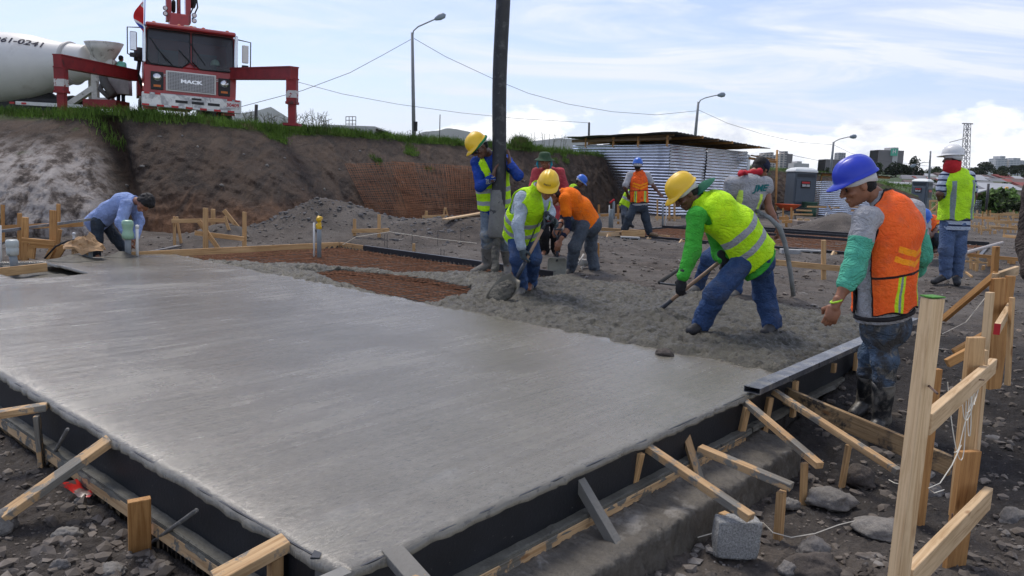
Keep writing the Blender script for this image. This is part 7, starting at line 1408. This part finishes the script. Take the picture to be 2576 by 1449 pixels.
wire('wire from the third street light to the right behind the blue helmet', [(2098, 365, 70), (2140, 385, 72), (2200, 402, 76), (2337, 418, 85), (2440, 421, 95), (2620, 424, 110)], .02)
# lattice mast
ms = empty('lattice_mast', At(2426, 440, 150)); tag(ms, 'tall lattice transmission mast behind the white helmet man', 'mast'); b0, t0 = At(2425, 470, 150), At(2434, 311, 150); mb = MB(); lv = [b0+(t0-b0)*i/11 for i in range(12)]
for i in range(12):
    w = .62-.02*i; 
    for sx in (-1, 1):
        for sy in (-1, 1):
            if i < 11: mb.beam(lv[i]+nv(sx*w, sy*w, 0), lv[i+1]+nv(sx*(w-.02), sy*(w-.02), 0), .09, .09)
    if i < 11:
        for sy in (-1, 1): mb.beam(lv[i]+nv(-w, sy*w, 0), lv[i+1]+nv(w, sy*w, 0), .07, .07); mb.beam(lv[i]+nv(w, sy*w, 0), lv[i+1]+nv(-w, sy*w, 0), .07, .07); mb.beam(lv[i]+nv(-w, sy*w, 0), lv[i]+nv(w, sy*w, 0), .07, .07); mb.beam(lv[i]+nv(sy*w, -w-.03, 0), lv[i]+nv(sy*w, w+.03, 0), .075, .075)
MSM = mat('mast_steel', (.28, .27, .28), .6, .1, 3, 0); mb.build('lattice', MSM, ms); MB().beam(t0+nv(-1, 0, 0), t0+nv(1, 0, 0), .2, .2).beam(t0-zup*3+nv(-3, 0, -.6), t0-zup*3+nv(0, 0, .3), .12, .12).beam(t0-zup*10+nv(-3, 0, -.6), t0-zup*10+nv(0, 0, .3), .12, .12).build('cross_arm', MSM, ms)
# ================================================================ FAR TOWN
def win_fx(fl, bay, gc, hfrac=.55, wfrac=.6):
    def fx(nt, vec, col):
        sp = N(nt, 'ShaderNodeSeparateXYZ'); nt.links.new(vec, sp.inputs[0])
        fz = math_(nt, 'FRACT', math_(nt, 'DIVIDE', sp.outputs[2], fl)); fxx = math_(nt, 'FRACT', math_(nt, 'DIVIDE', math_(nt, 'ADD', sp.outputs[0], math_(nt, 'MULTIPLY', sp.outputs[1], .37)), bay))
        return mix_(nt, math_(nt, 'MULTIPLY', math_(nt, 'LESS_THAN', fz, hfrac), math_(nt, 'LESS_THAN', fxx, wfrac)), col, gc), None
    return fx
def tower(label, u0, u1, vt, vb_, Y, dep, m_, roofm=None, boxes=(), parts=()):
    a, b = At(u0, vt, Y), At(u1, vt, Y); z1 = (a[2]+b[2])/2; r = empty('building', [a[0], Y, 0]); tag(r, label, 'building')
    w = b[0]-a[0]; cx_ = (a[0]+b[0])/2; MB().box((cx_, Y+dep/2, z1/2-5), (w, dep, z1+10)).build('facade', m_, r)
    for (f0, f1, dz, dd, mm, nm) in boxes: MB().box((a[0]+w*(f0+f1)/2, Y+dep/2-dd, (z1+dz)/2), (w*(f1-f0), dep, z1+dz)).build(nm, mm, r)
    return r
CW = mat('cream_tower', (.42, .38, .34), .8, .05, .05, 0, fx=win_fx(3.1, 5, (.10, .11, .13))); CG = mat('grey_tower', (.30, .30, .31), .8, .05, .05, 0, fx=win_fx(3.2, 4, (.12, .13, .15))); GB = mat('blue_glass_tower', (.10, .25, .36), .25, .1, .03, 0, fx=win_fx(3.6, 9, (.07, .18, .27), .7, .9)); WTR = mat('white_tower', (.5, .5, .5), .7, .05, .05, 0, fx=win_fx(3.4, 6, (.22, .25, .29), .5, .85))
BRK = mat('dark_office', (.07, .06, .075), .5, .1, .1, 0, fx=win_fx(4, 3, (.03, .04, .07), .6, .8)); DKS = mat('dark_side', (.13, .12, .12), .8, .05, .1, 0); LGT = mat('light_concrete', (.42, .41, .40), .8, .05, .1, 0)
tower('wide cream apartment block on the skyline right of the shed', 1916, 1951, 390, 420, 1100, 24, CW, boxes=[(.2, .45, 3, .6, CW, 'roof_block'), (.6, .85, 4, .7, CW, 'roof_block')]); tower('narrow cream and brown apartment tower on the skyline', 1963, 1994, 388, 428, 1050, 20, CW, boxes=[(.55, 1.0, .5, .8, DKS, 'side_wing'), (.3, .6, 4, .3, CW, 'roof_block')])
tower('low pale building on the skyline beside the narrow tower', 1997, 2036, 411, 430, 1000, 20, LGT, boxes=[(.2, .5, 2.5, .4, LGT, 'roof_block')]); tower('flat dark office block behind the third street light', 2077, 2128, 403, 430, 900, 22, BRK, boxes=[(0, 1, .8, .3, DKS, 'parapet')])
gt = tower('blue glass office tower with a pale central strip and green sign', 2210.6, 2274.4, 379, 425, 1200, 30, GB, boxes=[(.56, .76, 5, 1.2, LGT, 'central_strip'), (0, 1, .6, .5, DKS, 'parapet')]); a = At(2250, 377, 1197); MB().box((a[0], a[1], a[2]-3.4), (10.5, .5, 11)).build('green_sign', mat('green_sign_panel', (.03, .38, .24), .5, 0, 1, 0), gt)
mb = MB(); 
for (dx, dz, w, h) in ((-1.8, 0, 1.1, 5.5), (1.8, .3, 1.1, 5.5), (0, .2, 3, 1.0)): mb.box((a[0]+dx, a[1]-.5, a[2]-2.4+dz), (w, .3, h))
mb.build('sign_mark', WHTT, gt)
tower('pale stepped tower on the far right skyline', 2507, 2534, 399, 420, 1500, 24, WTR, boxes=[(.35, .8, 5, .5, WTR, 'roof_block')]); tower('second pale stepped tower at the right picture edge', 2540, 2584, 403, 425, 1500, 24, WTR, boxes=[(.2, .6, 4, .5, WTR, 'roof_block')]); tower('small grey tower behind the blue helmet', 2112, 2128, 384, 425, 1300, 20, CG)
o = tower('grey concrete roof of a building showing over the bank edge', 812, 945, 320, 345, 60, 8, LGT, boxes=[(.0, 1, .12, .3, LGT, 'slab_roof')]); fr = MB(); q0, q1 = At(870, 312, 60), At(895, 312, 60)
for z in (0, .28, .55): fr.tube([q0+zup*z, q1+zup*z], .025, 4)
for f_ in (0, .33, .66, 1): fr.tube([q0*(1-f_)+q1*f_-zup*.3, q0*(1-f_)+q1*f_+zup*.55], .025, 4)
fr.build('railing', WIRE, o)
def leafcrown(name, c, rad3, n, ls, m_, seed, parent, lobes=7):
    R_ = np.random.RandomState(seed); L = R_.randn(lobes, 3); L /= np.linalg.norm(L, axis=1)[:, None]; L = L*R_.uniform(.25, .75, (lobes, 1)); L[:, 2] = L[:, 2]*.75+.05; lr = R_.uniform(.28, .55, lobes)
    k = R_.randint(0, lobes, n); d = R_.randn(n, 3); d /= np.linalg.norm(d, axis=1)[:, None]; p = (L[k]+d*(lr[k]*R_.uniform(.55, 1.05, n)**.6)[:, None])*np.array(rad3)+np.asarray(c)
    a = R_.randn(n, 3); a /= np.linalg.norm(a, axis=1)[:, None]; b = np.cross(a, R_.randn(n, 3)); b /= np.linalg.norm(b, axis=1)[:, None]; s_ = ls*R_.uniform(.6, 1.5, n)[:, None]
    V = np.stack([p-a*s_, p+b*s_*.7, p+a*s_, p-b*s_*.7], 1).reshape(-1, 3); mb = MB(); mb.add(V, (np.arange(n)[:, None]*4+np.arange(4)).tolist()); return mb.build(name, m_, parent)
def leafm(name, c): return mat(name, c, .7, .4, .25, 0, spec=.2, base2=tuple(x*.5 for x in c))
LD, LM_, LL_ = leafm('dark_foliage', (.022, .034, .016)), leafm('mid_foliage', (.035, .055, .02)), leafm('olive_foliage', (.05, .06, .026)); BARK = mat('bark', (.06, .045, .035), .9, .2, 3, .3, 10)
def tree(label, u, vt, vb_, wpx, Y, m_, seed, n=1300, name='tree', group='trees on the far slope'):
    b = At(u, vb_, Y); t = At(u, vt, Y); H_ = t[2]-b[2]; w = wpx*Y/F_PX/2; r = empty(name, b-zup*1.5); tag(r, label, 'tree', group)
    MB().tube([b-zup*3, b+zup*H_*.3, b+zup*H_*.7+nv(.1*w, 0, 0)], [.05*H_, .035*H_, .015*H_], 6).tube([b+zup*H_*.3, b+zup*H_*.6+nv(w*.5, 0, 0)], [.025*H_, .01*H_], 5).tube([b+zup*H_*.3, b+zup*H_*.65-nv(w*.5, .0, 0)], [.025*H_, .01*H_], 5).build('trunk', BARK, r)
    leafcrown('crown', b+zup*H_*.56, (w*1.15, w*.9, H_*.52), n, .035*max(w, H_*.5)+.12, m_, seed, r, 9)
R_ = np.random.RandomState(21)
tree('large dark tree mass right of the glass tower', 2252, 404, 452, 70, 230, LD, 1, 2600); tree('dark round tree right of the large tree mass', 2300, 414, 456, 46, 240, LD, 2); tree('tall spindly tree with tufted top right of the glass tower', 2297, 386, 440, 26, 235, LD, 3, 500); tree('dark tree just left of the glass tower base', 2205, 408, 440, 30, 240, LM_, 4)
tree('dark tree cluster at the right end of the skyline', 2482, 409, 440, 50, 330, LD, 5, 2200); tree('dark tree on the skyline at the right picture edge', 2560, 412, 440, 40, 330, LD, 6, 1600); tree('broad dark tree between the mast and the right tree cluster', 2448, 420, 445, 40, 320, LD, 7, 1500); tree('dark tree immediately left of the mast', 2355, 420, 450, 44, 300, LM_, 8, 1500); tree('round tree between the two right skyline towers', 2524, 417, 440, 36, 335, LM_, 9)
for k in range(26):
    u = 1900+k*27+R_.uniform(-8, 8); vt = 424+R_.uniform(-7, 5)+(4 if u < 2080 else 0)+max(0, (u-2350)*.02)
    tree(('bushy tree number %d' % k) if False else 'belt tree, %s from the left in the dark row below the skyline' % ORD[k], u, vt, vt+24, R_.uniform(24, 42), 280+R_.uniform(-25, 40)-(110 if u < 2080 else 0), (LD, LM_, LL_)[k % 3], 30+k, 700, 'belt_tree', 'belt of trees below the skyline')
HR = [mat('red_tin_roof', (.22, .055, .045), .7, .2, .3, 0), mat('grey_tin_roof', (.16, .16, .165), .6, .2, .3, 0), mat('brown_tin_roof', (.13, .09, .08), .7, .2, .3, 0), mat('white_tin_roof', (.33, .34, .35), .6, .1, .3, 0)]; HWL = [mat('house_wall_grey', (.22, .20, .19), .9, .2, .2, 0), mat('house_wall_maroon', (.16, .07, .075), .9, .2, .2, 0), mat('house_wall_cream', (.38, .33, .27), .9, .2, .2, 0)]
for k in range(46):
    row = k//12; u = 2318+(k % 12)*25+R_.uniform(-9, 9)-(20 if row % 2 else 0); v = 446+row*10.5+R_.uniform(-2, 2)+(u-2400)*.035; Y = (260, 215, 175, 140)[row]
    c = At(u, v, Y); w, d, h = R_.uniform(4, 8), R_.uniform(5, 7), R_.uniform(2.0, 3.0); r = empty('house', c-zup*2.5); rk = (k*7+row) % 4 if R_.rand() < .8 else 1; tag(r, '%s roofed house, %s from the left in the %s row on the hillside' % (('red', 'grey', 'brown', 'pale')[rk], ORD[k % 12], ('farthest', 'second farthest', 'second nearest', 'nearest')[row]), 'house', 'houses on the far hillside'); c0 = c-zup*1.2; rz = R_.uniform(-.4, .4)
    MB().box(c0-zup*1.5, (w, d, h+3), rz).build('wall', HWL[k % 3 if R_.rand() < .6 else 0], r); a = nv(math.cos(rz), math.sin(rz), 0); n = nv(-a[1], a[0], 0); zt = zup*h/2; e = 1.08
    MB().prism([c0+zt-a*w/2*e-n*d/2*e, c0+zt-n*0-a*w/2*e+zup*1.1, c0+zt-a*w/2*e+n*d/2*e], a*w*e).build('roof', HR[rk], r)
    for s_ in (-.25, .25): MB().box(c0-n*(d/2+.02)+a*w*s_, (w*.16, .08, h*.4), rz).build('window', BLK, r)
for k in range(14): tree('bush among the far hillside houses, %s from the left' % ORD[k], 2330+k*19+R_.uniform(-6, 6), 448+R_.uniform(0, 22), 470+R_.uniform(0, 14), R_.uniform(12, 22), 165, (LD, LM_)[k % 2], 80+k, 350, 'bush', 'bushes among the houses')
# shack at far right
sk = empty('shack', At(2460, 545, 42)); tag(sk, 'small corrugated shack with a white tilted roof at the far right', 'shack'); a, b = At(2446, 545, 42)*[1, 1, 0], At(2466, 545, 43)*[1, 1, 0]; corr_wall(a, b, -.3, .95, .09, parent=sk); corr_wall(b, b+nv(.2, 1.6, 0), -.3, .95, .09, parent=sk)
MB().prism([lift(a, 1.05)+nv(-1.1, -.3, -.1), lift(b, 1.45)+nv(.2, -.3, .1), lift(b, 1.35)+nv(.4, 1.8, .1), lift(a, .95)+nv(-1.1, 1.8, 0)], (0, 0, .06)).build('roof', HR[3], sk)
# ================================================================ GRASS, WEEDS, WIRE SHEETS
def blades(name, pts, n_per, hmin, hmax, wd, lean, m_, label, seed, nrm_dir=(0, -1, 0), spread=.05, kind='stuff', cat='grass'):
    R_ = np.random.RandomState(seed); pts = np.repeat(np.asarray(pts), n_per, 0); n = len(pts); pts = pts+R_.randn(n, 3)*[spread, spread, 0]
    h = R_.uniform(hmin, hmax, n)*R_.uniform(.6, 1, n); a = R_.rand(n)*6.28; dirs = np.stack([np.cos(a), np.sin(a), a*0], -1)*R_.uniform(.1, 1, (n, 1))*lean+np.array(nrm_dir)*lean*.5; side = np.stack([-np.sin(a+1), np.cos(a+1), a*0], -1)*wd*.5
    m1 = pts+dirs*h[:, None]*.35+np.stack([0*h, 0*h, h*.6], -1); t = pts+dirs*h[:, None]+np.stack([0*h, 0*h, h*R_.uniform(.7, 1.0, n)], -1)
    V = np.stack([pts-side, pts+side, m1+side*.7, m1-side*.7, t], 1).reshape(-1, 3); b = np.arange(n)[:, None]*5; F = np.concatenate([(b+[0, 1, 2, 3]).tolist()]).tolist()+(b+[3, 2, 4]).tolist()
    mb = MB(); mb.add(V, F); o = mb.build(name, m_); tag(o, label, cat, kind=kind); return o
GRASS = mat('field_grass', (.125, .21, .035), .7, .5, 1.5, 0, spec=.2, base2=(.05, .095, .017), coord='pos', fine=.3, spots=[((.19, .17, .08), 2.2, .56, .12)])
R_ = np.random.RandomState(2); E_ = []
for u in np.concatenate([np.linspace(-60, 1440, 2600), np.linspace(1440, 2250, 500)]):
    e = bank_edge(u); k = R_.rand(); off = R_.randn()*.12-.05+(.55*k if R_.rand() < .45 else 0); x, y = e[0], e[1]+off; E_.append((x, y, plat_z(x, y)-.02))
E_ = np.array(E_); cl = fbm(E_*[1, 1, 0], .7, 3, 70); keep = R_.rand(len(E_)) < np.clip(.8+cl*1.5, .15, 1); E_ = E_[keep]
blades('grass', E_, 8, .07, .34, .015, .8, GRASS, 'green grass growing along the top edge of the earth bank', 5, spread=.09)
E3 = []
for k in range(900):
    u = R_.uniform(-60, 1430); e = bank_edge(u); y = e[1]+R_.uniform(.3, 3.5); x = e[0]; E3.append((x, y, plat_z(x, y)-.02))
blades('grass', np.array(E3), 8, .08, .26, .02, .7, GRASS, 'grass on the level ground behind the bank edge', 6, spread=.2)
T_ = []; G_ = []
me = eb.data; vco = np.array([v.co[:] for v in me.vertices]); ga = np.array(grn).ravel(); fr_ = VV.ravel(); cand = np.nonzero((ga > .35) & (fr_ > .45) & (fr_ < 1.0) & (lu.ravel() > 345) & (lu.ravel() < 1500))[0]; cand = R_.choice(cand, 1500)
blades('grass', vco[cand], 7, .04, .16, .016, .9, GRASS, 'sparse green tufts growing on the face of the earth bank', 7, spread=.05)
# tall weeds
def weeds(label, u0, u1, n, hm, Yo, seed):
    mb = MB(); R2 = np.random.RandomState(seed)
    for k in range(n):
        e = bank_edge(R2.uniform(u0, u1)); x, y = e[0], e[1]+R2.uniform(.1, Yo); b = np.array([x, y, plat_z(x, y)]); h = hm*R2.uniform(.5, 1); l = nv(R2.randn()*.1, R2.randn()*.1, 0); pts = [b, b+l*.4+zup*h*.5, b+l+zup*h]; mb.tube(pts, [.008, .006, .003], 4)
        for j in range(5): q = pts[1]*(1-j/6)+pts[2]*j/6; mb.tube([q, q+nv(R2.randn()*.09, R2.randn()*.05, .07)], [.006, .003], 3)
    o = mb.build('weeds', mat('dry_weed', (.11, .115, .08), .8, .2, 5, 0)); tag(o, label, 'weeds', kind='stuff')
weeds('tall dry weeds on the bank right of the truck outrigger', 738, 810, 26, .62, .8, 3); weeds('thin weeds in front of the right outrigger leg', 590, 735, 22, .40, .8, 4); weeds('weeds on the bank near the street light', 930, 1060, 14, .35, 1, 5); weeds('weeds on the bank left of the shed', 1300, 1430, 16, .75, 1, 6)
C2 = []
for k in range(420): u = R_.uniform(1288, 1318); e = bank_edge(u); C2.append((e[0], e[1]+R_.uniform(-.2, .5), plat_z(e[0], e[1]+.1)))
blades('grass', np.array(C2), 5, .25, .62, .02, .6, GRASS, 'taller grass clump on the bank right behind the black hose', 8, spread=.12)
# the green field at the far right and the bank behind the toilets
def field(label, n, u0, u1, v0, v1, h0, h1, w, seed, z=None):
    pts = []; R2 = np.random.RandomState(seed)
    for k in range(n):
        u, v = R2.uniform(u0, u1), R2.uniform(v0, v1); Y = R2.uniform(*z); p = At(u, v, Y); p = np.array([p[0], Y, gz((p[0], Y))]); pts.append(p)
    blades('grass', np.array(pts), 5, h0, h1, w, .8, GRASS, label, seed, spread=.35)
MBK = []
bk = np.zeros((60, 16, 3)); 
for i in range(60):
    for j in range(16):
        u = 2130+i*12; f = j/15; Yb = 58+30*f; hgt = (sst(0, .5, f)*(1.25+1.0*sst(2480, 2150, u))); p = At(u, 500, Yb); bk[i, j] = [p[0]+(1+.4*f)*0, Yb, -.3+hgt+.25*float(fbm([p[0]*.3, Yb*.3, 0], 1, 3, 77))]
o = MB().grid(bk).build('grass_bank', mat('rough_grass_ground', (.05, .085, .022), .9, .4, .6, .5, 3, base2=(.03, .045, .018), spots=[((.055, .042, .033), .25, .50, .1)]), smooth=True); tag(o, kind='structure')
pts = bk.reshape(-1, 3)[R_.randint(0, 960, 4200)]+R_.randn(4200, 3)*[.8, .8, 0]; blades('grass', pts, 4, .15, .5, .05, .7, GRASS, 'rough green growth on the low bank at the far right', 9, spread=.4)
def shrub(label, u, vb_, Y, r0, seed, m_=LM_): b = At(u, vb_, Y); o = leafcrown('shrub', b, (r0*1.4, r0, r0), 260, .05+.07*r0, m_, seed, None, 5); tag(o, label, 'shrub', 'shrubs on the low green bank')
for k in range(10): shrub('low green bank shrub at the far right, %s from the left' % ORD[k], 2478+k*11+R_.uniform(-3, 3), 500+R_.uniform(-8, 18), 46+R_.uniform(-4, 8), R_.uniform(.5, 1.0), 50+k, (LM_, leafm('fresh_foliage', (.10, .17, .04)))[k % 2])
# rusty wire sheets against the bank
wf = empty('wire_sheet', At(1000, 560, 18.5)); tag(wf, 'rusty welded wire mesh sheets leaning against the brown earth bank', 'wire mesh')
def ws(u0, v0, u1, v1): return
quads = [((868, 412), (1040, 408), (1075, 558), (935, 548)), ((985, 406), (1212, 420), (1212, 535), (1035, 556)), ((1120, 415), (1212, 425), (1212, 500), (1130, 500))]
for qi, (A_, B_, C_q, D_) in enumerate(quads):
    def pt(s_, t_):
        u = (A_[0]*(1-s_)+B_[0]*s_)*(1-t_)+(D_[0]*(1-s_)+C_q[0]*s_)*t_; v = (A_[1]*(1-s_)+B_[1]*s_)*(1-t_)+(D_[1]*(1-s_)+C_q[1]*s_)*t_; d = ray(u, v); h = _EBT.ray_cast(Vector(C_), Vector(d)); Y = (h[0].y if h[0] else 21)
        return u, v, Y
    gridY = np.array([[pt(s_, t_) for t_ in np.linspace(0, 1, 7)] for s_ in np.linspace(0, 1, 9)]); 
    for _ in range(3): gridY[1:-1, :, 2] = (gridY[:-2, :, 2]+gridY[2:, :, 2]+gridY[1:-1, :, 2])/3
    def wp(s_, t_):
        i, j = min(7, int(s_*8)), min(5, int(t_*6)); f, g = s_*8-i, t_*6-j; q = (gridY[i, j]*(1-f)+gridY[i+1, j]*f)*(1-g)+(gridY[i, j+1]*(1-f)+gridY[i+1, j+1]*f)*g; return At(q[0], q[1], q[2]-.16-.05*qi)
    mb = MB(); W_ = int((B_[0]-A_[0])/5.6); Hn = int((D_[1]-A_[1])/4.4)
    for k in range(W_): mb.tube([wp(k/(W_-1)+.006*math.sin(k*3+t_*6)*(0 < k < W_-1), t_) for t_ in np.linspace(0, 1, 6)], .0052, 3, caps=False)
    for k in range(Hn): mb.tube([wp(s_, min(1, max(0, k/(Hn-1)+.012*math.sin(k*5+s_*7)))) for s_ in np.linspace(0, 1, 9)], .0052, 3, caps=False)
    mb.build('mesh_panel', mat('orange_rusty_wire', (.19, .075, .032), .85, .3, 3, 0), wf)
# bits of plastic on the bank
for k in range(22):
    u, v = 310+k*50+R_.uniform(-15, 15), R_.uniform(335, 480); h = _EBT.ray_cast(Vector(C_), Vector(ray(u, v)))
    if h[0]: o = rock('stone', np.array(h[0]), (.05*R_.uniform(.5, 1.4), .03, .03*R_.uniform(.5, 1.5)), k, ROCKP if k % 3 else ROCKM, .3, 1); tag(o, 'stone stuck in the earth bank face, %s from the left' % ORD[k], 'stone', 'stones stuck in the bank')
# lettering on clothing
q, R, Rb = pb[1], pb[2], pb[3]; shm_ = (q['shl']+q['shr'])/2; CRM = mat('cream_print', (.5, .5, .48), .8, 0, 1, 0)
def chest_text(root, txt, q, Rb, fw, up, size, m_, side=0.0, dist=.17, **k):
    pel_ = (q['hil']+q['hir'])/2; base = pel_+Rb[2]*up+Rb[0]*side; V, F = text_mesh(txt, size, .001, **k); out = []
    tgt = [o for o in root.children if o.name.startswith('shirt')][0]; me = tgt.data; bt_ = BVHTree.FromPolygons([tuple(v.co) for v in me.vertices], [tuple(p.vertices) for p in me.polygons]); xr = Rb[0]*(-1 if fw > 0 else 1)
    for x, y, z in V:
        o_ = base+xr*x+Rb[2]*y+Rb[1]*fw*.5; h = bt_.ray_cast(Vector(o_), Vector(-Rb[1]*fw)); out.append(np.array(h[0])+Rb[1]*fw*.006 if h[0] else base+xr*x+Rb[2]*y+Rb[1]*fw*dist)
    MB().add(out, F).build('shirt_print', m_, tgt)
chest_text(pb[0], 'DUKE', q, Rb, 1, .47, .062, CRM, bold=.002); chest_text(pb[0], 'BLUE DEVILS', q, Rb, 1, .395, .085, CRM, bold=.003, xs=.62)
chest_text(pi_[0], 'JME', pi_[1], pi_[3], -1, .56, .10, mat('teal_print', (.02, .22, .22), .8, 0, 1, 0), bold=.004, xs=1.2, shear=.3)

V, F = text_mesh('PRETUL', .022, .0006, .0006); R_h = pc[2]; hc = pc[1]['hed']+R_h[2]*.12+R_h[1]*.135; hat_ = [o for o in pc[0].children if o.name.startswith('hard_hat')][0]; bt_ = BVHTree.FromPolygons([tuple(v.co) for v in hat_.data.vertices], [tuple(p.vertices) for p in hat_.data.polygons]); out = []
for x, y, z in V:
    o_ = pc[1]['hed']+R_h[2]*(.10+y)-R_h[0]*x+R_h[1]*.5; h = bt_.ray_cast(Vector(o_), Vector(-R_h[1])); out.append(np.array(h[0])+R_h[1]*.002 if h[0] else o_-R_h[1]*.37)
MB().add(out, F).build('lettering', MATS['navy_lettering'], hat_)
# ================================================================ AIR
HZ = bpy.data.materials.new('haze'); HZ.use_nodes = True; hn = HZ.node_tree; hn.nodes.clear()
pv_ = N(hn, 'ShaderNodeVolumePrincipled'); pv_.inputs['Color'].default_value = (.93, .97, 1.0, 1); pv_.inputs['Density'].default_value = 5.0e-5; ho = N(hn, 'ShaderNodeOutputMaterial'); hn.links.new(pv_.outputs[0], ho.inputs['Volume'])
o = MB().box((0, 0, 240), (13600, 13600, 700)).build('haze', HZ); tag(o, kind='stuff')
